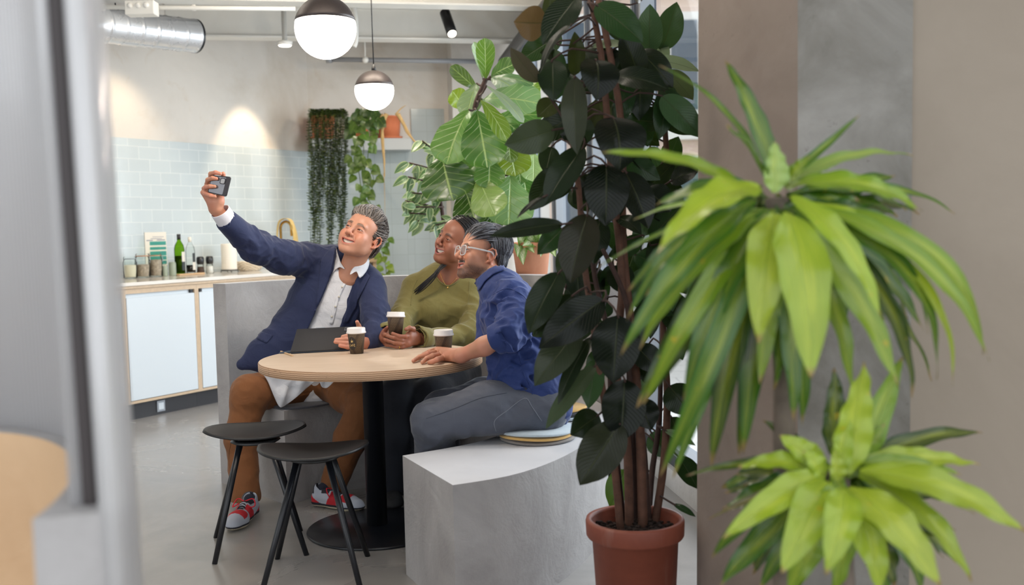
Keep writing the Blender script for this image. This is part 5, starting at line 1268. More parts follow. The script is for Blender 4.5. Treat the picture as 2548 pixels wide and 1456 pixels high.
mb = MB(); mb.lathe([(0.10, 0), (0.135, 0.24), (0.142, 0.24), (0.142, 0.28), (0.128, 0.28), (0.125, 0.25)], n=40); mb.build('pot', M['terra_dark'], t, world=False)
mb = MB(); mb.lathe([(0.128, 0.24), (0, 0.245)], n=30, caps=False); mb.build('soil', M['soil'], t, world=False)

# ---------- fiddle leaf fig behind the booth
M['fiddle_leaf'] = leaf_mat('fiddle_leaf', 0.26, srgb(186, 206, 130), 0.016, 0.85, 7, 0.38, 0.22, 0.4, bumpd=0.006)
def zf(x, y): return 980+x*0.4393, 80+y*0.4395
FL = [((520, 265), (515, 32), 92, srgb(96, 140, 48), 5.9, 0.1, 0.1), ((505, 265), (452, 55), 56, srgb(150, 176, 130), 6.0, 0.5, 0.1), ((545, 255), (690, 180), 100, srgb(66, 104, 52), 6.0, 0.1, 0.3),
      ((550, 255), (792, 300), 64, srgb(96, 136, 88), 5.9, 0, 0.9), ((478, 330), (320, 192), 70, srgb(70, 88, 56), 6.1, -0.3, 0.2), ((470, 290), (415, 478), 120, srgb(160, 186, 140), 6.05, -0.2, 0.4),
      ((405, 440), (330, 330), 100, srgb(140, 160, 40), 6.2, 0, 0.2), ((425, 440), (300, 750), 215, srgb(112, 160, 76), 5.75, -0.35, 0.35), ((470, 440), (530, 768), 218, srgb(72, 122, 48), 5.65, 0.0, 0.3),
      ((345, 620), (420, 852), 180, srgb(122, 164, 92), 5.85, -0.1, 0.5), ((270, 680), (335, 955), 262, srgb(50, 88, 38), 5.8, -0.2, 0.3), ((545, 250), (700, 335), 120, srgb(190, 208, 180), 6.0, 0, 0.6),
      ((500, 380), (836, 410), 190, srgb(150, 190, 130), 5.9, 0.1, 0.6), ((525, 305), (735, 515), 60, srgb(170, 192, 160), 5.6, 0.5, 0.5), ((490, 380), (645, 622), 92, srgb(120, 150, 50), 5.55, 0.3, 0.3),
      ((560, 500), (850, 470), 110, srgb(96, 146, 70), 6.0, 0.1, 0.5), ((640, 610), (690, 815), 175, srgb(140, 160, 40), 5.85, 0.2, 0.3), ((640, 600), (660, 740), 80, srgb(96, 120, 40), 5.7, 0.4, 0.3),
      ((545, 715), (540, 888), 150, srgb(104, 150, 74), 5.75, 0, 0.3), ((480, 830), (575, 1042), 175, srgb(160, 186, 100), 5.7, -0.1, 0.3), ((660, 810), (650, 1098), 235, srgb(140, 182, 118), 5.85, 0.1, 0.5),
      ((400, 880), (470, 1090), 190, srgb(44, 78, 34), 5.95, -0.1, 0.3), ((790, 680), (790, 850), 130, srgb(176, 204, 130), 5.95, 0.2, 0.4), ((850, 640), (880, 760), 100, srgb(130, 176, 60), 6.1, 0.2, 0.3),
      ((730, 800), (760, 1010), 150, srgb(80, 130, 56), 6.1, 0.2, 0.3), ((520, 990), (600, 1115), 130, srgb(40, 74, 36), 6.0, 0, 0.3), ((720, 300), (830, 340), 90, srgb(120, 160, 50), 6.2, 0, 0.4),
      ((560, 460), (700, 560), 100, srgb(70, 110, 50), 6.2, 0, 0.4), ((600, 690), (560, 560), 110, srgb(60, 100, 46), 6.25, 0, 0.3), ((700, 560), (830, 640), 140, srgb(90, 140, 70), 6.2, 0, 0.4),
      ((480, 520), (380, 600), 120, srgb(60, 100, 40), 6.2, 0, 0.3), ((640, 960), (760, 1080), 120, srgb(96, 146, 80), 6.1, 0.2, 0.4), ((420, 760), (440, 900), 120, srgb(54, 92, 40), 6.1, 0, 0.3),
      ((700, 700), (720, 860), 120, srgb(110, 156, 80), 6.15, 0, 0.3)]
fb = np.array([at(1225, 700, 6.05)[0], 6.05, 0])
t = thing('fiddle_leaf_fig', 'fiddle leaf fig with big glossy light green leaves behind the woman', 'potted plant', fb)
mb = MB(); r_ = random.Random(2)
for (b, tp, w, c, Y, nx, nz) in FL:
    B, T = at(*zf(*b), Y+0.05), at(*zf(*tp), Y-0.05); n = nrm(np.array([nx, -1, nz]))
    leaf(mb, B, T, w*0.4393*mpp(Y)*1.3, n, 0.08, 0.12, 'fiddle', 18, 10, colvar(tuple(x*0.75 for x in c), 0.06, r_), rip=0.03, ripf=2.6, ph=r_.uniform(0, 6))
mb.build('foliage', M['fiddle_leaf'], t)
mb = MB(); P = spline([fb+np.array([0, 0, 0.28]), fb+np.array([0.03, 0, 0.8]), at(*zf(470, 800), 6.05), at(*zf(450, 560), 6.05), at(*zf(465, 410), 6.0), at(*zf(500, 320), 6.0), at(*zf(522, 262), 6.0)], 40)
mb.tube(P, [0.022-0.008*k/len(P) for k in range(len(P))], 12)
for (b, tp, w, c, Y, nx, nz) in FL:
    B = at(*zf(*b), Y+0.05); Pa = np.array(P); cand = Pa[Pa[:, 2] < B[2]+0.05]; cand = cand if len(cand) else Pa
    q = cand[np.argmin(np.linalg.norm(cand-B, axis=1))]; mb.tube([q, (q+B)/2+np.array([0, 0, -0.01]), B], 0.006, 7)
mb.build('trunk', M['bark_dark'], t)
mb = MB(); mb.lathe([(0.13, 0), (0.17, 0.30), (0.18, 0.30), (0.18, 0.34), (0.165, 0.34), (0.16, 0.30)], n=40); mb.build('pot', M['terra'], t, world=False)
mb = MB(); mb.lathe([(0.163, 0.29), (0, 0.30)], n=30, caps=False); mb.build('soil', M['soil'], t, world=False)

# ---------- small leafed variegated fig left of it
M['rim_leaf'] = leaf_mat('cream_rimmed_leaf', 0.35, srgb(190, 204, 160), 0.03, 0.6, 8, 0.1, 0.25, 0.3, varieg='rim')
vb = np.array([at(1120, 700, 6.5)[0], 6.5, 0])
t = thing('variegated_fig', 'small leafed fig with cream rimmed leaves left of the big fiddle leaf fig', 'potted plant', vb)
mb = MB(); st = MB(); r_ = random.Random(12); st.tube(spline([vb+np.array([0, 0, 0.25]), vb+np.array([0, 0, 0.9]), at(1105, 560, 6.5), at(1085, 440, 6.5), at(1075, 380, 6.5)], 20), 0.013, 8)
cl = [(1062, 372, 1050, 350), (1040, 405, 1018, 405), (1040, 440, 1015, 440), (1055, 470, 1025, 480), (1070, 500, 1035, 515), (1050, 520, 1018, 530), (1030, 495, 1008, 500), (1080, 540, 1040, 550), (1095, 400, 1075, 380), (1100, 470, 1075, 470), (1110, 530, 1085, 560)]
for (bx, by, ex_, ey) in cl:
    B0_ = at(bx+35, by+15, 6.5); E0 = at(ex_, ey, 6.4); st.tube([B0_, (B0_+E0)/2, E0], 0.005, 6)
    for k in range(7):
        u = k/6; Bp = B0_*(1-u)+E0*u; a = r_.uniform(PI*0.55, PI*1.55); L = r_.uniform(0.10, 0.15)
        Tp = Bp+np.array([math.cos(a)*L*0.75, r_.uniform(-0.06, 0.03), -abs(math.sin(a))*L*0.6+ (0.04 if r_.random() < .3 else -0.03)])
        leaf(mb, Bp, Tp, L*0.42, nrm(np.array([r_.uniform(-.5, .5), -1, r_.uniform(0, .8)])), 0.1, 0.2, 'ovate', 8, 4, colvar(r_.choice([srgb(86, 116, 74), srgb(120, 148, 108), srgb(62, 96, 62)]), 0.15, r_))
mb.build('foliage', M['rim_leaf'], t); st.build('branches', M['bark_dark'], t)
mb = MB(); mb.lathe([(0.10, 0), (0.14, 0.26), (0.145, 0.26), (0.145, 0.30), (0.13, 0.30), (0.13, 0.26)], n=32); mb.build('pot', M['terra'], t, world=False)

# ---------- terracotta pot with cream speckled leaves behind the right end of the booth wall
M['cream_leaf'] = leaf_mat('cream_speckled_leaf', 0.35, srgb(226, 236, 206), 0.03, 0.7, 8, 0.3, 0.3, 0.3, varieg='cream')
Yd = 5.45; pcx = at(1323, 650, Yd); hb = pcx[2]; r = 49*mpp(Yd)
z0 = at(1323, 687, Yd)[2]-0.03
t = thing('plant_stand', 'white painted block behind the booth wall carrying a terracotta pot', 'plinth', (pcx[0], Yd, 0))
mb = MB(); mb.smooth = False; mb.box((-0.15, -0.13, 0), (0.15, 0.16, z0)); mb.build('block', M['white_concrete'], t, world=False, bevel=0.006)
t = thing('dumb_cane', 'pale terracotta pot with cream speckled green leaves behind the man in blue', 'potted plant', (pcx[0], Yd, z0))
mb = MB(); hh = at(1323, 602, Yd)[2]-z0
mb.lathe([(r*0.74, 0), (r*0.92, hh*0.72), (r*1.0, hh*0.74), (r*1.03, hh*0.98), (r*0.95, hh), (r*0.92, hh*0.9)], n=48); mb.build('pot', M['terra_pale'], t, world=False)
mb = MB(); mb.lathe([(r*0.93, hh*0.9), (0, hh*0.92)], n=30, caps=False); mb.build('soil', M['soil'], t, world=False)
mb = MB(); r_ = random.Random(4)
for (bx, by, tx, ty, w) in ((1300, 605, 1302, 660, 26), (1330, 606, 1300, 612, 28), (1290, 606, 1288, 640, 20), (1345, 604, 1345, 640, 18), (1365, 606, 1383, 640, 22), (1375, 600, 1388, 625, 18), (1320, 608, 1322, 570, 30), (1345, 605, 1362, 572, 30), (1300, 606, 1285, 575, 28), (1360, 605, 1390, 590, 26), (1330, 606, 1340, 560, 26), (1312, 607, 1330, 630, 20)):
    leaf(mb, at(bx, by, Yd-0.05), at(tx, ty, Yd-0.16), w*mpp(Yd)*1.1, nrm(np.array([r_.uniform(-.3, .3), -1, 0.3])), 0.12, 0.2, 'ovate', 10, 5, colvar(srgb(110, 150, 70), 0.1, r_))
mb.build('foliage', M['cream_leaf'], t)

# ---------- white tiled shelf with three pots on the back wall
sa, sb = bw_px(852, 0.26), bw_px(1031, 0.26)
sa = bw_px(776, 0.2)
so = bw(sa+0.02, 0.0, 0); Ys = bw(sb, 0.28)[1]
zt_ = at(1028, 343, Ys)[2]; zb_ = at(1028, 372, Ys)[2]
L = sb-sa-0.02; RB = math.atan2(TB[1], TB[0])
t = thing('plant_shelf', 'white tiled floating shelf high on the back wall holding three pots', 'shelf', (so[0], so[1], zb_), RB)
mb = MB(); mb.smooth = False; mb.box((0, -0.27, 0), (L, -0.013, zt_-zb_)); mb.build('board', M['white_tile'], t, world=False, bevel=0.004)
def shelf_pt(px, out=0.15): return bw(bw_px(px, out), out, zt_+0.0005)
def pot_on_shelf(px, r, h, label, nm, pale=False, out=0.14):
    p = shelf_pt(px, out); t = thing(nm, label, 'potted plant', p)
    mb = MB(); mb.lathe([(r*0.78, 0), (r*1.04, 0.0), (r*1.1, 0.022), (r*0.85, 0.024), (r*0.97, h*0.93), (r*1.02, h*0.94), (r*1.02, h), (r*0.93, h), (r*0.9, h*0.88)], n=36); mb.build('pot', M['terra'], t, world=False)
    mb = MB(); mb.lathe([(r*0.92, h*0.88), (0, h*0.9)], n=24, caps=False); mb.build('soil', M['soil'], t, world=False)
    return t, p
m9 = mpp(9.3)
M['trail_leaf'] = leaf_mat('small_trailing_leaf', 0.45, srgb(120, 140, 90), 0.04, 0.2, 6, 0.0, 0.15, 0.2)
t, p = pot_on_shelf(812, 0.115, 0.225, 'pot almost hidden by a dense curtain of small trailing leaves, left on the shelf', 'string_of_leaves')
mb = MB(); st = MB(); st.col = srgb(70, 84, 46); r_ = random.Random(8)
for k in range(46):
    px = 770+95*((k+0.5)/46)+r_.uniform(-2, 2); bot = r_.uniform(520, 640) if px < 865 else 500
    if 800 < px < 812 or 838 < px < 845: bot -= 90
    Y = 9.08+r_.uniform(-0.05, 0.02)-(0.05 if k % 2 else 0)
    top = at(px*0.55+812*0.45, 283+r_.uniform(-6, 4), 9.25); rim = at(px*0.9+812*0.1, 276+r_.uniform(-4, 5), 9.15); out1 = at(px, 300, Y); pts = [top, rim, out1]
    for j in range(1, 7): pts.append(at(px+r_.uniform(-5, 5)+ (px-812)*(-0.09)*j/6, 300+(bot-300)*j/6, Y))
    P = spline(pts, 66); st.tube(P, 0.0022, 4)
    for i, q in enumerate(P):
        for s_ in (0, 1, 2):
            a = r_.uniform(0, 2*PI); d = np.array([math.cos(a), -abs(math.sin(a))*0.6, 0.25]); L_ = r_.uniform(0.022, 0.034)
            leaf(mb, q, q+d*L_, 0.026, np.array([0.2, -0.5, 1.0]), 0.0, 0.1, 'ovate', 2, 1, colvar(r_.choice([srgb(72, 90, 44), srgb(54, 72, 38), srgb(104, 118, 50)]), 0.2, r_))
mb.build('trailing_leaves', M['trail_leaf'], t); st.build('vines', M['trail_leaf'], t)
M['pothos_leaf'] = leaf_mat('pothos_leaf', 0.35, srgb(150, 170, 70), 0.03, 0.4, 5, 0.1, 0.3, 0.3)
t, p = pot_on_shelf(903, 0.09, 0.16, 'smaller pot of trailing heart leafed pothos in the middle of the shelf', 'pothos')
mb = MB(); st = MB(); st.col = srgb(80, 104, 44); r_ = random.Random(6)
def vine(pts, n, size, colr, mb=mb, st=st, Yj=0.04):
    P = spline(pts, 30); st.tube(P, 0.004, 5)
    for i in range(n):
        q = P[int((i+0.5)/n*(len(P)-1))]; a = r_.uniform(0, 2*PI); L_ = size*r_.uniform(0.7, 1.15)
        b = q+np.array([math.cos(a)*0.03, -0.03, 0.01]); tp = b+np.array([math.cos(a)*L_*0.7, r_.uniform(-0.03, 0.0), -L_*r_.uniform(0.4, 0.9)])
        leaf(mb, b, tp, L_*0.85, nrm(np.array([r_.uniform(-.5, .5), -1, r_.uniform(0, .5)])), 0.08, 0.15, 'heart', 8, 4, colvar(colr, 0.25, r_))
G1 = srgb(74, 100, 34)
vine([at(890, 285, 9.1), at(892, 320, 8.95), at(905, 370, 8.95), at(900, 430, 8.95), at(910, 480, 8.95), at(930, 520, 8.95)], 26, 0.105, G1)
vine([at(915, 290, 9.1), at(922, 340, 8.95), at(915, 400, 8.95), at(930, 450, 8.95), at(915, 500, 8.95)], 20, 0.105, G1)
vine([at(895, 290, 9.15), at(890, 350, 8.95), at(885, 400, 8.95), at(895, 440, 8.95), at(905, 530, 8.95)], 14, 0.10, G1)
vine([at(880, 300, 9.1), at(915, 275, 9.1), at(945, 310, 9.0)], 22, 0.10, srgb(56, 84, 36))
vine([at(880, 330, 9.0), at(895, 290, 9.1), at(925, 320, 9.0)], 16, 0.10, srgb(56, 84, 36))
mb.build('trailing_leaves', M['pothos_leaf'], t); st.build('vines', M['pothos_leaf'], t)
M['dry_leaf'] = plain('dry_straw_leaf', srgb(178, 146, 96), 0.8, 0, 20, 0.2)
t, p = pot_on_shelf(976, 0.115, 0.215, 'terracotta pot with dried straw coloured hanging leaves at the right of the shelf', 'dried_spider_plant')
mb = MB(); 
for pts, w in (([(955, 285), (948, 300), (953, 345), (957, 440)], 0.020), ([(962, 283), (956, 300), (950, 340), (955, 400)], 0.022), ([(990, 283), (1005, 310), (1022, 340), (1040, 362)], 0.020), ([(985, 282), (1000, 300), (1012, 330), (1036, 355)], 0.014), ([(985, 284), (998, 270), (1010, 262)], 0.008), ([(952, 288), (946, 310), (952, 330), (958, 410)], 0.016), ([(955, 430), (957, 480), (958, 540)], 0.004)):
    P = spline([at(x, y, 9.0-0.0*k) for k, (x, y) in enumerate(pts)], 16); mb.tube(P, [w*(1-0.8*i/len(P)) for i in range(len(P))], 6, flat=0.3, hint=(0, -1, 0))
mb.build('dry_leaves', M['dry_leaf'], t)
# pothos growing from the wooden ledge
le = bw(bw_px(915, 0.12), 0.12, 1.046)
t = thing('pothos_cutting', 'small trailing pothos hanging from the wooden ledge behind the man in the blazer', 'potted plant', le)
mb2 = MB(); st2 = MB(); st2.col = srgb(96, 124, 44)
mbp = MB(); mbp.lathe([(0.03, 0), (0.04, 0.07), (0.036, 0.07), (0.03, 0.02)], n=20); mbp.build('pot', M['sage'], t, world=False)
Ye = le[1]-0.02
vine([le+np.array([0, 0, 0.07]), at(945, 600, Ye), at(952, 620, Ye-0.1), at(962, 600, Ye-0.15), at(967, 592, Ye-0.15)], 8, 0.075, srgb(96, 124, 40), mb2, st2)
vine([le+np.array([0, 0, 0.07]), at(945, 618, Ye), at(955, 640, Ye-0.15), at(960, 665, Ye-0.15), at(962, 685, Ye-0.15)], 16, 0.08, srgb(120, 140, 40), mb2, st2)
mb2.build('trailing_leaves', M['pothos_leaf'], t); st2.build('vines', M['pothos_leaf'], t)
# ============================================================ smooth blended bodies: distance fields meshed by surface nets
class Field:
    def __init__(s, vox): s.h = vox; s.p = []; s.disp = None; s.dispmax = 0.0
    def cap(s, a, b, ra, rb=None, k=0.01, op=1, ax=None, q=1.0):
        """tapered capsule; ax,q: flattened along axis ax by factor q"""
        rb = ra if rb is None else rb; a = np.asarray(a, float); b = np.asarray(b, float); ab = b-a; L2 = max(float(ab@ab), 1e-12)
        if ax is not None: ax = nrm(ax)
        def f(P):
            D = P-a
            if ax is not None and q != 1.0:
                t0 = np.clip((D@ab)/L2, 0, 1); R = D-t0[:, None]*ab; R = R+(1/q-1)*(R@ax)[:, None]*ax
                return (np.sqrt((R*R).sum(1))-(ra+(rb-ra)*t0))*min(1.0, (q+0.35) if q < 1 else 1.0)
            t = np.clip((D@ab)/L2, 0, 1); R = D-t[:, None]*ab
            return np.sqrt((R*R).sum(1))-(ra+(rb-ra)*t)
        c = (a+b)/2; s.p.append((f, c, math.sqrt(L2)/2+max(ra, rb)*max(1, q), k, op)); return s
    def ell(s, c, r, k=0.01, op=1, X=None):
        """ellipsoid; X: 3x3 rows are the local axes"""
        c = np.asarray(c, float); r = np.asarray(r, float); X = np.eye(3) if X is None else np.asarray(X, float)
        def f(P):
            L = (P-c)@X.T; k0 = np.sqrt(((L/r)**2).sum(1)); k1 = np.sqrt(((L/(r*r))**2).sum(1)); return k0*(k0-1)/np.maximum(k1, 1e-9)
        s.p.append((f, c, float(r.max()), k, op)); return s
    def box(s, c, hx, rad, k=0.005, op=1, X=None):
        c = np.asarray(c, float); hx = np.asarray(hx, float)-rad; X = np.eye(3) if X is None else np.asarray(X, float)
        def f(P):
            L = np.abs((P-c)@X.T)-hx; return np.sqrt((np.maximum(L, 0)**2).sum(1))+np.minimum(L.max(1), 0)-rad
        s.p.append((f, c, float(np.linalg.norm(hx))+rad, k, op)); return s
    def fn(s, f, c, R, k=0.005, op=1): s.p.append((f, np.asarray(c, float), R, k, op)); return s
    def path(s, pts, rad, k=0.01, op=1, ax=None, q=1.0):
        for i in range(len(pts)-1): s.cap(pts[i], pts[i+1], rad[i], rad[i+1], k, op, ax, q)
        return s
    def ev(s, P, bc=None, br=0.0):
        d = np.full(len(P), 0.5)
        for f, c, R, k, op in s.p:
            if bc is not None and np.linalg.norm(bc-c) > R+br+k+3*s.h+s.dispmax+0.012: continue
            e = f(P)
            if op == 1:
                h = np.maximum(k-np.abs(d-e), 0)/k; d = np.minimum(d, e)-h*h*k*0.25
            else:
                e = -e; h = np.maximum(k-np.abs(d-e), 0)/k; d = np.maximum(d, e)+h*h*k*0.25
        if s.disp is not None:
            m = np.abs(d) < 0.03
            if m.any(): d[m] = d[m]+s.disp(P[m])
        return d
    def mesh(s):
        h = s.h; B = 14
        lo = np.min([c-R for f, c, R, k, op in s.p if op == 1], axis=0)-3*h; hi = np.max([c+R for f, c, R, k, op in s.p if op == 1], axis=0)+3*h
        nb = np.ceil((hi-lo)/(h*B)).astype(int); blocks = []
        bs = h*B; half = bs/2
        cen = np.stack(np.meshgrid(*[np.arange(n) for n in nb], indexing='ij'), -1).reshape(-1, 3)
        cp = lo+(cen+0.5)*bs
        # cheap cull with the bounding spheres, then with the field itself
        near = np.zeros(len(cp), bool)
        for f, c, R, k, op in s.p:
            if op == 1: near |= np.linalg.norm(cp-c, axis=1) < R+half*1.75
        cen = cen[near]; cp = cp[near]
        d = s.ev(cp); keep = np.abs(d) < half*1.75*1.6+0.02+s.dispmax; cen = cen[keep]; cp = cp[keep]
        g = np.stack(np.meshgrid(*[np.arange(B+1)]*3, indexing='ij'), -1).reshape(-1, 3)
        N = nb*B+2; cellk = []; cellv = []; quads = []
        for bi, bc in zip(cen, cp):
            o = bi*B; P = lo+(g+o)*h; v = s.ev(P, bc, half*1.75).reshape(B+1, B+1, B+1)
            ins = v < 0
            if ins.all() or not ins.any(): continue
            cs = np.zeros((B, B, B), int)
            for i in (0, 1):
                for j in (0, 1):
                    for k in (0, 1): cs += ins[i:B+i, j:B+j, k:B+k]
            ci = np.argwhere((cs > 0) & (cs < 8))
            acc = np.zeros((len(ci), 3)); cnt = np.zeros(len(ci))
            C8 = [(i, j, k) for i in (0, 1) for j in (0, 1) for k in (0, 1)]
            for a in range(8):
                for ax in range(3):
                    if C8[a][ax] == 1: continue
                    b = list(C8[a]); b[ax] = 1
                    va = v[ci[:, 0]+C8[a][0], ci[:, 1]+C8[a][1], ci[:, 2]+C8[a][2]]; vb = v[ci[:, 0]+b[0], ci[:, 1]+b[1], ci[:, 2]+b[2]]
                    m = (va < 0) != (vb < 0); t = np.where(m, va/np.where(m, va-vb, 1), 0)
                    p = np.tile(np.array(C8[a], float), (len(ci), 1)); p[:, ax] += t; acc[m] += p[m]; cnt[m] += 1
            cg = ci+o; cellk.append((cg[:, 0]*N[1]+cg[:, 1])*N[2]+cg[:, 2]); cellv.append(lo+(cg+acc/cnt[:, None])*h)
            for ax in range(3):
                sl0 = [slice(0, B)]*3; sl1 = [slice(0, B)]*3; sl1[ax] = slice(1, B+1)
                A = ins[tuple(sl0)]; Bv = ins[tuple(sl1)]; e = np.argwhere(A != Bv)
                if not len(e): continue
                fl = A[e[:, 0], e[:, 1], e[:, 2]]; eg = e+o; u, w = (ax+1) % 3, (ax+2) % 3
                q = []
                for du, dw in ((-1, -1), (0, -1), (0, 0), (-1, 0)):
                    cc = eg.copy(); cc[:, u] += du; cc[:, w] += dw; q.append((cc[:, 0]*N[1]+cc[:, 1])*N[2]+cc[:, 2])
                q = np.stack(q, 1); q[~fl] = q[~fl][:, ::-1]; quads.append(q)
        K = np.concatenate(cellk); V = np.concatenate(cellv); Q = np.concatenate(quads)
        o = np.argsort(K); K = K[o]; V = V[o]
        idx = np.searchsorted(K, Q.ravel()); idx = np.clip(idx, 0, len(K)-1); ok = (K[idx] == Q.ravel()).reshape(-1, 4).all(1)
        return V, idx.reshape(-1, 4)[ok]
def largest_piece(V, Q):
    """drop stray crumbs: keep the vertices connected to the biggest piece"""
    n = len(V); lab = np.arange(n); E = np.concatenate([Q[:, [0, 1]], Q[:, [1, 2]], Q[:, [2, 3]], Q[:, [3, 0]]])
    for _ in range(4000):
        m = np.minimum(lab[E[:, 0]], lab[E[:, 1]]); new = lab.copy(); np.minimum.at(new, E[:, 0], m); np.minimum.at(new, E[:, 1], m); new = new[new]
        if (new == lab).all(): break
        lab = new
    u, c = np.unique(lab[Q[:, 0]], return_counts=True); k = lab[Q[:, 0]] == u[np.argmax(c)]; Q = Q[k]
    us, inv = np.unique(Q.ravel(), return_inverse=True); return V[us], inv.reshape(-1, 4)
def sdf_obj(name, field, mats, parent=None, colfn=None, one=True, matfn=None):
    V, Q = field.mesh()
    if one: V, Q = largest_piece(V, Q)
    me = bpy.data.meshes.new(name); VV = V
    if parent is not None:
        mi = np.array(root_matrix(parent).inverted()); VV = V@mi[:3, :3].T+mi[:3, 3]
    me.vertices.add(len(V)); me.vertices.foreach_set('co', VV.astype(np.float32).ravel())
    me.loops.add(len(Q)*4); me.loops.foreach_set('vertex_index', Q.astype(np.int32).ravel())
    me.polygons.add(len(Q)); me.polygons.foreach_set('loop_start', np.arange(0, len(Q)*4, 4, dtype=np.int32)); me.polygons.foreach_set('loop_total', np.full(len(Q), 4, dtype=np.int32))
    me.polygons.foreach_set('use_smooth', np.ones(len(Q), bool))
    for m in (mats if isinstance(mats, (list, tuple)) else [mats]): me.materials.append(m)
    if matfn is not None: me.polygons.foreach_set('material_index', matfn(V[Q].mean(1)).astype(np.int32))
    me.update(calc_edges=True); me.validate()
    if colfn is not None:
        ca = me.color_attributes.new('Col', 'FLOAT_COLOR', 'POINT'); cc = np.ones((len(V), 4), np.float32); cc[:, :3] = colfn(V); ca.data.foreach_set('color', cc.ravel())
    o = link(name, me, parent); return o, V, Q
def bvh(V, Q): return BVHTree.FromPolygons([tuple(v) for v in V], [tuple(int(i) for i in q) for q in Q])
def drape(name, poly, tree, d, mat, parent, off=0.003, step=0.006, thick=0.002, smooth_outline=True, extra=None, fallback=None):
    """lay a cloth patch with a given outline (points in photo pixels) on a body along the sight line"""
    P = np.array(poly, float); x0, y0 = P.min(0); x1, y1 = P.max(0)
    def inside(x, y):
        c = False; j = len(P)-1
        for i in range(len(P)):
            if (P[i][1] > y) != (P[j][1] > y) and x < (P[j][0]-P[i][0])*(y-P[i][1])/(P[j][1]-P[i][1])+P[i][0]: c = not c
            j = i
        return c
    def snap(x, y):
        best = None
        for i in range(len(P)):
            a = P[i]; b = P[(i+1) % len(P)]; ab = b-a; t = np.clip(((x-a[0])*ab[0]+(y-a[1])*ab[1])/max(ab@ab, 1e-9), 0, 1); q = a+t*ab; dd = (q[0]-x)**2+(q[1]-y)**2
            if best is None or dd < best[0]: best = (dd, q)
        return best[1]
    st = d; nx, ny = int((x1-x0)/st)+2, int((y1-y0)/st)+2; grid = {}; vs = []; fs = []
    ins = {(i, j): inside(x0+i*st, y0+j*st) for i in range(-1, nx+1) for j in range(-1, ny+1)}
    cells = [(i, j) for i in range(-1, nx) for j in range(-1, ny) if sum(ins.get((i+a, j+b), False) for a, b in ((0, 0), (1, 0), (1, 1), (0, 1))) >= 2]
    org = Vector((0, 0, CAMZ)); last = 4.5; hitpts = {}
    cnt = {}
    for i, j in cells:
        for a, b in ((0, 0), (1, 0), (1, 1), (0, 1)): cnt[i+a, j+b] = cnt.get((i+a, j+b), 0)+1
    def vert(i, j):
        if (i, j) in grid: return grid[i, j]
        x, y = x0+i*st, y0+j*st
        if cnt[i, j] < 4:
            sx_, sy_ = snap(x, y)
            if not ins.get((i, j), False) or (sx_-x)**2+(sy_-y)**2 < (0.75*st)**2: x, y = sx_, sy_
        t = Vector(tuple(at(x, y, 1.0)-np.array([0, 0, CAMZ]))).normalized(); r = tree.ray_cast(org, t)
        if r[0] is None: grid[i, j] = None; return None
        p = r[0]+r[1]*off*(1 if r[1].dot(t) < 0 else -1)
        grid[i, j] = len(vs); vs.append(tuple(p)); return grid[i, j]
    for i, j in cells:
        q = [vert(i+a, j+b) for a, b in ((0, 0), (1, 0), (1, 1), (0, 1))]
        q = [k for n_, k in enumerate(q) if k is not None and q.index(k) == n_]
        if len(q) >= 3: fs.append(tuple(q[::-1]))
    if not fs: return None
    mb = MB(); mb.add(vs, fs); return mb.build(name, mat, parent, solid=thick)
def wobble(P, f, seed=0.0):
    x, y, z = P[:, 0]*f+seed, P[:, 1]*f+seed*1.7, P[:, 2]*f-seed
    return (np.sin(x+1.7*np.sin(y*0.9+z*0.6))+np.sin(y*1.3+1.5*np.sin(z*1.1+x*0.5))+np.sin(z*1.2+1.6*np.sin(x*0.8+y)))/3
def creases(P, f, seed=0.0):
    """sharp narrow ridges, like pulled cloth"""
    w = wobble(P, f, seed); return 1-np.abs(w)*2.4
# ============================================================ people: shared anatomy
class Head:
    def __init__(s, o, yaw, pitch, roll, sc=1.0, anchor=None):
        y, p, r = map(math.radians, (yaw, pitch, roll)); f = np.array([-math.sin(y), -math.cos(y), 0.0]); z = np.array([0, 0, 1.0])
        F_ = f*math.cos(p)+z*math.sin(p); U = z*math.cos(p)-f*math.sin(p); X = np.cross(F_, U); U = U*math.cos(r)-X*math.sin(r); X = np.cross(F_, U)
        s.o = np.asarray(o, float); s.R = np.stack([X, F_, U]); s.s = sc     # rows are local axes
        if anchor is not None: s.o = s.o-(np.asarray(anchor, float)*sc)@s.R
    def w(s, p): return s.o+(np.asarray(p, float)*s.s)@s.R
    def l(s, P): return ((P-s.o)@s.R.T)/s.s
def ex(H, rot=None):
    return H.R if rot is None else np.asarray(rot)@H.R
def rotz3(a): c, s_ = math.cos(a), math.sin(a); return np.array([[c, s_, 0], [-s_, c, 0], [0, 0, 1.0]])
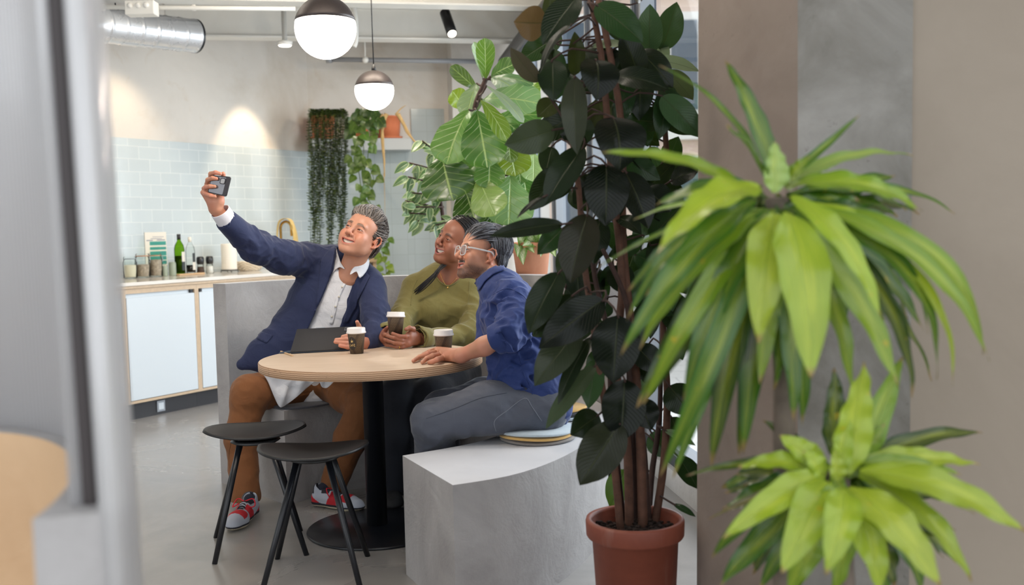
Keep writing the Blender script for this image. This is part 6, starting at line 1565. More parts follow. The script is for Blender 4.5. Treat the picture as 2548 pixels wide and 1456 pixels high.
def build_head(F_, H, female=False, nose=1.0, jaw=1.0, mouth=(0.024, 0.0062), cheek=1.0, eyeh=0.0042, neck=None, neckr=(0.054, 0.058), mz=0.0, smile=8.0, double=0.0):
    s = H.s; R = H.R
    def E(c, r, k=0.012, op=1, X=None): F_.ell(H.w(c), np.array(r)*s, k*s, op, R if X is None else X@R)
    def Cp(a, b, ra, rb=None, k=0.010, op=1): F_.cap(H.w(a), H.w(b), ra*s, (ra if rb is None else rb)*s, k*s, op)
    E((0, -0.018, 0.045), (0.073, 0.093, 0.077), 0.02); E((0, 0.030, 0.034), (0.062, 0.055, 0.056), 0.03); E((0, 0.028, -0.022), (0.061, 0.054, 0.062), 0.03)
    E((0, -0.01, -0.03), (0.062, 0.06, 0.05), 0.03)
    for x in (-1, 1):
        Cp((x*0.051, -0.006, -0.045), (x*0.045*jaw, 0.020, -0.072), 0.021, 0.017, 0.02); Cp((x*0.045*jaw, 0.020, -0.072), (x*0.014*jaw, 0.066, -0.098), 0.017, 0.015, 0.02)
    E((0, 0.036, -0.066), (0.047*jaw, 0.044, 0.042), 0.025); E((0, 0.070, -0.100), (0.021*jaw, 0.016, 0.016), 0.014)
    if double: E((0, 0.03, -0.105), (0.04, 0.045, 0.022), 0.02)
    for x in (-1, 1):
        E((x*0.041, 0.057, -0.027), (0.023*cheek, 0.021*cheek, 0.019*cheek), 0.016); E((x*0.038, 0.060, -0.045), (0.018*cheek, 0.018*cheek, 0.018), 0.016)
        Cp((x*0.040, 0.074, 0.021), (x*0.010, 0.085, 0.016), 0.0075 if not female else 0.005, None, 0.016)
    for x in (-1, 1): E((x*0.043, 0.036, -0.052), (0.022, 0.032, 0.030), 0.02)
    # muzzle, eye sockets
    E((0, 0.066, -0.062), (0.030, 0.024, 0.028), 0.018)
    for x in (-1, 1): E((x*0.031, 0.094, 0.001), (0.0165, 0.0125, 0.0115), 0.012, -1)
    for x in (-1, 1): E((x*0.0315, 0.0725, 0.0), (0.0160, 0.0150, 0.0130), 0.006)
    # nose
    Cp((0, 0.080, 0.012), (0, 0.101*nose**0.2, -0.024), 0.0070*nose, 0.0092*nose, 0.012); E((0, 0.103+0.006*(nose-1), -0.031), (0.0112*nose, 0.0115*nose, 0.0098*nose), 0.008)
    for x in (-1, 1): E((x*0.0130*nose, 0.0925, -0.0345), (0.0080*nose, 0.0100*nose, 0.0076*nose), 0.005)
    for x in (-1, 1): E((x*0.0066*nose, 0.0985, -0.0425), (0.0036, 0.0052, 0.0034), 0.003, -1)
    # smile folds
    for x in (-1, 1):
        F_.path([H.w((x*0.0175, 0.0900, -0.030)), H.w((x*0.0285, 0.0850, -0.044)), H.w((x*0.0345, 0.0760, -0.060))], [0.0014*s, 0.0026*s, 0.0012*s], 0.006*s, -1)
    # lips
    mw, mh = mouth; zc = lambda x: -0.0690+mz+smile*x*x
    yy = lambda x: 0.0865-16*x*x
    xs = np.linspace(-mw*1.06, mw*1.06, 9)
    up = [(x, yy(x)+0.001, zc(x)+mh*math.sqrt(max(0, 1-(x/mw/1.08)**2))+0.0022) for x in xs]; lo = [(x, yy(x)-0.001, zc(x)-mh*math.sqrt(max(0, 1-(x/mw/1.08)**2))-0.0032) for x in xs]
    F_.path([H.w(p) for p in up], [s*r for r in (0.0018, 0.0028, 0.0036, 0.0042, 0.0040, 0.0042, 0.0036, 0.0028, 0.0018)], 0.006*s)
    F_.path([H.w(p) for p in lo], [s*r for r in (0.0018, 0.0032, 0.0044, 0.0052, 0.0055, 0.0052, 0.0044, 0.0032, 0.0018)], 0.006*s)
    # ears
    for x in (-1, 1):
        Q = rotz3(-x*0.40)
        E((x*0.0765, -0.014, -0.008), (0.0055, 0.0165, 0.0295), 0.006, 1, Q)
        pts = [(x*0.074, 0.002, -0.004), (x*0.079, 0.003, 0.014), (x*0.084, -0.008, 0.024), (x*0.088, -0.022, 0.020), (x*0.089, -0.029, 0.004), (x*0.085, -0.024, -0.014), (x*0.079, -0.010, -0.030), (x*0.076, -0.002, -0.034)]
        F_.path([H.w(p) for p in pts], [s*0.0034]*5+[s*0.0038, s*0.0058, s*0.005], 0.004*s)
        E((x*0.086, -0.010, -0.006), (0.0075, 0.0095, 0.0150), 0.004, -1, Q); E((x*0.073, -0.001, -0.008), (0.005, 0.006, 0.007), 0.004, 1)
    if neck is not None: F_.cap(H.w((0, -0.030, -0.055)), neck, neckr[0]*s, neckr[1], 0.03)
    # carve the eye slits and the mouth after everything else
    for x in (-1, 1):
        def slit(P, x=x):
            L = H.l(P); u = (L[:, 0]-x*0.0315)/0.0135; zc_ = 0.0006-0.0016*u*u+0.0; hh = eyeh*np.sqrt(np.clip(1-u*u, 0, 1)); d = np.abs(L[:, 2]-zc_)-hh
            d = np.maximum(d, np.abs(u)*0.0135-0.0135); d = np.maximum(d, 0.0740-L[:, 1]); return d*s
        F_.fn(slit, H.w((x*0.0315, 0.085, 0)), 0.02*s, 0.0012, -1)
    def mcut(P):
        L = H.l(P); u = L[:, 0]/mw; hh = mh*np.sqrt(np.clip(1-u*u, 0, 1)); d = np.abs(L[:, 2]-(-0.0690+mz+smile*L[:, 0]**2))-hh
        d = np.maximum(d, np.abs(L[:, 0])-mw); d = np.maximum(d, 0.060-L[:, 1]); return d*s
    F_.fn(mcut, H.w((0, 0.08, -0.069)), 0.035*s, 0.0012, -1)
    H.mw, H.mh, H.mz, H.smile = mw, mh, mz, smile
def head_colours(H, V, skin, lips, brow, beard=None, beardamt=0.0, browamt=0.9, blush=0.35, flush=None, bwid=0.0068):
    L = H.l(V); n = len(V); c = np.tile(np.array(skin), (n, 1)); x = np.abs(L[:, 0]); y = L[:, 1]; z = L[:, 2]
    fl = np.array(flush if flush is not None else (skin[0]*1.02, skin[1]*0.66, skin[2]*0.58))
    def mixin(m, col): 
        nonlocal c
        m = np.clip(m, 0, 1)[:, None]; c = c*(1-m)+np.array(col)*m
    nearhead = (np.linalg.norm(L, axis=1) < 0.16)
    ch = np.exp(-(((x-0.043)/0.020)**2+((z+0.028)/0.020)**2))*(y > 0.02); mixin(ch*blush*nearhead, fl)
    no = np.exp(-((x/0.016)**2+((z+0.032)/0.014)**2+((y-0.10)/0.02)**2)); mixin(no*blush*1.1, fl)
    ea = ((x > 0.072) & (np.abs(z) < 0.045) & (y < 0.012) & (y > -0.045)).astype(float); mixin(ea*0.55, fl)
    sock = np.exp(-(((x-0.031)/0.017)**2+((z-0.001)/0.010)**2))*(y > 0.05); mixin(sock*0.30, (skin[0]*0.62, skin[1]*0.48, skin[2]*0.44))
    if beard is not None:
        g = wobble(V, 900)*0.5+wobble(V, 2100, 2)*0.5
        S = lambda e0, e1, v: np.clip((v-e0)/(e1-e0), 0, 1)**2*(3-2*np.clip((v-e0)/(e1-e0), 0, 1))
        chin = S(-0.078, -0.094, z+0.2*np.clip(x-0.02, 0, 1))*S(0.012, 0.03, y)
        side = S(0.040, 0.054, x)*S(-0.006, -0.03, z)*S(-0.020, 0.0, y)*(0.35+0.65*S(-0.045, -0.07, z))
        around = S(0.040, 0.030, x)*S(-0.070, -0.084, z)*(y > 0.05)
        jawl = S(-0.050, -0.075, z)*S(0.020, 0.036, x)
        m = np.maximum.reduce([chin, side, around, jawl*0.9])*S(-0.140, -0.118, z)
        ck = np.exp(-(((x-0.034)/0.020)**2+((z+0.036)/0.024)**2)); m = m*(1-ck*0.8)
        ms = np.exp(-(((z+0.0515-H.mz-H.mh*0.2)/0.0062)**2))*S(0.036, 0.026, x)*(y > 0.06); m = np.maximum(m, ms*1.7)
        m *= nearhead; mixin(m*beardamt*(0.88+0.3*g), beard)
    # lips and the inside of the mouth
    zc = -0.0690+H.mz+H.smile*L[:, 0]**2; u = x/(H.mw*1.10); env = np.sqrt(np.clip(1-u*u, 0, 1))
    lip = np.clip((0.0108*env+0.001+H.mh*0.35*env-np.abs(z-zc+0.0004))/0.0016, 0, 1)*(y > 0.058)*(u < 1); mixin(lip*0.85, lips)
    ins = (np.abs(z-zc) < H.mh*env+0.001)*(y < 0.0835-16*x*x)*(y > 0.045)*(u < 0.98); mixin(ins*1.0, (0.045, 0.012, 0.010))
    # brows
    bz = 0.0200+0.0035*np.sin(np.clip((x-0.012)/0.036, 0, 1)*PI)-0.006*np.clip((x-0.036)/0.014, 0, 1); bw_ = bwid*(1-0.5*np.clip((x-0.03)/0.02, 0, 1))
    b = np.clip((bw_-np.abs(z-bz))/0.002, 0, 1)*np.clip((x-0.010)/0.004, 0, 1)*np.clip((0.050-x)/0.006, 0, 1)*(y > 0.035); g = wobble(V, 1500)*0.25+0.85; mixin(b*browamt*g, brow)
    # lash line
    e = np.sqrt(((x-0.0315)/0.0145)**2+((z-0.001)/0.0058)**2); mixin(((e < 1.05) & (y > 0.065)).astype(float)*0.35*(z > 0), (0.03, 0.02, 0.018))
    return c
def skin_material(name, rough=0.42, sss=0.12):
    t = NT(name); a = t.node('ShaderNodeAttribute', attribute_name='Col'); v = t.coord('World')
    n = t.noise(v, 60, 4, 0.6); c = t.mix(t.math('MULTIPLY', n, 0.14), a.outputs['Color'], t.mix(1.0, a.outputs['Color'], (0.85, 0.62, 0.55), 'MULTIPLY'))
    t.set(Base_Color=c, Roughness=rough); t.b.inputs['Subsurface Weight'].default_value = sss; t.b.inputs['Subsurface Radius'].default_value = (0.012, 0.005, 0.003); t.b.inputs['Subsurface Scale'].default_value = 1.0
    t.bump(t.noise(v, 900, 3), 0.12, 0.0006); return t.m
def eyes_teeth(H, parent, iris=(0.10, 0.05, 0.025), gaze=(0, 0), teeth_col=(0.78, 0.70, 0.60)):
    if 'sclera' not in M:
        M['sclera'] = plain('eye_white', srgb(172, 156, 150), 0.25); M['pupil'] = plain('dark_iris', srgb(38, 24, 18), 0.08); M['teeth'] = plain('ivory_teeth', srgb(232, 220, 204), 0.25)
    s = H.s
    for x in (-1, 1):
        c = H.w((x*0.0315, 0.0722, 0.0)); mb = MB(); mb.ball(c, 0.0122*s, 20, 14); e = mb.build('eye', M['sclera'], parent)
        g = nrm(H.R[1]+H.R[0]*gaze[0]+H.R[2]*gaze[1]); a, b, g = frame(g)
        mb = MB(); r = 0.0122*s; vs = [c+g*(r+0.0006)]; na = 16
        for rr in (0.3, 0.6, 0.0062/0.0122):
            pass
        for q in (0.0024, 0.0046, 0.0066):
            for k in range(na):
                t_ = 2*PI*k/na; h_ = math.sqrt(max(0, r*r-(q*s)**2))+0.0004; vs.append(c+g*h_+(a*math.cos(t_)+b*math.sin(t_))*q*s)
        fs = [(0, 1+k, 1+(k+1) % na) for k in range(na)]
        for j in range(2):
            for k in range(na): fs.append((1+j*na+k, 1+(j+1)*na+k, 1+(j+1)*na+(k+1) % na, 1+j*na+(k+1) % na))
        mb.add(vs, fs); mb.build('iris', M['pupil'], e)
    mb = MB(); nx = 72; vs = []; fs = []; w = H.mw*0.94
    for i in range(nx+1):
        x = -w+2*w*i/nx; zc = -0.0690+H.mz+H.smile*x*x; env = math.sqrt(max(0.0, 1-(x/(H.mw*1.02))**2)); tooth = 0.0012*(1-abs(math.sin(x/0.0074*PI/2))**0.35)
        for k, (dz, dy) in enumerate(((H.mh*env+0.003, -0.0035), (H.mh*env*0.6, -0.0012), (-H.mh*env*0.55, -0.0022), (-H.mh*env*0.7, -0.005))):
            vs.append(H.w((x, 0.0838-14*x*x+dy-tooth, zc+dz)))
    for i in range(nx):
        for k in range(3): fs.append((i*4+k, (i+1)*4+k, (i+1)*4+k+1, i*4+k+1))
    mb.add(vs, fs); mb.build('teeth', M['teeth'], parent)
def hair_mat(name, rough=0.5):
    t = NT(name); a = t.node('ShaderNodeAttribute', attribute_name='Col'); t.set(Base_Color=a.outputs['Color'], Roughness=rough); t.b.inputs['Anisotropic'].default_value = 0.5
    t.b.inputs['Specular IOR Level'].default_value = 0.3; t.bump(t.noise(t.coord('World'), 700, 3), 0.4, 0.0008); return t.m
def strands(mb, H, n, root, flow, length, r0, lift, cols, rs, ell=((0, -0.020, 0.045), (0.076, 0.096, 0.080)), steps=8, sides=4, wav=0.0):
    c, r = np.array(ell[0]), np.array(ell[1]); made = 0; tries = 0
    while made < n and tries < n*40:
        tries += 1; v = nrm(rs.normal(size=3)); p = c+v*r
        if not root(p): continue
        L = length*rs.uniform(0.7, 1.2); pts = []; q = p.copy(); ph = rs.uniform(0, 6); l0 = rs.uniform(0.6, 1.3)
        for k in range(steps+1):
            t = k/steps; e = (q-c)/r; q = c+e/np.linalg.norm(e)*r; out = nrm((q-c)/(r*r)); pts.append(q+out*(lift(t, p)*l0+0.0012))
            f = np.array(flow(q, t, p), float); f = nrm(f-np.dot(f, out)*out); sd = np.cross(out, f); q = q+(f+sd*wav*math.sin(ph*0.25+t*8+p[0]*45+p[2]*20))*L/steps
        co = cols[rs.integers(len(cols))]; mb.col = tuple(np.array(co)*rs.uniform(0.8, 1.2)); rr = [max(0.15, 1-0.8*(k/steps)**2)*r0*H.s*rs.uniform(0.8, 1.2) for k in range(steps+1)]
        mb.tube([H.w(p_) for p_ in pts], rr, sides, caps=False); made += 1
    mb.col = (1, 1, 1)
# photo-plane helpers for cutting cloth openings
def topx(P):
    D = P-np.array([0, 0, CAMZ]); z = D@_f; return W/2+F*(D@_r)/z, H_/2-F*(D@_u)/z
H_ = H
def polycut(F_, poly, ymin, ymax, k=0.004):
    A = np.array(poly, float); n = len(A); ctr = at(A[:, 0].mean(), A[:, 1].mean(), (ymin+ymax)/2); R = max(np.linalg.norm(at(x, y, (ymin+ymax)/2)-ctr) for x, y in A)+(ymax-ymin)
    def f(P):
        x, y = topx(P); d = np.full(len(P), 1e9); ins = np.zeros(len(P), bool)
        for i in range(n):
            a, b = A[i], A[(i+1) % n]; ab = b-a; t = np.clip(((x-a[0])*ab[0]+(y-a[1])*ab[1])/max(ab@ab, 1e-9), 0, 1)
            d = np.minimum(d, np.hypot(x-a[0]-t*ab[0], y-a[1]-t*ab[1])); cnd = ((A[i][1] > y) != (A[i-1][1] > y))
            with np.errstate(divide='ignore', invalid='ignore'): xi = (A[i-1][0]-A[i][0])*(y-A[i][1])/(A[i-1][1]-A[i][1]+1e-12)+A[i][0]
            ins ^= cnd & (x < xi)
        d = np.where(ins, -d, d)*P[:, 1]/F; return np.maximum(d, np.maximum(P[:, 1]-ymax, ymin-P[:, 1]))
    F_.fn(f, ctr, R, k, -1)
def cloth_mat(name, col, rough=0.8, weave=900, wstr=0.2, fold=14, fstr=0.35, sheen=0.2, namp=0.08, fd=0.012):
    t = NT(name); v = t.coord('World'); n = t.noise(v, 5, 3); a = tuple(x*(1-namp) for x in col); b = tuple(min(1, x*(1+namp)) for x in col)
    t.set(Base_Color=t.ramp(n, [(0.3, a), (0.7, b)]), Roughness=rough); t.b.inputs['Sheen Weight'].default_value = sheen; t.b.inputs['Sheen Roughness'].default_value = 0.4
    h = t.noise(t.coord('World', (1, 1, 1)), fold, 4, 0.55, 1.2); t.bump(t.math('ADD', h, t.math('MULTIPLY', t.noise(v, weave, 2), 0.03*wstr/0.2)), fstr, fd); return t.m
def seam(name, pts, tree, r, mat, parent, off=0.0008):
    P = []; org = Vector((0, 0, CAMZ))
    for p in spline([(x, y, 0) for x, y in pts], max(12, 6*len(pts))):
        t = Vector(tuple(at(p[0], p[1], 1.0)-np.array([0, 0, CAMZ]))).normalized(); h = tree.ray_cast(org, t)
        if h[0] is not None and (not P or abs(h[0][1]-P[-1][1]) < 0.06): P.append(np.array(h[0])+np.array(h[1])*off*(1 if h[1].dot(t) < 0 else -1))
    if len(P) > 2: mb = MB(); mb.tube(P, r, 6); return mb.build(name, mat, parent)
def sneaker(heel, toe, parent_label, colset, group=None, scale=1.0, side=1, up=0.0):
    """running shoe from two floor points"""
    heel = np.array([heel[0], heel[1], 0]); toe = np.array([toe[0], toe[1], 0]); d = nrm(toe-heel); L = 0.285*scale; mid = (heel+toe)/2; heel = mid-d*L/2
    s_ = np.cross(np.array([0, 0, 1.0]), d); X = np.stack([d, s_, np.array([0, 0, 1.0])])
    w = lambda x, y, z: heel+d*x*L+s_*y+np.array([0, 0, z+up])
    f = Field(0.0026)
    # sole
    f.path([w(0.13, 0, 0.020), w(0.45, 0.0, 0.018), w(0.74, 0.004*side, 0.018), w(0.90, 0.008*side, 0.022)], [0.030, 0.030, 0.043, 0.030], 0.02, 1, (0, 0, 1), 0.45)
    # upper
    f.path([w(0.13, 0, 0.045), w(0.40, 0, 0.046), w(0.72, 0.004*side, 0.038), w(0.88, 0.006*side, 0.034)], [0.031, 0.033, 0.039, 0.030], 0.025, 1, (0, 0, 1), 0.8)
    f.cap(w(0.17, 0, 0.06), w(0.17, 0, 0.085), 0.033, 0.032, 0.02); f.cap(w(0.30, 0, 0.06), w(0.42, 0, 0.066), 0.030, 0.024, 0.02); f.box(w(0.5, 0, -0.02), (0.4, 0.2, 0.0205), 0.0, 0.002, -1)
    f.cap(w(0.20, 0, 0.09), w(0.24, 0, 0.16), 0.026, 0.028, 0.004, -1)
    red, grey, navy, cream = colset
    def cf(V):
        l = (V-heel-np.array([0, 0, up]))@X.T; x, y, z = l[:, 0]/L, l[:, 1], l[:, 2]; c = np.tile(np.array(grey), (len(V), 1))
        c[(x < 0.30) & (z < 0.075-0.2*x)] = red; c[(x > 0.36) & (x < 0.56) & (z < 0.085) & (np.abs(y) > 0.016)] = red
        c[(x > 0.62) & (x < 0.80) & (z > 0.052-0.05*(x-0.62))] = red; c[np.abs((x-0.33)-(z-0.03)*1.6) < 0.035] = grey; c[(x > 0.26) & (x < 0.40) & (z > 0.075)] = navy
        c[(x < 0.12) & (z > 0.07)] = navy; c[z < 0.030-0.006*x] = navy; c[z < 0.017] = cream; return c
    return f, cf, w, (lambda: X)
# ============================================================ man in the navy blazer taking the selfie
M['skin'] = skin_material('skin', 0.45, 0.05); M['hair'] = hair_mat('hair_strands'); M['hair_gloss'] = hair_mat('sleek_hair', 0.26)
P1 = thing('person', 'smiling grey haired person in a navy blazer taking a selfie with outstretched arm', 'person', at(790, 1000, 4.85)*np.array([1, 1, 0])+np.array([0, 0, 0.45]))
H1 = Head(at(880, 567, 4.69), 17, 26, 20, 1.07, (0, 0.085, 0))
sk1 = srgb(192, 138, 112)
f = Field(0.0021)
nb1 = at(868, 688, 4.80)
build_head(f, H1, nose=1.08, jaw=1.08, mouth=(0.0315, 0.0080), cheek=1.08, eyeh=0.0027, neck=nb1, neckr=(0.053, 0.058), smile=11.0)
cw = [at(868, 690, 4.84), at(850, 740, 4.90), at(800, 860, 4.95)]
f.path(cw, [0.060, 0.085, 0.06], 0.04)
# right arm: thin under the sleeve, hand with the phone
z_h = lambda x, y, Y: at(480+x*0.1237, 400+y*0.1237, Y)
f.path([cw[0], at(770, 650, 4.85), at(700, 640, 4.70), at(628, 612, 4.58), at(560, 548, 4.43), z_h(450, 960, 4.40)], [0.05, 0.045, 0.042, 0.042, 0.031, 0.0265], 0.02)
PY = 4.345
f.path([z_h(450, 960, 4.40), z_h(400, 830, 4.385), z_h(300, 640, 4.375)], [0.027, 0.023, 0.016], 0.014)
f.path([z_h(480, 940, 4.40), z_h(520, 820, 4.395), z_h(560, 700, 4.39)], [0.024, 0.022, 0.015], 0.014)
f.path([z_h(430, 900, 4.39), z_h(320, 720, 4.38), z_h(230, 640, 4.375)], [0.022, 0.017, 0.012], 0.012)
for J in ([(400, 780, 4.39), (350, 440, 4.385), (358, 265, 4.36), (455, 238, 4.337), (548, 262, 4.334)],
          [(380, 800, 4.39), (285, 470, 4.378), (300, 385, 4.352), (395, 350, 4.334), (470, 362, 4.333)],
          [(360, 820, 4.39), (230, 560, 4.372), (262, 530, 4.350), (350, 515, 4.334), (436, 520, 4.333)],
          [(340, 840, 4.39), (205, 640, 4.372), (262, 665, 4.352), (350, 705, 4.336), (440, 722, 4.338)]):
    f.path([z_h(*j) for j in J], [0.014, 0.0108, 0.0100, 0.0093, 0.0080], 0.004)
f.path([z_h(520, 850, 4.395), z_h(570, 640, 4.385), z_h(612, 400, 4.372), z_h(612, 262, 4.356)], [0.016, 0.013, 0.0105, 0.0095], 0.006)
# left arm and the hand that holds the tablet
z7 = lambda x, y, Y: at(700+x*0.1884, 770+y*0.1884, Y)
f.path([cw[0], at(925, 712, 4.82), at(935, 800, 4.70), at(930, 848, 4.60), z7(1110, 460, 4.53), z7(1040, 440, 4.49)], [0.05, 0.045, 0.04, 0.036, 0.026, 0.024], 0.02)
f.path([z7(1080, 450, 4.51), z7(980, 385, 4.47)], [0.024, 0.017], 0.012); f.path([z7(1080, 460, 4.51), z7(980, 470, 4.47)], [0.024, 0.016], 0.012)
for J in ([(980, 360, 4.47), (890, 345, 4.445), (810, 360, 4.432)], [(985, 400, 4.47), (850, 392, 4.435), (722, 402, 4.418)], [(985, 440, 4.465), (850, 446, 4.43), (712, 432, 4.412)], [(985, 480, 4.465), (880, 500, 4.43), (775, 480, 4.412)]):
    f.path([z7(*j) for j in J], [0.0112, 0.0098, 0.0080], 0.004)
f.path([z7(1060, 420, 4.52), z7(1058, 300, 4.535), z7(1022, 215, 4.525), z7(1000, 165, 4.51)], [0.016, 0.0125, 0.0100, 0.0085], 0.006)
def col1(V):
    c = head_colours(H1, V, sk1, srgb(176, 96, 84), srgb(74, 54, 44), srgb(140, 108, 94), 0.20, 0.95, 0.50)
    far = np.linalg.norm(V-H1.o, axis=1) > 0.25; m = np.clip(wobble(V, 55)*0.5+0.2, 0, 0.5)*far; c = c*(1-m[:, None])+np.array(srgb(206, 128, 108))*m[:, None]; return c
o, V, Q = sdf_obj('body', f, M['skin'], P1, col1)
tree_b1 = bvh(V, Q)
eyes_teeth(H1, P1, gaze=(0.25, 0.05))
# hair: base and swept-back locks
def haircap(H, fld, c=(0, -0.022, 0.047), r=(0.079, 0.098, 0.083), cuts=(), k=0.008):
    fld.ell(H.w(c), np.array(r)*H.s, 0.01, 1, H.R)
    for cc, rr, kk in cuts: fld.ell(H.w(cc), np.array(rr)*H.s, kk, -1, H.R)
hf = Field(0.003)
haircap(H1, hf, cuts=[((0, 0.085, -0.035), (0.064, 0.085, 0.100), 0.006), ((0, 0.02, -0.10), (0.12, 0.085, 0.075), 0.006), ((0.09, 0.02, -0.03), (0.04, 0.035, 0.05), 0.006), ((-0.09, 0.02, -0.03), (0.04, 0.035, 0.05), 0.006)])
hf.ell(H1.w((0, -0.065, -0.02)), np.array((0.06, 0.045, 0.055))*H1.s, 0.02, 1, H1.R)
o, Vh, Qh = sdf_obj('hair', hf, M['hair'], P1, lambda V: np.tile(np.array(srgb(84, 76, 71)), (len(V), 1))*(1+0.15*wobble(V, 220))[:, None])
rs = np.random.default_rng(5); mb = MB()
greys = [srgb(136, 128, 122), srgb(108, 100, 95), srgb(84, 76, 72), srgb(164, 156, 150), srgb(62, 55, 52)]
hl = lambda p: (p[2] > 0.064-0.35*max(0, abs(p[0])-0.040) if p[1] > 0.02 else (p[2] > 0.004 if p[1] > -0.015 else p[2] > -0.065)) and p[2] > -0.07 or (abs(p[0]) > 0.060 and p[1] < 0.028 and p[2] > -0.002)
strands(mb, H1, 2300, hl, lambda q, t, p: (p[0]*6+0.15, -1, 0.35 if t < 0.3 else -0.1), 0.085, 0.00125, lambda t, p: 0.005+(0.013 if p[1] > 0.03 else 0.006)*math.sin(min(1, t*1.5)*PI*0.8), greys, rs, wav=0.35)
strands(mb, H1, 800, lambda p: p[1] > 0.030 and p[2] > 0.066, lambda q, t, p: (0.5+p[0]*8, -0.8, 0.8-1.6*t), 0.085, 0.0013, lambda t, p: 0.004+0.020*math.sin(min(1, t*1.2)*PI), greys[:2]+greys[3:4], rs, wav=0.5)
strands(mb, H1, 420, lambda p: p[1] < 0.0 and -0.05 < p[2] < 0.05, lambda q, t, p: (0, -0.6, -0.8), 0.05, 0.0016, lambda t, p: 0.005+0.005*t, greys+[srgb(70, 64, 60)]*2, rs, wav=0.4)
strands(mb, H1, 500, lambda p: p[2] > -0.02 and p[1] < -0.062, lambda q, t, p: (0.4*math.sin(p[2]*60), -0.1, -1), 0.05, 0.0013, lambda t, p: 0.004+0.008*t, greys[1:], rs, ell=((0, -0.058, -0.005), (0.062, 0.046, 0.072)), wav=0.5)
mb.build('hair_locks', M['hair'], o)
# shirt (inner torso)
f = Field(0.0045)
f.path([at(862, 690, 4.84), at(840, 750, 4.86), at(805, 850, 4.88), at(775, 960, 4.90)], [0.10, 0.150, 0.160, 0.15], 0.04, 1, (0, 1, 0), 0.72)
f.cap(at(869, 640, 4.85), at(860, 700, 4.85), 0.070, 0.10, 0.02)
f.disp = lambda P: 0.003*creases(P, 30, 1.0); f.dispmax = 0.006
polycut(f, [(838, 606), (843, 640), (851, 668), (858, 704), (872, 682), (888, 662), (899, 643), (905, 610)], 4.2, 4.84)
f.cap(at(885, 590, 4.82), at(864, 690, 4.83), 0.066, 0.066, 0.004, -1)
M['white_linen'] = cloth_mat('white_linen', srgb(222, 222, 226), 0.75, 700, 0.3, 20, 0.4, 0.1, 0.02)
o, Vs, Qs = sdf_obj('shirt', f, M['white_linen'], P1); tree_s1 = bvh(Vs, Qs)
z1 = lambda x, y: (480+x*0.3846, 400+y*0.3846)
z4 = lambda x, y: (820+x*0.1374, 480+y*0.1374)
tree_u = bvh(np.vstack([Vs, V]), np.vstack([Qs, Q+len(Vs)]))
zc_ = lambda x, y: (720+x/7.07, 497+y/7.07)
def leafcloth(name, poly, depth, mat, parent, rings=6, solid=0.003):
    A = np.array(poly, float); c = A.mean(0); n = len(A); mb = MB(); vs = [at(*(c+(A[i]-c)*j/rings), depth(*(c+(A[i]-c)*j/rings))) for j in range(rings+1) for i in range(n)]
    mb.add(vs, [(j*n+i, (j+1)*n+i, (j+1)*n+(i+1) % n, j*n+(i+1) % n) for j in range(rings) for i in range(n)]); return mb.build(name, mat, parent, solid=solid)
def neckd(x, y):
    ax_ = 878-(y-645)*0.30; dx = (x-ax_)*0.00193; r = 0.082+max(0, y-650)*0.0006; return 4.825-math.sqrt(max(r*r-dx*dx, 0.0001))
cl_ = lambda pts: [p[:2] for p in spline([(x, y, 0) for x, y in pts], 30, closed=True)]
leafcloth('collar', cl_([zc_(822, 845), zc_(785, 1000), zc_(757, 1275), zc_(800, 1238), zc_(885, 1188), zc_(972, 1218), zc_(905, 1110), zc_(850, 960)]), neckd, M['white_linen'], P1)
leafcloth('collar', cl_([(897, 638), (917, 642), (915, 668), (896, 692), (887, 676), (871, 684), (876, 670), (888, 658)]), neckd, M['white_linen'], P1)
drape('placket', [z1(985, 775), z1(1000, 770), z1(945, 890), z1(905, 1060), z1(880, 1060), z1(925, 890)], tree_s1, 4, M['white_linen'], P1, 0.004, thick=0.002)
M['button'] = plain('pearl_button', srgb(206, 200, 186), 0.3)
for bx, by in ((968, 815), (947, 880), (924, 943), (900, 1008)):
    x, y = z1(bx, by); r = tree_s1.ray_cast(Vector((0, 0, CAMZ)), Vector(tuple(at(x, y, 1.0)-np.array([0, 0, CAMZ]))).normalized())
    if r[0] is not None: mb = MB(); c = np.array(r[0])+np.array([0, -0.007, 0]); mb.tube([c, c+np.array([0, -0.003, 0])], 0.0055, 12); mb.build('button', M['button'], P1)
# blazer
M['navy'] = cloth_mat('navy_wool', srgb(27, 37, 72), 0.8, 1400, 0.25, 9, 0.6, 0.12, 0.08)
f = Field(0.0045)
tor = [at(845, 690, 4.85), at(820, 760, 4.87), at(782, 850, 4.88), at(745, 925, 4.90)]
f.path(tor, [0.150, 0.196, 0.200, 0.190], 0.04, 1, (0, 1, 0), 0.66)
f.cap(at(765, 648, 4.87), at(915, 700, 4.85), 0.070, 0.072, 0.05); f.cap(at(800, 640, 4.87), at(850, 640, 4.88), 0.05, 0.05, 0.04)
f.path([at(735, 830, 4.84), at(665, 880, 4.78), at(602, 906, 4.74)], [0.13, 0.085, 0.028], 0.05, 1, (0, 1, 0), 0.55)
f.path([at(772, 648, 4.85), at(705, 640, 4.70), at(632, 612, 4.58), at(567, 552, 4.44)], [0.085, 0.077, 0.069, 0.052], 0.03)
f.path([at(925, 712, 4.82), at(935, 785, 4.72), at(932, 842, 4.62), at(912, 862, 4.55)], [0.070, 0.066, 0.060, 0.048], 0.03)
shR, elR, wrR = at(772, 648, 4.85), at(632, 612, 4.58), at(567, 552, 4.44)
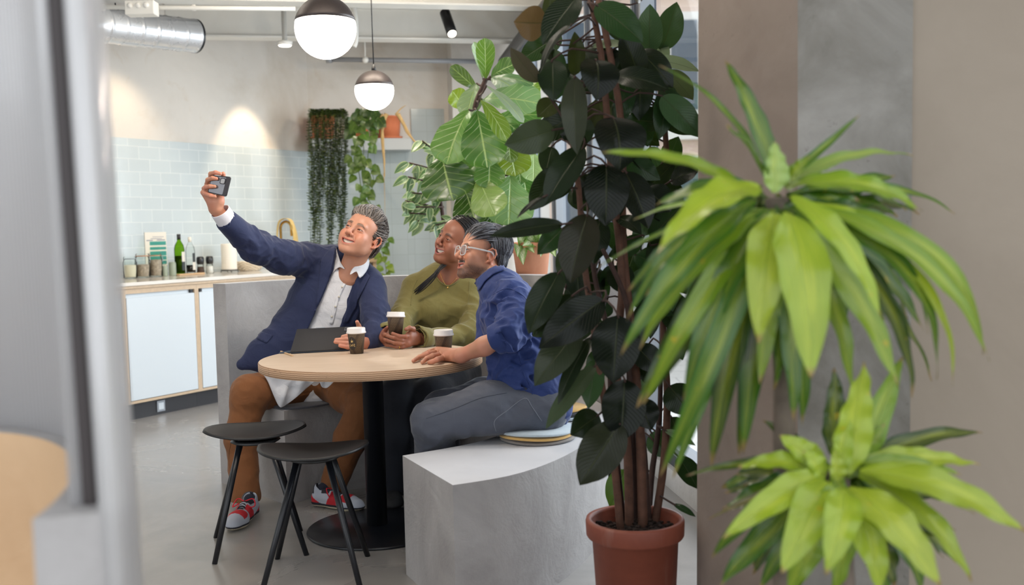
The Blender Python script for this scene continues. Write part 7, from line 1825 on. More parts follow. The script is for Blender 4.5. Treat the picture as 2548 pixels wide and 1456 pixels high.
def d1(P):
    g = creases(P, 26, 0.3); a = np.exp(-((P-elR)**2).sum(1)/0.030)+np.exp(-((P-shR)**2).sum(1)/0.020)+0.8*np.exp(-((P-at(935, 830, 4.6))**2).sum(1)/0.02)
    tt = (P-shR)@nrm(elR-shR); rings = np.sin(tt*95+3*wobble(P, 18))
    arm = np.exp(-((P-(shR+elR)/2)**2).sum(1)/0.012); m = np.clip((np.linalg.norm(P-wrR, axis=1)-0.06)/0.07, 0, 1); a = a*m; g = g*m
    return -0.0085*g*np.clip(a, 0.35, 1)-0.0035*rings*arm-0.0048*creases(P, 58, 3.0)*np.clip(a, 0.10, 1)*m
f.disp = d1; f.dispmax = 0.016
polycut(f, [z1(930, 560), z1(905, 700), z1(860, 830), z1(750, 1065), z1(700, 1180), z1(900, 1200), z1(965, 1045), z1(1000, 900), z1(1045, 770), z1(1105, 640), z1(1080, 590), z1(1000, 540)], 4.1, 4.83, 0.003)
f.cap(wrR, at(545, 530, 4.40), 0.043, 0.046, 0.004, -1)    # hollow sleeve end
o, Vj, Qj = sdf_obj('blazer', f, M['navy'], P1); tree_j1 = bvh(Vj, Qj)
drape('lapel', [z1(925, 556), z1(893, 572), z1(832, 640), z1(818, 760), z1(798, 940), z1(748, 1064), z1(785, 985), z1(852, 832), z1(898, 715), z1(915, 620)], tree_j1, 4, M['navy'], o, 0.006, thick=0.004)
drape('lapel', [z1(1108, 640), z1(1128, 680), z1(1122, 722), z1(1145, 752), z1(1120, 806), z1(1060, 935), z1(1000, 1046), z1(972, 1046), z1(1008, 905), z1(1052, 775), z1(1092, 690)], tree_j1, 4, M['navy'], o, 0.006, thick=0.004)
drape('pocket_flap', [z1(372, 1098), z1(362, 1128), z1(478, 1182), z1(522, 1132), z1(450, 1110)], tree_j1, 4, M['navy'], o, 0.003, thick=0.003)
seam('dart_seam', [z1(825, 640), z1(822, 720), z1(812, 800)], tree_j1, 0.0016, M['navy'], o)
# white cuff at the raised wrist
M['white_cuff'] = cloth_mat('white_cotton_cuff', srgb(220, 218, 224), 0.7, 700, 0.2, 20, 0.2, 0.1, 0.02)
a_, b_ = at(569, 556, 4.44), at(549, 527, 4.405); mb = MB(); ax = nrm(b_-a_)
mb.tube([a_-ax*0.01, a_+ax*0.02, b_, b_+ax*0.004], [0.040, 0.0435, 0.0425, 0.0415], 36, caps=False); mb.build('cuff', M['white_cuff'], P1, solid=0.003)
mb = MB(); c = at(548, 552, 4.40); mb.tube([c, c+np.array([0, -0.004, 0])], 0.005, 12); mb.build('cuff_button', M['button'], P1)
a_, b_ = at(914, 862, 4.555), at(906, 858, 4.53); mb = MB(); mb.tube([a_, b_], [0.036, 0.035], 28, caps=False); mb.build('cuff', M['white_cuff'], P1, solid=0.003)
# trousers
M['rust'] = cloth_mat('rust_brown_cotton', srgb(120, 74, 38), 0.85, 1200, 0.25, 10, 0.4, 0.1, 0.1)
f = Field(0.005)
f.path([at(790, 945, 4.93), at(700, 965, 4.82), at(622, 978, 4.66)], [0.115, 0.098, 0.082], 0.05); f.path([at(622, 978, 4.66), at(600, 1090, 4.63), at(611, 1238, 4.585)], [0.082, 0.070, 0.068], 0.04)
f.path([at(820, 945, 4.93), at(870, 975, 4.78), at(912, 1000, 4.62)], [0.115, 0.098, 0.085], 0.05); f.path([at(912, 1000, 4.62), at(872, 1090, 4.64), at(832, 1198, 4.655)], [0.080, 0.072, 0.064], 0.04)
kn = [at(622, 978, 4.66), at(912, 1000, 4.62), at(600, 1230, 4.6), at(790, 960, 4.9)]
f.disp = lambda P: -0.0048*creases(P, 24, 2.0)*np.clip(sum(np.exp(-((P-q)**2).sum(1)/0.03) for q in kn), 0.35, 1)-0.0012*creases(P, 52, 4.0); f.dispmax = 0.010
f.box(at(611, 1238, 4.585)-np.array([0, 0, 0.085]), (0.15, 0.15, 0.07), 0.0, 0.004, -1)
o, Vt, Qt = sdf_obj('trousers', f, M['rust'], P1); tree_t1 = bvh(Vt, Qt)
z3 = lambda x, y: (480+x*0.416, 850+y*0.416)
seam('leg_seam', [z3(235, 570), z3(215, 700), z3(240, 860)], tree_t1, 0.0013, M['rust'], o)
# shirt tails hanging out below the table
def hang(name, poly, Y, mat, parent, bulge=0.02, tree=None):
    A = np.array(poly, float); c = A.mean(0); n = len(A); mb = MB(); vs = []; fs = []; rings = 7
    for j in range(rings+1):
        for i in range(n):
            x, y = c+(A[i]-c)*j/rings; yy = Y-bulge*(1-(j/rings)**2)+0.010*math.sin(x*0.16+y*0.05)+0.006*math.sin(x*0.05-y*0.12)
            vs.append(at(x, y, yy))
    for j in range(rings):
        for i in range(n): k = (i+1) % n; fs.append((j*n+i, (j+1)*n+i, (j+1)*n+k, j*n+k))
    mb.add(vs, fs); return mb.build(name, mat, parent, solid=0.003, subsurf=1)
sp = lambda pts: [p[:2] for p in spline([(x, y, 0) for x, y in pts], 26, closed=True)]
hang('shirt_tail', sp([z3(405, 150), z3(440, 220), z3(480, 320), z3(515, 392), z3(545, 388), z3(620, 335), z3(690, 270), z3(755, 215), z3(700, 150)]), 4.64, M['white_linen'], P1)
hang('shirt_tail', sp([z3(750, 190), z3(765, 262), z3(785, 278), z3(812, 272), z3(860, 215), z3(830, 180)]), 4.60, M['white_linen'], P1, 0.01)
# socks and shoes
M['sock'] = cloth_mat('navy_sock', srgb(30, 32, 46), 0.95, 500, 0.5, 20, 0.2, 0.2, 0.1)
def shoe_mat():
    t = NT('sneaker_panels'); a = t.node('ShaderNodeAttribute', attribute_name='Col'); t.set(Base_Color=a.outputs['Color'], Roughness=0.75); t.bump(t.noise(t.coord('World'), 500, 3), 0.25, 0.001); return t.m
M['shoe'] = shoe_mat(); M['lace'] = plain('dark_lace', srgb(26, 20, 26), 0.8); M['lace_red'] = plain('red_lace', srgb(190, 20, 40), 0.8)
CS = (srgb(176, 22, 34), srgb(166, 170, 180), srgb(28, 26, 36), srgb(206, 196, 170))
for (hx, tx, ank, lab, ls) in ((onz(640, 1276)[:2], onz(566, 1330)[:2], at(617, 1236, 4.585), 'red and grey running shoe', 1), (onz(782, 1260)[:2], onz(900, 1272)[:2], at(822, 1205, 4.655), 'x', -1)):
    f, cf, w, _ = sneaker(hx, tx, lab, CS, side=ls)
    sh, Vx, Qx = sdf_obj('shoe', f, M['shoe'], P1, cf); tr = bvh(Vx, Qx)
    mb = MB(); base = w(0.19, 0, 0.075); mb.tube([w(0.2, 0, 0.05), base, base*0.4+ank*0.6, ank], [0.030, 0.031, 0.033, 0.036], 20); mb.build('sock', M['sock'], P1)
    mb = MB()
    for k in range(6):
        x = 0.40+0.052*k; zz = 0.083-0.028*(k/5); mb.tube(spline([w(x, -0.022, zz-0.012), w(x+0.01, -0.012, zz+0.003), w(x+0.02, 0.0, zz+0.006), w(x+0.028, 0.012, zz+0.003), w(x+0.035, 0.022, zz-0.012)], 12), 0.0026, 6)
        mb.tube(spline([w(x, 0.022, zz-0.012), w(x+0.01, 0.012, zz+0.004), w(x+0.02, 0.0, zz+0.008), w(x+0.028, -0.012, zz+0.003), w(x+0.035, -0.022, zz-0.012)], 12), 0.0026, 6)
    mb.build('laces', M['lace'], sh)
    mb = MB(); mb.tube(spline([w(0.40, 0, 0.09), w(0.36, 0.035, 0.10), w(0.42, 0.05, 0.075), w(0.46, 0.03, 0.07), w(0.41, 0.0, 0.09), w(0.38, -0.035, 0.10), w(0.46, -0.05, 0.07), w(0.45, -0.02, 0.085)], 40), 0.0028, 6); mb.build('lace_bow', M['lace_red'], sh)
# phone in a dark case
ph = thing('phone', 'mobile phone in a dark case held up for a selfie', 'phone', at(545, 462, PY))
A = [z_h(385, 290, PY+0.008), z_h(770, 325, PY-0.004), z_h(672, 728, PY-0.004), z_h(300, 640, PY+0.008)]
ctr = sum(A)/4; exx = nrm(A[1]-A[0]+A[2]-A[3]); upv = nrm(A[0]-A[3]+A[1]-A[2]); nn = nrm(np.cross(exx, upv)); nn = nn if nn[1] < 0 else -nn
Mp = [c for c in A]
def pslab(mb, s0, s1, t0, t1, n0, n1, rnd=0.15, seg=6):
    def P(u, v, n_): a = A[3]*(1-u)*(1-v)+A[2]*u*(1-v)+A[1]*u*v+A[0]*(1-u)*v; return a+nn*n_
    out = []; du, dv = (s1-s0)*rnd, (t1-t0)*rnd
    for cx, cy, a0 in ((s1-du, t1-dv, 0), (s0+du, t1-dv, 90), (s0+du, t0+dv, 180), (s1-du, t0+dv, 270)):
        for k in range(seg+1): a = math.radians(a0+90*k/seg); out.append((cx+du*math.cos(a), cy+dv*math.sin(a)))
    n_ = len(out); vs = [P(u, v, n0) for u, v in out]+[P(u, v, n1) for u, v in out]
    mb.smooth = False; mb.add(vs, [tuple(range(n_))[::-1], tuple(range(n_, 2*n_))]+[(i, (i+1) % n_, n_+(i+1) % n_, n_+i) for i in range(n_)])
M['case'] = plain('dark_phone_case', srgb(34, 28, 32), 0.35); M['phone_back'] = plain('mirror_grey_phone_back', srgb(120, 120, 124), 0.12, 0.6); M['lens'] = plain('pale_lens_block', srgb(150, 150, 150), 0.2, 0.3)
mb = MB(); pslab(mb, 0, 1, 0, 1, -0.006, 0.005, 0.10); mb.build('case', M['case'], ph, bevel=0.0015)
mb = MB(); pslab(mb, 0.05, 0.80, 0.06, 0.94, 0.005, 0.0058, 0.08); mb.build('back_window', M['phone_back'], ph)
mb = MB(); pslab(mb, 0.52, 0.80, 0.58, 0.90, 0.0056, 0.008, 0.25); cb = mb.build('camera_bump', M['case'], ph)
mb = MB(); pslab(mb, 0.56, 0.76, 0.62, 0.86, 0.008, 0.0088, 0.25); mb.build('camera_lens', M['lens'], cb)
# ============================================================ woman in the olive sweater
P2 = thing('person', 'smiling dark haired person in an olive green sweater holding a coffee cup with both hands', 'person', at(1110, 1000, 5.0)*np.array([1, 1, 0])+np.array([0, 0, 0.45]))
H2 = Head(at(1115, 597, 4.80), 46, 14, 20, 1.03, (-0.0315, 0.080, 0))
sk2 = srgb(146, 94, 72)
f = Field(0.0021)
nb2 = at(1120, 694, 4.93)
build_head(f, H2, female=True, nose=1.10, jaw=1.0, mouth=(0.0315, 0.0085), cheek=1.14, eyeh=0.0017, neck=nb2, neckr=(0.052, 0.056), smile=12.0, double=1.0)
f.path([at(1116, 705, 4.98), at(1100, 800, 5.0)], [0.085, 0.08], 0.04)
# arms under the sleeves
f.path([at(1116, 705, 4.98), at(1180, 722, 4.95), at(1182, 795, 4.83), at(1160, 838, 4.68), z7(1850, 400, 4.56), z7(1760, 380, 4.52)], [0.05, 0.04, 0.038, 0.034, 0.026, 0.026], 0.02)
f.path([at(1116, 705, 4.98), at(1030, 718, 4.98), at(1003, 790, 4.86), at(985, 830, 4.72), z7(1380, 330, 4.60), z7(1370, 370, 4.55)], [0.05, 0.04, 0.038, 0.034, 0.026, 0.024], 0.02)
# near hand wrapped round the front of the cup
f.path([z7(1760, 380, 4.52), z7(1690, 370, 4.49)], [0.027, 0.021], 0.014); f.path([z7(1760, 400, 4.52), z7(1660, 450, 4.475)], [0.025, 0.019], 0.014); f.path([z7(1750, 350, 4.52), z7(1700, 330, 4.50)], [0.022, 0.018], 0.014)
for J in ([(1720, 345, 4.50), (1640, 360, 4.462), (1560, 355, 4.448), (1468, 318, 4.445)], [(1700, 390, 4.49), (1590, 410, 4.455), (1490, 375, 4.445), (1402, 352, 4.452)],
          [(1690, 430, 4.485), (1580, 455, 4.452), (1490, 440, 4.445), (1398, 402, 4.455)], [(1680, 470, 4.48), (1600, 495, 4.46), (1520, 495, 4.455), (1448, 478, 4.462)]):
    f.path([z7(*j) for j in J], [0.0112, 0.0095, 0.0088, 0.0074], 0.0035)
f.path([z7(1740, 330, 4.52), z7(1740, 262, 4.50), z7(1695, 245, 4.48), z7(1648, 262, 4.465)], [0.014, 0.0115, 0.0100, 0.0085], 0.006)
# far hand behind
f.path([z7(1370, 370, 4.56), z7(1400, 420, 4.53)], [0.026, 0.022], 0.014)
for J in ([(1345, 330, 4.55), (1370, 335, 4.505), (1450, 345, 4.488)], [(1350, 390, 4.55), (1372, 400, 4.505), (1432, 430, 4.485)], [(1370, 450, 4.55), (1390, 465, 4.51), (1440, 478, 4.49)], [(1375, 300, 4.56), (1385, 262, 4.54), (1400, 240, 4.515)]):
    f.path([z7(*j) for j in J], [0.0108, 0.0095, 0.0076], 0.0035)
f.disp = None
def col2(V):
    c = head_colours(H2, V, sk2, srgb(150, 78, 76), srgb(26, 18, 16), None, 0, 0.85, 0.30, srgb(160, 84, 66)); far = np.linalg.norm(V-H2.o, axis=1) > 0.25; m = np.clip(wobble(V, 60)*0.5+0.1, 0, 0.4)*far
    return c*(1-m[:, None])+np.array(srgb(150, 92, 76))*m[:, None]
o, V, Q = sdf_obj('body', f, M['skin'], P2, col2); tree_b2 = bvh(V, Q)
eyes_teeth(H2, P2, gaze=(0.1, 0.05))
# sleek centre-parted hair
blk = [srgb(22, 20, 22), srgb(30, 27, 28), srgb(16, 14, 16), srgb(40, 36, 36)]
hf = Field(0.003)
haircap(H2, hf, (0, -0.022, 0.044), (0.080, 0.100, 0.085), cuts=[((0, 0.090, -0.030), (0.056, 0.080, 0.098), 0.006)])
hf.ell(H2.w((0.0, -0.045, -0.02)), np.array((0.078, 0.070, 0.085))*H2.s, 0.02, 1, H2.R); hf.ell(H2.w((0, 0.075, -0.045)), np.array((0.068, 0.082, 0.085))*H2.s, 0.006, -1, H2.R)
hf.path([H2.w((0, -0.07, -0.03)), at(1160, 690, 5.02), at(1150, 730, 5.05)], [0.055, 0.05, 0.03], 0.02)
o, Vh, Qh = sdf_obj('hair', hf, M['hair_gloss'], P2, lambda V: np.tile(np.array(srgb(24, 21, 23)), (len(V), 1)))
rs = np.random.default_rng(3); mb = MB()
strands(mb, H2, 900, lambda p: p[2] > 0.0 and abs(p[0]) < 0.075 and (p[1] < 0.062 - 0.5*abs(p[0]) and (p[2] > 0.055 or p[1] < 0.01)) and abs(p[0]) > 0.002, lambda q, t, p: (np.sign(p[0])*0.9*(1-t*0.3), -0.75, -0.6-1.0*t), 0.15, 0.0013, lambda t, p: 0.0065, blk, rs, ell=((0, -0.022, 0.044), (0.076, 0.096, 0.081)), steps=9)
mb.build('hair_strands', M['hair_gloss'], o)
# long lock falling in front of the shoulder
mb = MB()
for k in range(26):
    mb.col = blk[k % 4]; a = rs.normal(size=2)*2.4; b = rs.normal(size=2)*3.0
    P = spline([at(1112+a[0], 650+a[1], 4.86), at(1098+a[0], 664+a[1], 4.83), at(1075+b[0], 690+b[1]*0.6, 4.82), at(1052+b[0]*1.4, 712+b[1], 4.82), at(1035+b[0]*1.2, 728+b[1]*1.4, 4.83)], 16); mb.tube(P, [0.0030*(1-0.75*i/len(P)) for i in range(len(P))], 5)
mb.col = (1, 1, 1); mb.build('hair_lock', M['hair_gloss'], o)
# sweater
M['olive'] = cloth_mat('olive_wool_knit', srgb(112, 104, 58), 0.95, 500, 0.5, 10, 0.45, 0.2, 0.08)
f = Field(0.0045)
f.path([at(1108, 725, 4.99), at(1103, 790, 4.985), at(1100, 900, 5.0)], [0.155, 0.175, 0.18], 0.04, 1, (0, 1, 0), 0.72)
f.ell(at(1075, 775, 4.90), (0.085, 0.075, 0.08), 0.05); f.ell(at(1140, 778, 4.90), (0.080, 0.075, 0.08), 0.05)
f.cap(at(1035, 714, 4.98), at(1165, 716, 4.95), 0.064, 0.064, 0.05); f.cap(at(1100, 694, 4.96), at(1135, 694, 4.96), 0.05, 0.05, 0.05)
f.path([at(1032, 720, 4.98), at(1006, 785, 4.86), at(990, 822, 4.73), z7(1385, 290, 4.62)], [0.066, 0.060, 0.053, 0.044], 0.03)
f.path([at(1172, 726, 4.96), at(1183, 792, 4.84), at(1160, 836, 4.70), at(1095, 843, 4.60), at(1052, 842, 4.545)], [0.068, 0.062, 0.056, 0.045, 0.050], 0.03)
sl = [at(1160, 836, 4.70), at(1183, 792, 4.84), at(1000, 800, 4.8)]
f.disp = lambda P: -0.0065*creases(P, 26, 4.0)*np.clip(sum(np.exp(-((P-q)**2).sum(1)/0.02) for q in sl), 0.22, 1)-0.0025*creases(P, 52, 1.5)*np.clip(sum(np.exp(-((P-q)**2).sum(1)/0.02) for q in sl), 0.1, 1); f.dispmax = 0.013
polycut(f, [(1082, 672), (1088, 690), (1098, 702), (1112, 708), (1128, 703), (1146, 690), (1150, 672)], 4.4, 4.93, 0.004)
f.cap(at(1132, 640, 4.90), at(1118, 700, 4.95), 0.060, 0.056, 0.004, -1)
f.cap(at(1075, 843, 4.575), at(1030, 843, 4.515), 0.038, 0.046, 0.004, -1); f.cap(z7(1385, 300, 4.61), z7(1370, 380, 4.55), 0.034, 0.036, 0.004, -1)
o, Vw, Qw = sdf_obj('sweater', f, M['olive'], P2); tree_w = bvh(Vw, Qw)
# loose bell cuff
mb = MB(); rings = []
a_, b_ = at(1068, 842, 4.565), at(1041, 843, 4.525); ax = nrm(b_-a_); x, y, z = frame(ax); vs = []; n = 40; R_ = [(0, 0.047), (0.4, 0.050), (0.75, 0.056), (1.0, 0.061)]
for t_, r in R_:
    for k in range(n):
        an = 2*PI*k/n; rr = r*(1+0.10*t_*math.sin(3*an+1)+0.06*t_*math.sin(5*an)); c = a_+(b_-a_)*t_+(x*math.cos(an)+y*math.sin(an))*rr; c[2] = max(c[2], 0.754); vs.append(c)
mb.add(vs, [(j*n+k, j*n+(k+1) % n, (j+1)*n+(k+1) % n, (j+1)*n+k) for j in range(3) for k in range(n)]); mb.build('cuff', M['olive'], o, solid=0.004)
seam('neck_rib', [(1083, 684), (1090, 697), (1100, 706), (1113, 711), (1128, 707), (1143, 696)], tree_w, 0.0032, M['olive'], o)
seam('sleeve_seam', [(1038, 697), (1028, 720), (1022, 760)], tree_w, 0.0018, M['olive'], o); seam('sleeve_seam', [(1168, 700), (1166, 740), (1160, 780)], tree_w, 0.0018, M['olive'], o)
M['gold'] = plain('gold', srgb(220, 176, 96), 0.2, 0.95)
un = bvh(np.vstack([Vw, V]), np.vstack([Qw, Q+len(Vw)]))
seam('necklace', [(1096, 680), (1102, 697), (1113, 712), (1124, 706), (1136, 692)], un, 0.0011, M['gold'], P2, 0.002)
r = un.ray_cast(Vector((0, 0, CAMZ)), Vector(tuple(at(1114, 716, 1.0)-np.array([0, 0, CAMZ]))).normalized()); mb = MB(); mb.ball(np.array(r[0])+np.array([0, -0.003, 0]), (0.004, 0.002, 0.0055), 12, 8); mb.build('pendant', M['gold'], P2)
c = z7(1566, 496, 4.458); mb = MB(); mb.tube([c+np.array([0.002*math.cos(a), 0.0100*math.cos(a), 0.0100*math.sin(a)]) for a in np.linspace(0, 2*PI, 25)], 0.0013, 6); mb.ball(c+np.array([0, -0.0105, 0]), 0.0028, 10, 6); mb.build('ring', M['gold'], P2)
# dark trousers and shoes
M['dark_denim'] = cloth_mat('dark_blue_denim', srgb(20, 24, 34), 0.85, 900, 0.3, 10, 0.35, 0.2, 0.1)
f = Field(0.006)
f.path([at(1090, 935, 4.99), at(1030, 955, 4.80), at(990, 985, 4.62)], [0.12, 0.10, 0.086], 0.04); f.path([at(990, 985, 4.62), at(985, 1080, 4.62), at(978, 1205, 4.66)], [0.086, 0.078, 0.078], 0.04)
f.path([at(1140, 930, 4.99), at(1110, 950, 4.80), at(1080, 985, 4.62)], [0.12, 0.10, 0.086], 0.04); f.path([at(1080, 985, 4.62), at(1068, 1080, 4.63), at(1050, 1212, 4.68)], [0.086, 0.078, 0.078], 0.04)
f.box(np.array([at(1000, 1200, 4.66)[0], 4.67, -0.10]), (0.5, 0.5, 0.135), 0.0, 0.004, -1)
sdf_obj('trousers', f, M['dark_denim'], P2)
CB = (srgb(20, 20, 22),)*4
for hx, tx, sd in ((onz(985, 1235)[:2], onz(972, 1275)[:2], 1), (onz(1050, 1238)[:2], onz(1046, 1280)[:2], -1)):
    f, cf, w, _ = sneaker(hx, tx, '', CB, side=sd, scale=0.88); sdf_obj('shoe', f, M['shoe'], P2, cf)
# ============================================================ man in the blue shirt
P3 = thing('person', 'bearded person in a blue shirt and grey jeans with one hand on the table', 'person', at(1335, 1060, 3.93)*np.array([1, 1, 0])+np.array([0, 0, 0.50]))
H3 = Head(at(1223.5, 637, 4.14), 66, 15, -3, 1.0, (-0.083, -0.012, -0.006))
sk3 = srgb(186, 132, 106)
z2 = lambda x, y, Y: at(920+x*0.4259, 520+y*0.4258, Y)
z5h = lambda x, y: (1040+x*0.1511, 520+y*0.1511)
f = Field(0.0021)
nb3 = at(1236, 712, 4.16)
build_head(f, H3, nose=1.16, jaw=1.04, mouth=(0.0285, 0.0062), cheek=1.05, eyeh=0.0026, neck=nb3, neckr=(0.053, 0.058), smile=11.0)
f.path([at(1240, 715, 4.14), at(1268, 800, 4.05), at(1310, 930, 4.0)], [0.07, 0.08, 0.08], 0.04)
# left arm: upper arm inside the sleeve, bare forearm, hand flat on the table
f.path([at(1245, 725, 4.12), at(1278, 745, 3.97), at(1282, 800, 3.87), at(1264, 832, 3.815), at(1205, 862, 3.86), at(1150, 884, 3.925)], [0.06, 0.040, 0.036, 0.036, 0.036, 0.0265], 0.02)
HZ = 0.7525
def hp(x, y, h):    # spot of the hand at height h above the table top
    p = at(700+x*0.1884, 770+y*0.1884, 4.0); return onz(700+x*0.1884, 770+y*0.1884, 0.75+h)
wr = hp(2370, 610, 0.032)
f.path([at(1150, 884, 3.925), wr], [0.027, 0.025], 0.02)
for a, r0, r1 in (((2060, 540, 0.030), 0.024, 0.016), ((2090, 565, 0.026), 0.024, 0.016), ((2120, 600, 0.022), 0.023, 0.015), ((2150, 640, 0.016), 0.022, 0.014)):
    f.path([wr, hp(*a)], [r0, r1], 0.014)
for J in ([(2050, 535, 0.030), (1960, 560, 0.030), (1880, 598, 0.016), (1812, 640, 0.0095)], [(2070, 562, 0.026), (1930, 590, 0.030), (1820, 630, 0.016), (1745, 680, 0.0090)],
          [(2100, 600, 0.022), (2000, 612, 0.030), (1920, 648, 0.018), (1862, 700, 0.0090)], [(2140, 640, 0.016), (2060, 660, 0.022), (2000, 690, 0.013), (1950, 700, 0.0085)]):
    f.path([hp(*j) for j in J], [0.0125, 0.0105, 0.0095, 0.0080], 0.0035)
f.path([hp(2280, 640, 0.022), hp(2190, 600, 0.012)+np.array([0, 0.03, 0]), hp(2090, 560, 0.011)+np.array([0, 0.05, 0])], [0.015, 0.012, 0.009], 0.006)
# other arm, hidden behind him
f.path([at(1235, 725, 4.2), at(1225, 790, 4.35), at(1210, 850, 4.30)], [0.05, 0.04, 0.03], 0.02)
def col3(V):
    c = head_colours(H3, V, sk3, srgb(172, 98, 88), srgb(44, 34, 31), srgb(54, 42, 38), 0.88, 0.9, 0.42)
    L = H3.l(V); fade = ((L[:, 1] > -0.09) & (np.abs(L[:, 0]) > 0.03) & (np.abs(L[:, 0]) < 0.0755)).astype(float)*np.clip((0.034-L[:, 1])/0.02, 0, 1)*np.clip((L[:, 2]+0.012)/0.03, 0, 1)*0.62*(0.8+0.4*wobble(V, 1700))
    fade = np.clip(fade, 0, 1)[:, None]; c = c*(1-fade)+np.array(srgb(78, 66, 64))*fade
    far = np.linalg.norm(V-H3.o, axis=1) > 0.25; m = np.clip(wobble(V, 50)*0.5+0.1, 0, 0.45)*far; return c*(1-m[:, None])+np.array(srgb(208, 134, 112))*m[:, None]
o, V, Q = sdf_obj('body', f, M['skin'], P3, col3); tree_b3 = bvh(V, Q)
eyes_teeth(H3, P3, gaze=(0.05, 0.05))
# clear glasses
M['clear_frame'] = plain('clear_acetate', srgb(226, 228, 230), 0.06); M['clear_frame'].node_tree.nodes['Principled BSDF'].inputs['Alpha'].default_value = 0.6
gt = thing('glasses', 'clear framed glasses worn by the bearded person in blue', 'glasses', H3.w((0, 0.09, 0)))
for x in (-1, 1):
    mb = MB(); P = [];
    for a in np.linspace(0, 2*PI, 33)[:-1]:
        ca, sa = math.cos(a), math.sin(a); P.append(H3.w((x*0.0335+0.0255*np.sign(ca)*abs(ca)**0.55, 0.0985-0.10*abs(x*0.0335+0.0245*ca)**1.6*6*0.25, -0.005+0.0205*np.sign(sa)*abs(sa)**0.6)))
    P.append(P[0]); mb.tube(P, 0.0024, 8, caps=False); mb.build('rim', M['clear_frame'], gt)
    mb = MB(); mb.add(P[:-1], [tuple(range(32))]); mb.build('lens', M['pane'], gt)
    mb = MB(); mb.tube([H3.w((x*0.058, 0.090, 0.008)), H3.w((x*0.074, 0.080, 0.008)), H3.w((x*0.083, 0.03, 0.009)), H3.w((x*0.084, -0.008, 0.009)), H3.w((x*0.083, -0.028, -0.008))], 0.0022, 8, flat=1.6); mb.build('temple', M['clear_frame'], gt)
mb = MB(); mb.tube(spline([H3.w((-0.0105, 0.099, 0.002)), H3.w((0, 0.1035, 0.0055)), H3.w((0.0105, 0.099, 0.002))], 8), 0.0024, 8); mb.build('bridge', M['clear_frame'], gt)
# hair
hf = Field(0.003)
haircap(H3, hf, (0, -0.022, 0.052), (0.076, 0.099, 0.083), cuts=[((0, 0.095, -0.035), (0.068, 0.085, 0.102), 0.006), ((0, 0.04, -0.09), (0.12, 0.105, 0.085), 0.006), ((0.095, 0.0, -0.01), (0.034, 0.050, 0.062), 0.006), ((-0.095, 0.0, -0.01), (0.034, 0.050, 0.062), 0.006)])
hf.ell(H3.w((0, -0.070, -0.010)), np.array((0.060, 0.042, 0.060))*H3.s, 0.02, 1, H3.R)
hf.ell(H3.w((0.08, 0.0, -0.035)), np.array((0.04, 0.045, 0.045))*H3.s, 0.006, -1, H3.R); hf.ell(H3.w((-0.08, 0.0, -0.035)), np.array((0.04, 0.045, 0.045))*H3.s, 0.006, -1, H3.R)
o, Vh, Qh = sdf_obj('hair', hf, M['hair'], P3, lambda V: np.tile(np.array(srgb(64, 60, 62)), (len(V), 1))*(1+0.2*wobble(V, 220))[:, None])
rs = np.random.default_rng(9); mb = MB()
slt = [srgb(92, 92, 98), srgb(66, 64, 68), srgb(122, 124, 130), srgb(150, 152, 160), srgb(50, 48, 50)]
E3 = ((0, -0.022, 0.050), (0.074, 0.097, 0.082))
strands(mb, H3, 1200, lambda p: (p[2] > (0.085 if abs(p[0]) < 0.03 else 0.060)-0.25*max(0, -p[1])) and p[1] < 0.055, lambda q, t, p: (0.3*np.sign(p[0]), 1.0 if p[1] > -0.03 else -0.2, -0.2 if p[1] > -0.03 else -1), 0.045, 0.0015, lambda t, p: 0.006+0.006*t, slt, rs, ell=E3, steps=6)
strands(mb, H3, 1500, lambda p: (p[1] < -0.035 and p[2] > -0.02) or (p[1] < 0.0 and p[2] > 0.035), lambda q, t, p: (0, -0.45, -1), 0.055, 0.0015, lambda t, p: 0.005+0.006*t, slt, rs, ell=E3, steps=6)
strands(mb, H3, 1100, lambda p: p[2] > -0.035 and p[1] < -0.055, lambda q, t, p: (0, -0.05, -1), 0.050, 0.0013, lambda t, p: 0.004+0.006*t, slt, rs, ell=((0, -0.062, -0.005), (0.062, 0.044, 0.070)), steps=6)
mb.build('hair_strands', M['hair'], o)
# shirt
M['blue_cotton'] = cloth_mat('royal_blue_cotton', srgb(25, 48, 106), 0.75, 1100, 0.2, 8, 0.6, 0.12, 0.1)
f = Field(0.0045)
f.path([at(1246, 722, 4.12), at(1264, 790, 4.06), at(1298, 875, 4.0), at(1322, 945, 3.98), at(1346, 1000, 3.96)], [0.088, 0.108, 0.140, 0.150, 0.132], 0.03)
f.cap(at(1250, 720, 4.2), at(1276, 742, 3.98), 0.07, 0.074, 0.05)
f.cap(at(1222, 692, 4.19), at(1240, 712, 4.15), 0.064, 0.07, 0.03)
f.path([at(1280, 742, 3.98), at(1286, 795, 3.88), at(1268, 832, 3.805)], [0.076, 0.068, 0.060], 0.03)
f.path([at(1235, 725, 4.22), at(1222, 790, 4.35), at(1212, 850, 4.30)], [0.066, 0.058, 0.05], 0.03)
f.path([at(1360, 985, 3.93), at(1400, 1030, 3.90)], [0.075, 0.018], 0.04); f.path([at(1262, 930, 3.93), at(1225, 950, 3.93)], [0.06, 0.020], 0.03)
sl3 = [at(1286, 795, 3.83), at(1262, 840, 3.8), at(1250, 760, 4.0), at(1300, 940, 3.85), at(1240, 900, 3.9)]
def d3(P):
    a = np.clip(sum(np.exp(-((P-q)**2).sum(1)/0.014) for q in sl3), 0.18, 1); ax_ = nrm(at(1346, 1000, 3.96)-at(1246, 722, 4.12)); u = (P-at(1246, 722, 4.12))@ax_
    return -0.0100*creases(P, 27, 5.0)*np.clip(a, 0.3, 1)-0.0060*creases(P, 58, 1.0)*a
f.disp = d3; f.dispmax = 0.018
f.cap(at(1200, 640, 4.2), at(1236, 712, 4.17), 0.062, 0.060, 0.004, -1)
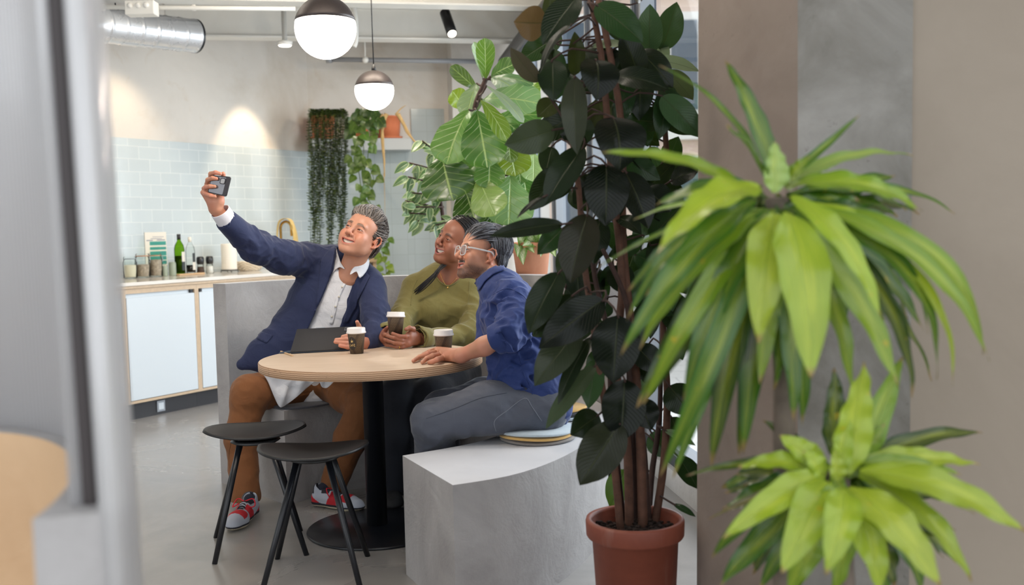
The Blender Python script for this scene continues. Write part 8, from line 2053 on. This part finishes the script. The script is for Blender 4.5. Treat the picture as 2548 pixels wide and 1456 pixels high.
o, Vb, Qb = sdf_obj('shirt', f, M['blue_cotton'], P3); tree_s3 = bvh(Vb, Qb)
# rolled cuff at the elbow
a_, b_ = at(1262, 834, 3.805), at(1232, 846, 3.83); ax = nrm(b_-a_); x, y, z = frame(ax); mb = MB(); vs = []; n = 44
prof = [(-0.01, 0.052), (0.005, 0.060), (0.03, 0.0625), (0.05, 0.060), (0.054, 0.056), (0.050, 0.053), (0.03, 0.053)]
for t_, r in prof:
    for k in range(n): an = 2*PI*k/n; rr = r*(1+0.05*math.sin(2*an+0.6)+0.03*math.sin(5*an+t_*60)+0.015*math.sin(9*an)); vs.append(a_+ax*t_+(x*math.cos(an)+y*math.sin(an))*rr)
mb.add(vs, [(j*n+k, j*n+(k+1) % n, (j+1)*n+(k+1) % n, (j+1)*n+k) for j in range(len(prof)-1) for k in range(n)]); mb.build('rolled_cuff', M['blue_cotton'], o, solid=0.003)
# collar leaf
C5 = lambda x, y: z5h(x, y)
drape('collar', [C5(1340, 930), C5(1180, 1010), C5(1050, 1110), C5(960, 1210), C5(885, 1300), C5(905, 1330), C5(1000, 1365), C5(1040, 1330), C5(1120, 1200), C5(1250, 1090), C5(1440, 1010), C5(1400, 950)], tree_s3, 3, M['blue_cotton'], o, 0.006, thick=0.004)
seam('side_seam', [(1288, 880), (1300, 920), (1316, 960), (1326, 985)], tree_s3, 0.0016, M['blue_cotton'], o)
seam('yoke_seam', [(1225, 735), (1262, 718), (1300, 735), (1318, 760)], tree_s3, 0.0015, M['blue_cotton'], o)
# jeans
M['grey_denim'] = cloth_mat('grey_denim', srgb(80, 84, 96), 0.85, 1000, 0.3, 10, 0.35, 0.2, 0.08)
M['seam_grey'] = plain('grey_stitching', srgb(120, 124, 134), 0.8); M['denim_dark'] = plain('worn_denim_seam', srgb(70, 74, 86), 0.85)
f = Field(0.005)
f.path([at(1345, 1008, 3.93), at(1210, 1018, 3.87), at(1078, 1048, 3.83)], [0.120, 0.098, 0.079], 0.05); f.path([at(1078, 1048, 3.83), at(1082, 1130, 3.90), at(1100, 1300, 3.99)], [0.080, 0.072, 0.058], 0.03)
f.path([at(1330, 1000, 4.12), at(1210, 1000, 4.14), at(1100, 1020, 4.12)], [0.115, 0.095, 0.078], 0.05); f.path([at(1100, 1020, 4.12), at(1100, 1120, 4.16), at(1110, 1270, 4.22)], [0.078, 0.070, 0.058], 0.03)
knn = [at(1078, 1048, 3.83), at(1120, 1090, 3.86), at(1280, 1060, 3.85)]
f.disp = lambda P: -0.006*creases(P, 25, 6.0)*np.clip(sum(np.exp(-((P-q)**2).sum(1)/0.016) for q in knn), 0.25, 1)-0.0015*creases(P, 55, 2.0); f.dispmax = 0.009
o, Vg, Qg = sdf_obj('jeans', f, M['grey_denim'], P3); tg = bvh(Vg, Qg)
zz2 = lambda x, y: (920+x*0.4259, 520+y*0.4258)
seam('pocket_seam', [zz2(738, 1300), zz2(730, 1238), zz2(800, 1180), zz2(905, 1108), zz2(950, 1160), zz2(1005, 1240)], tg, 0.0012, M['seam_grey'], o)
seam('leg_seam', [zz2(330, 1225), zz2(500, 1165), zz2(650, 1105), zz2(800, 1075)], tg, 0.0012, M['denim_dark'], o)
for hx, tx, sd in ((onz(1120, 1345)[:2], onz(1080, 1395)[:2], 1), (onz(1125, 1315)[:2], onz(1085, 1350)[:2], -1)):
    f, cf, w, _ = sneaker(hx+np.array([0, 0.0]), tx, '', CB, side=sd); sdf_obj('shoe', f, M['shoe'], P3, cf)
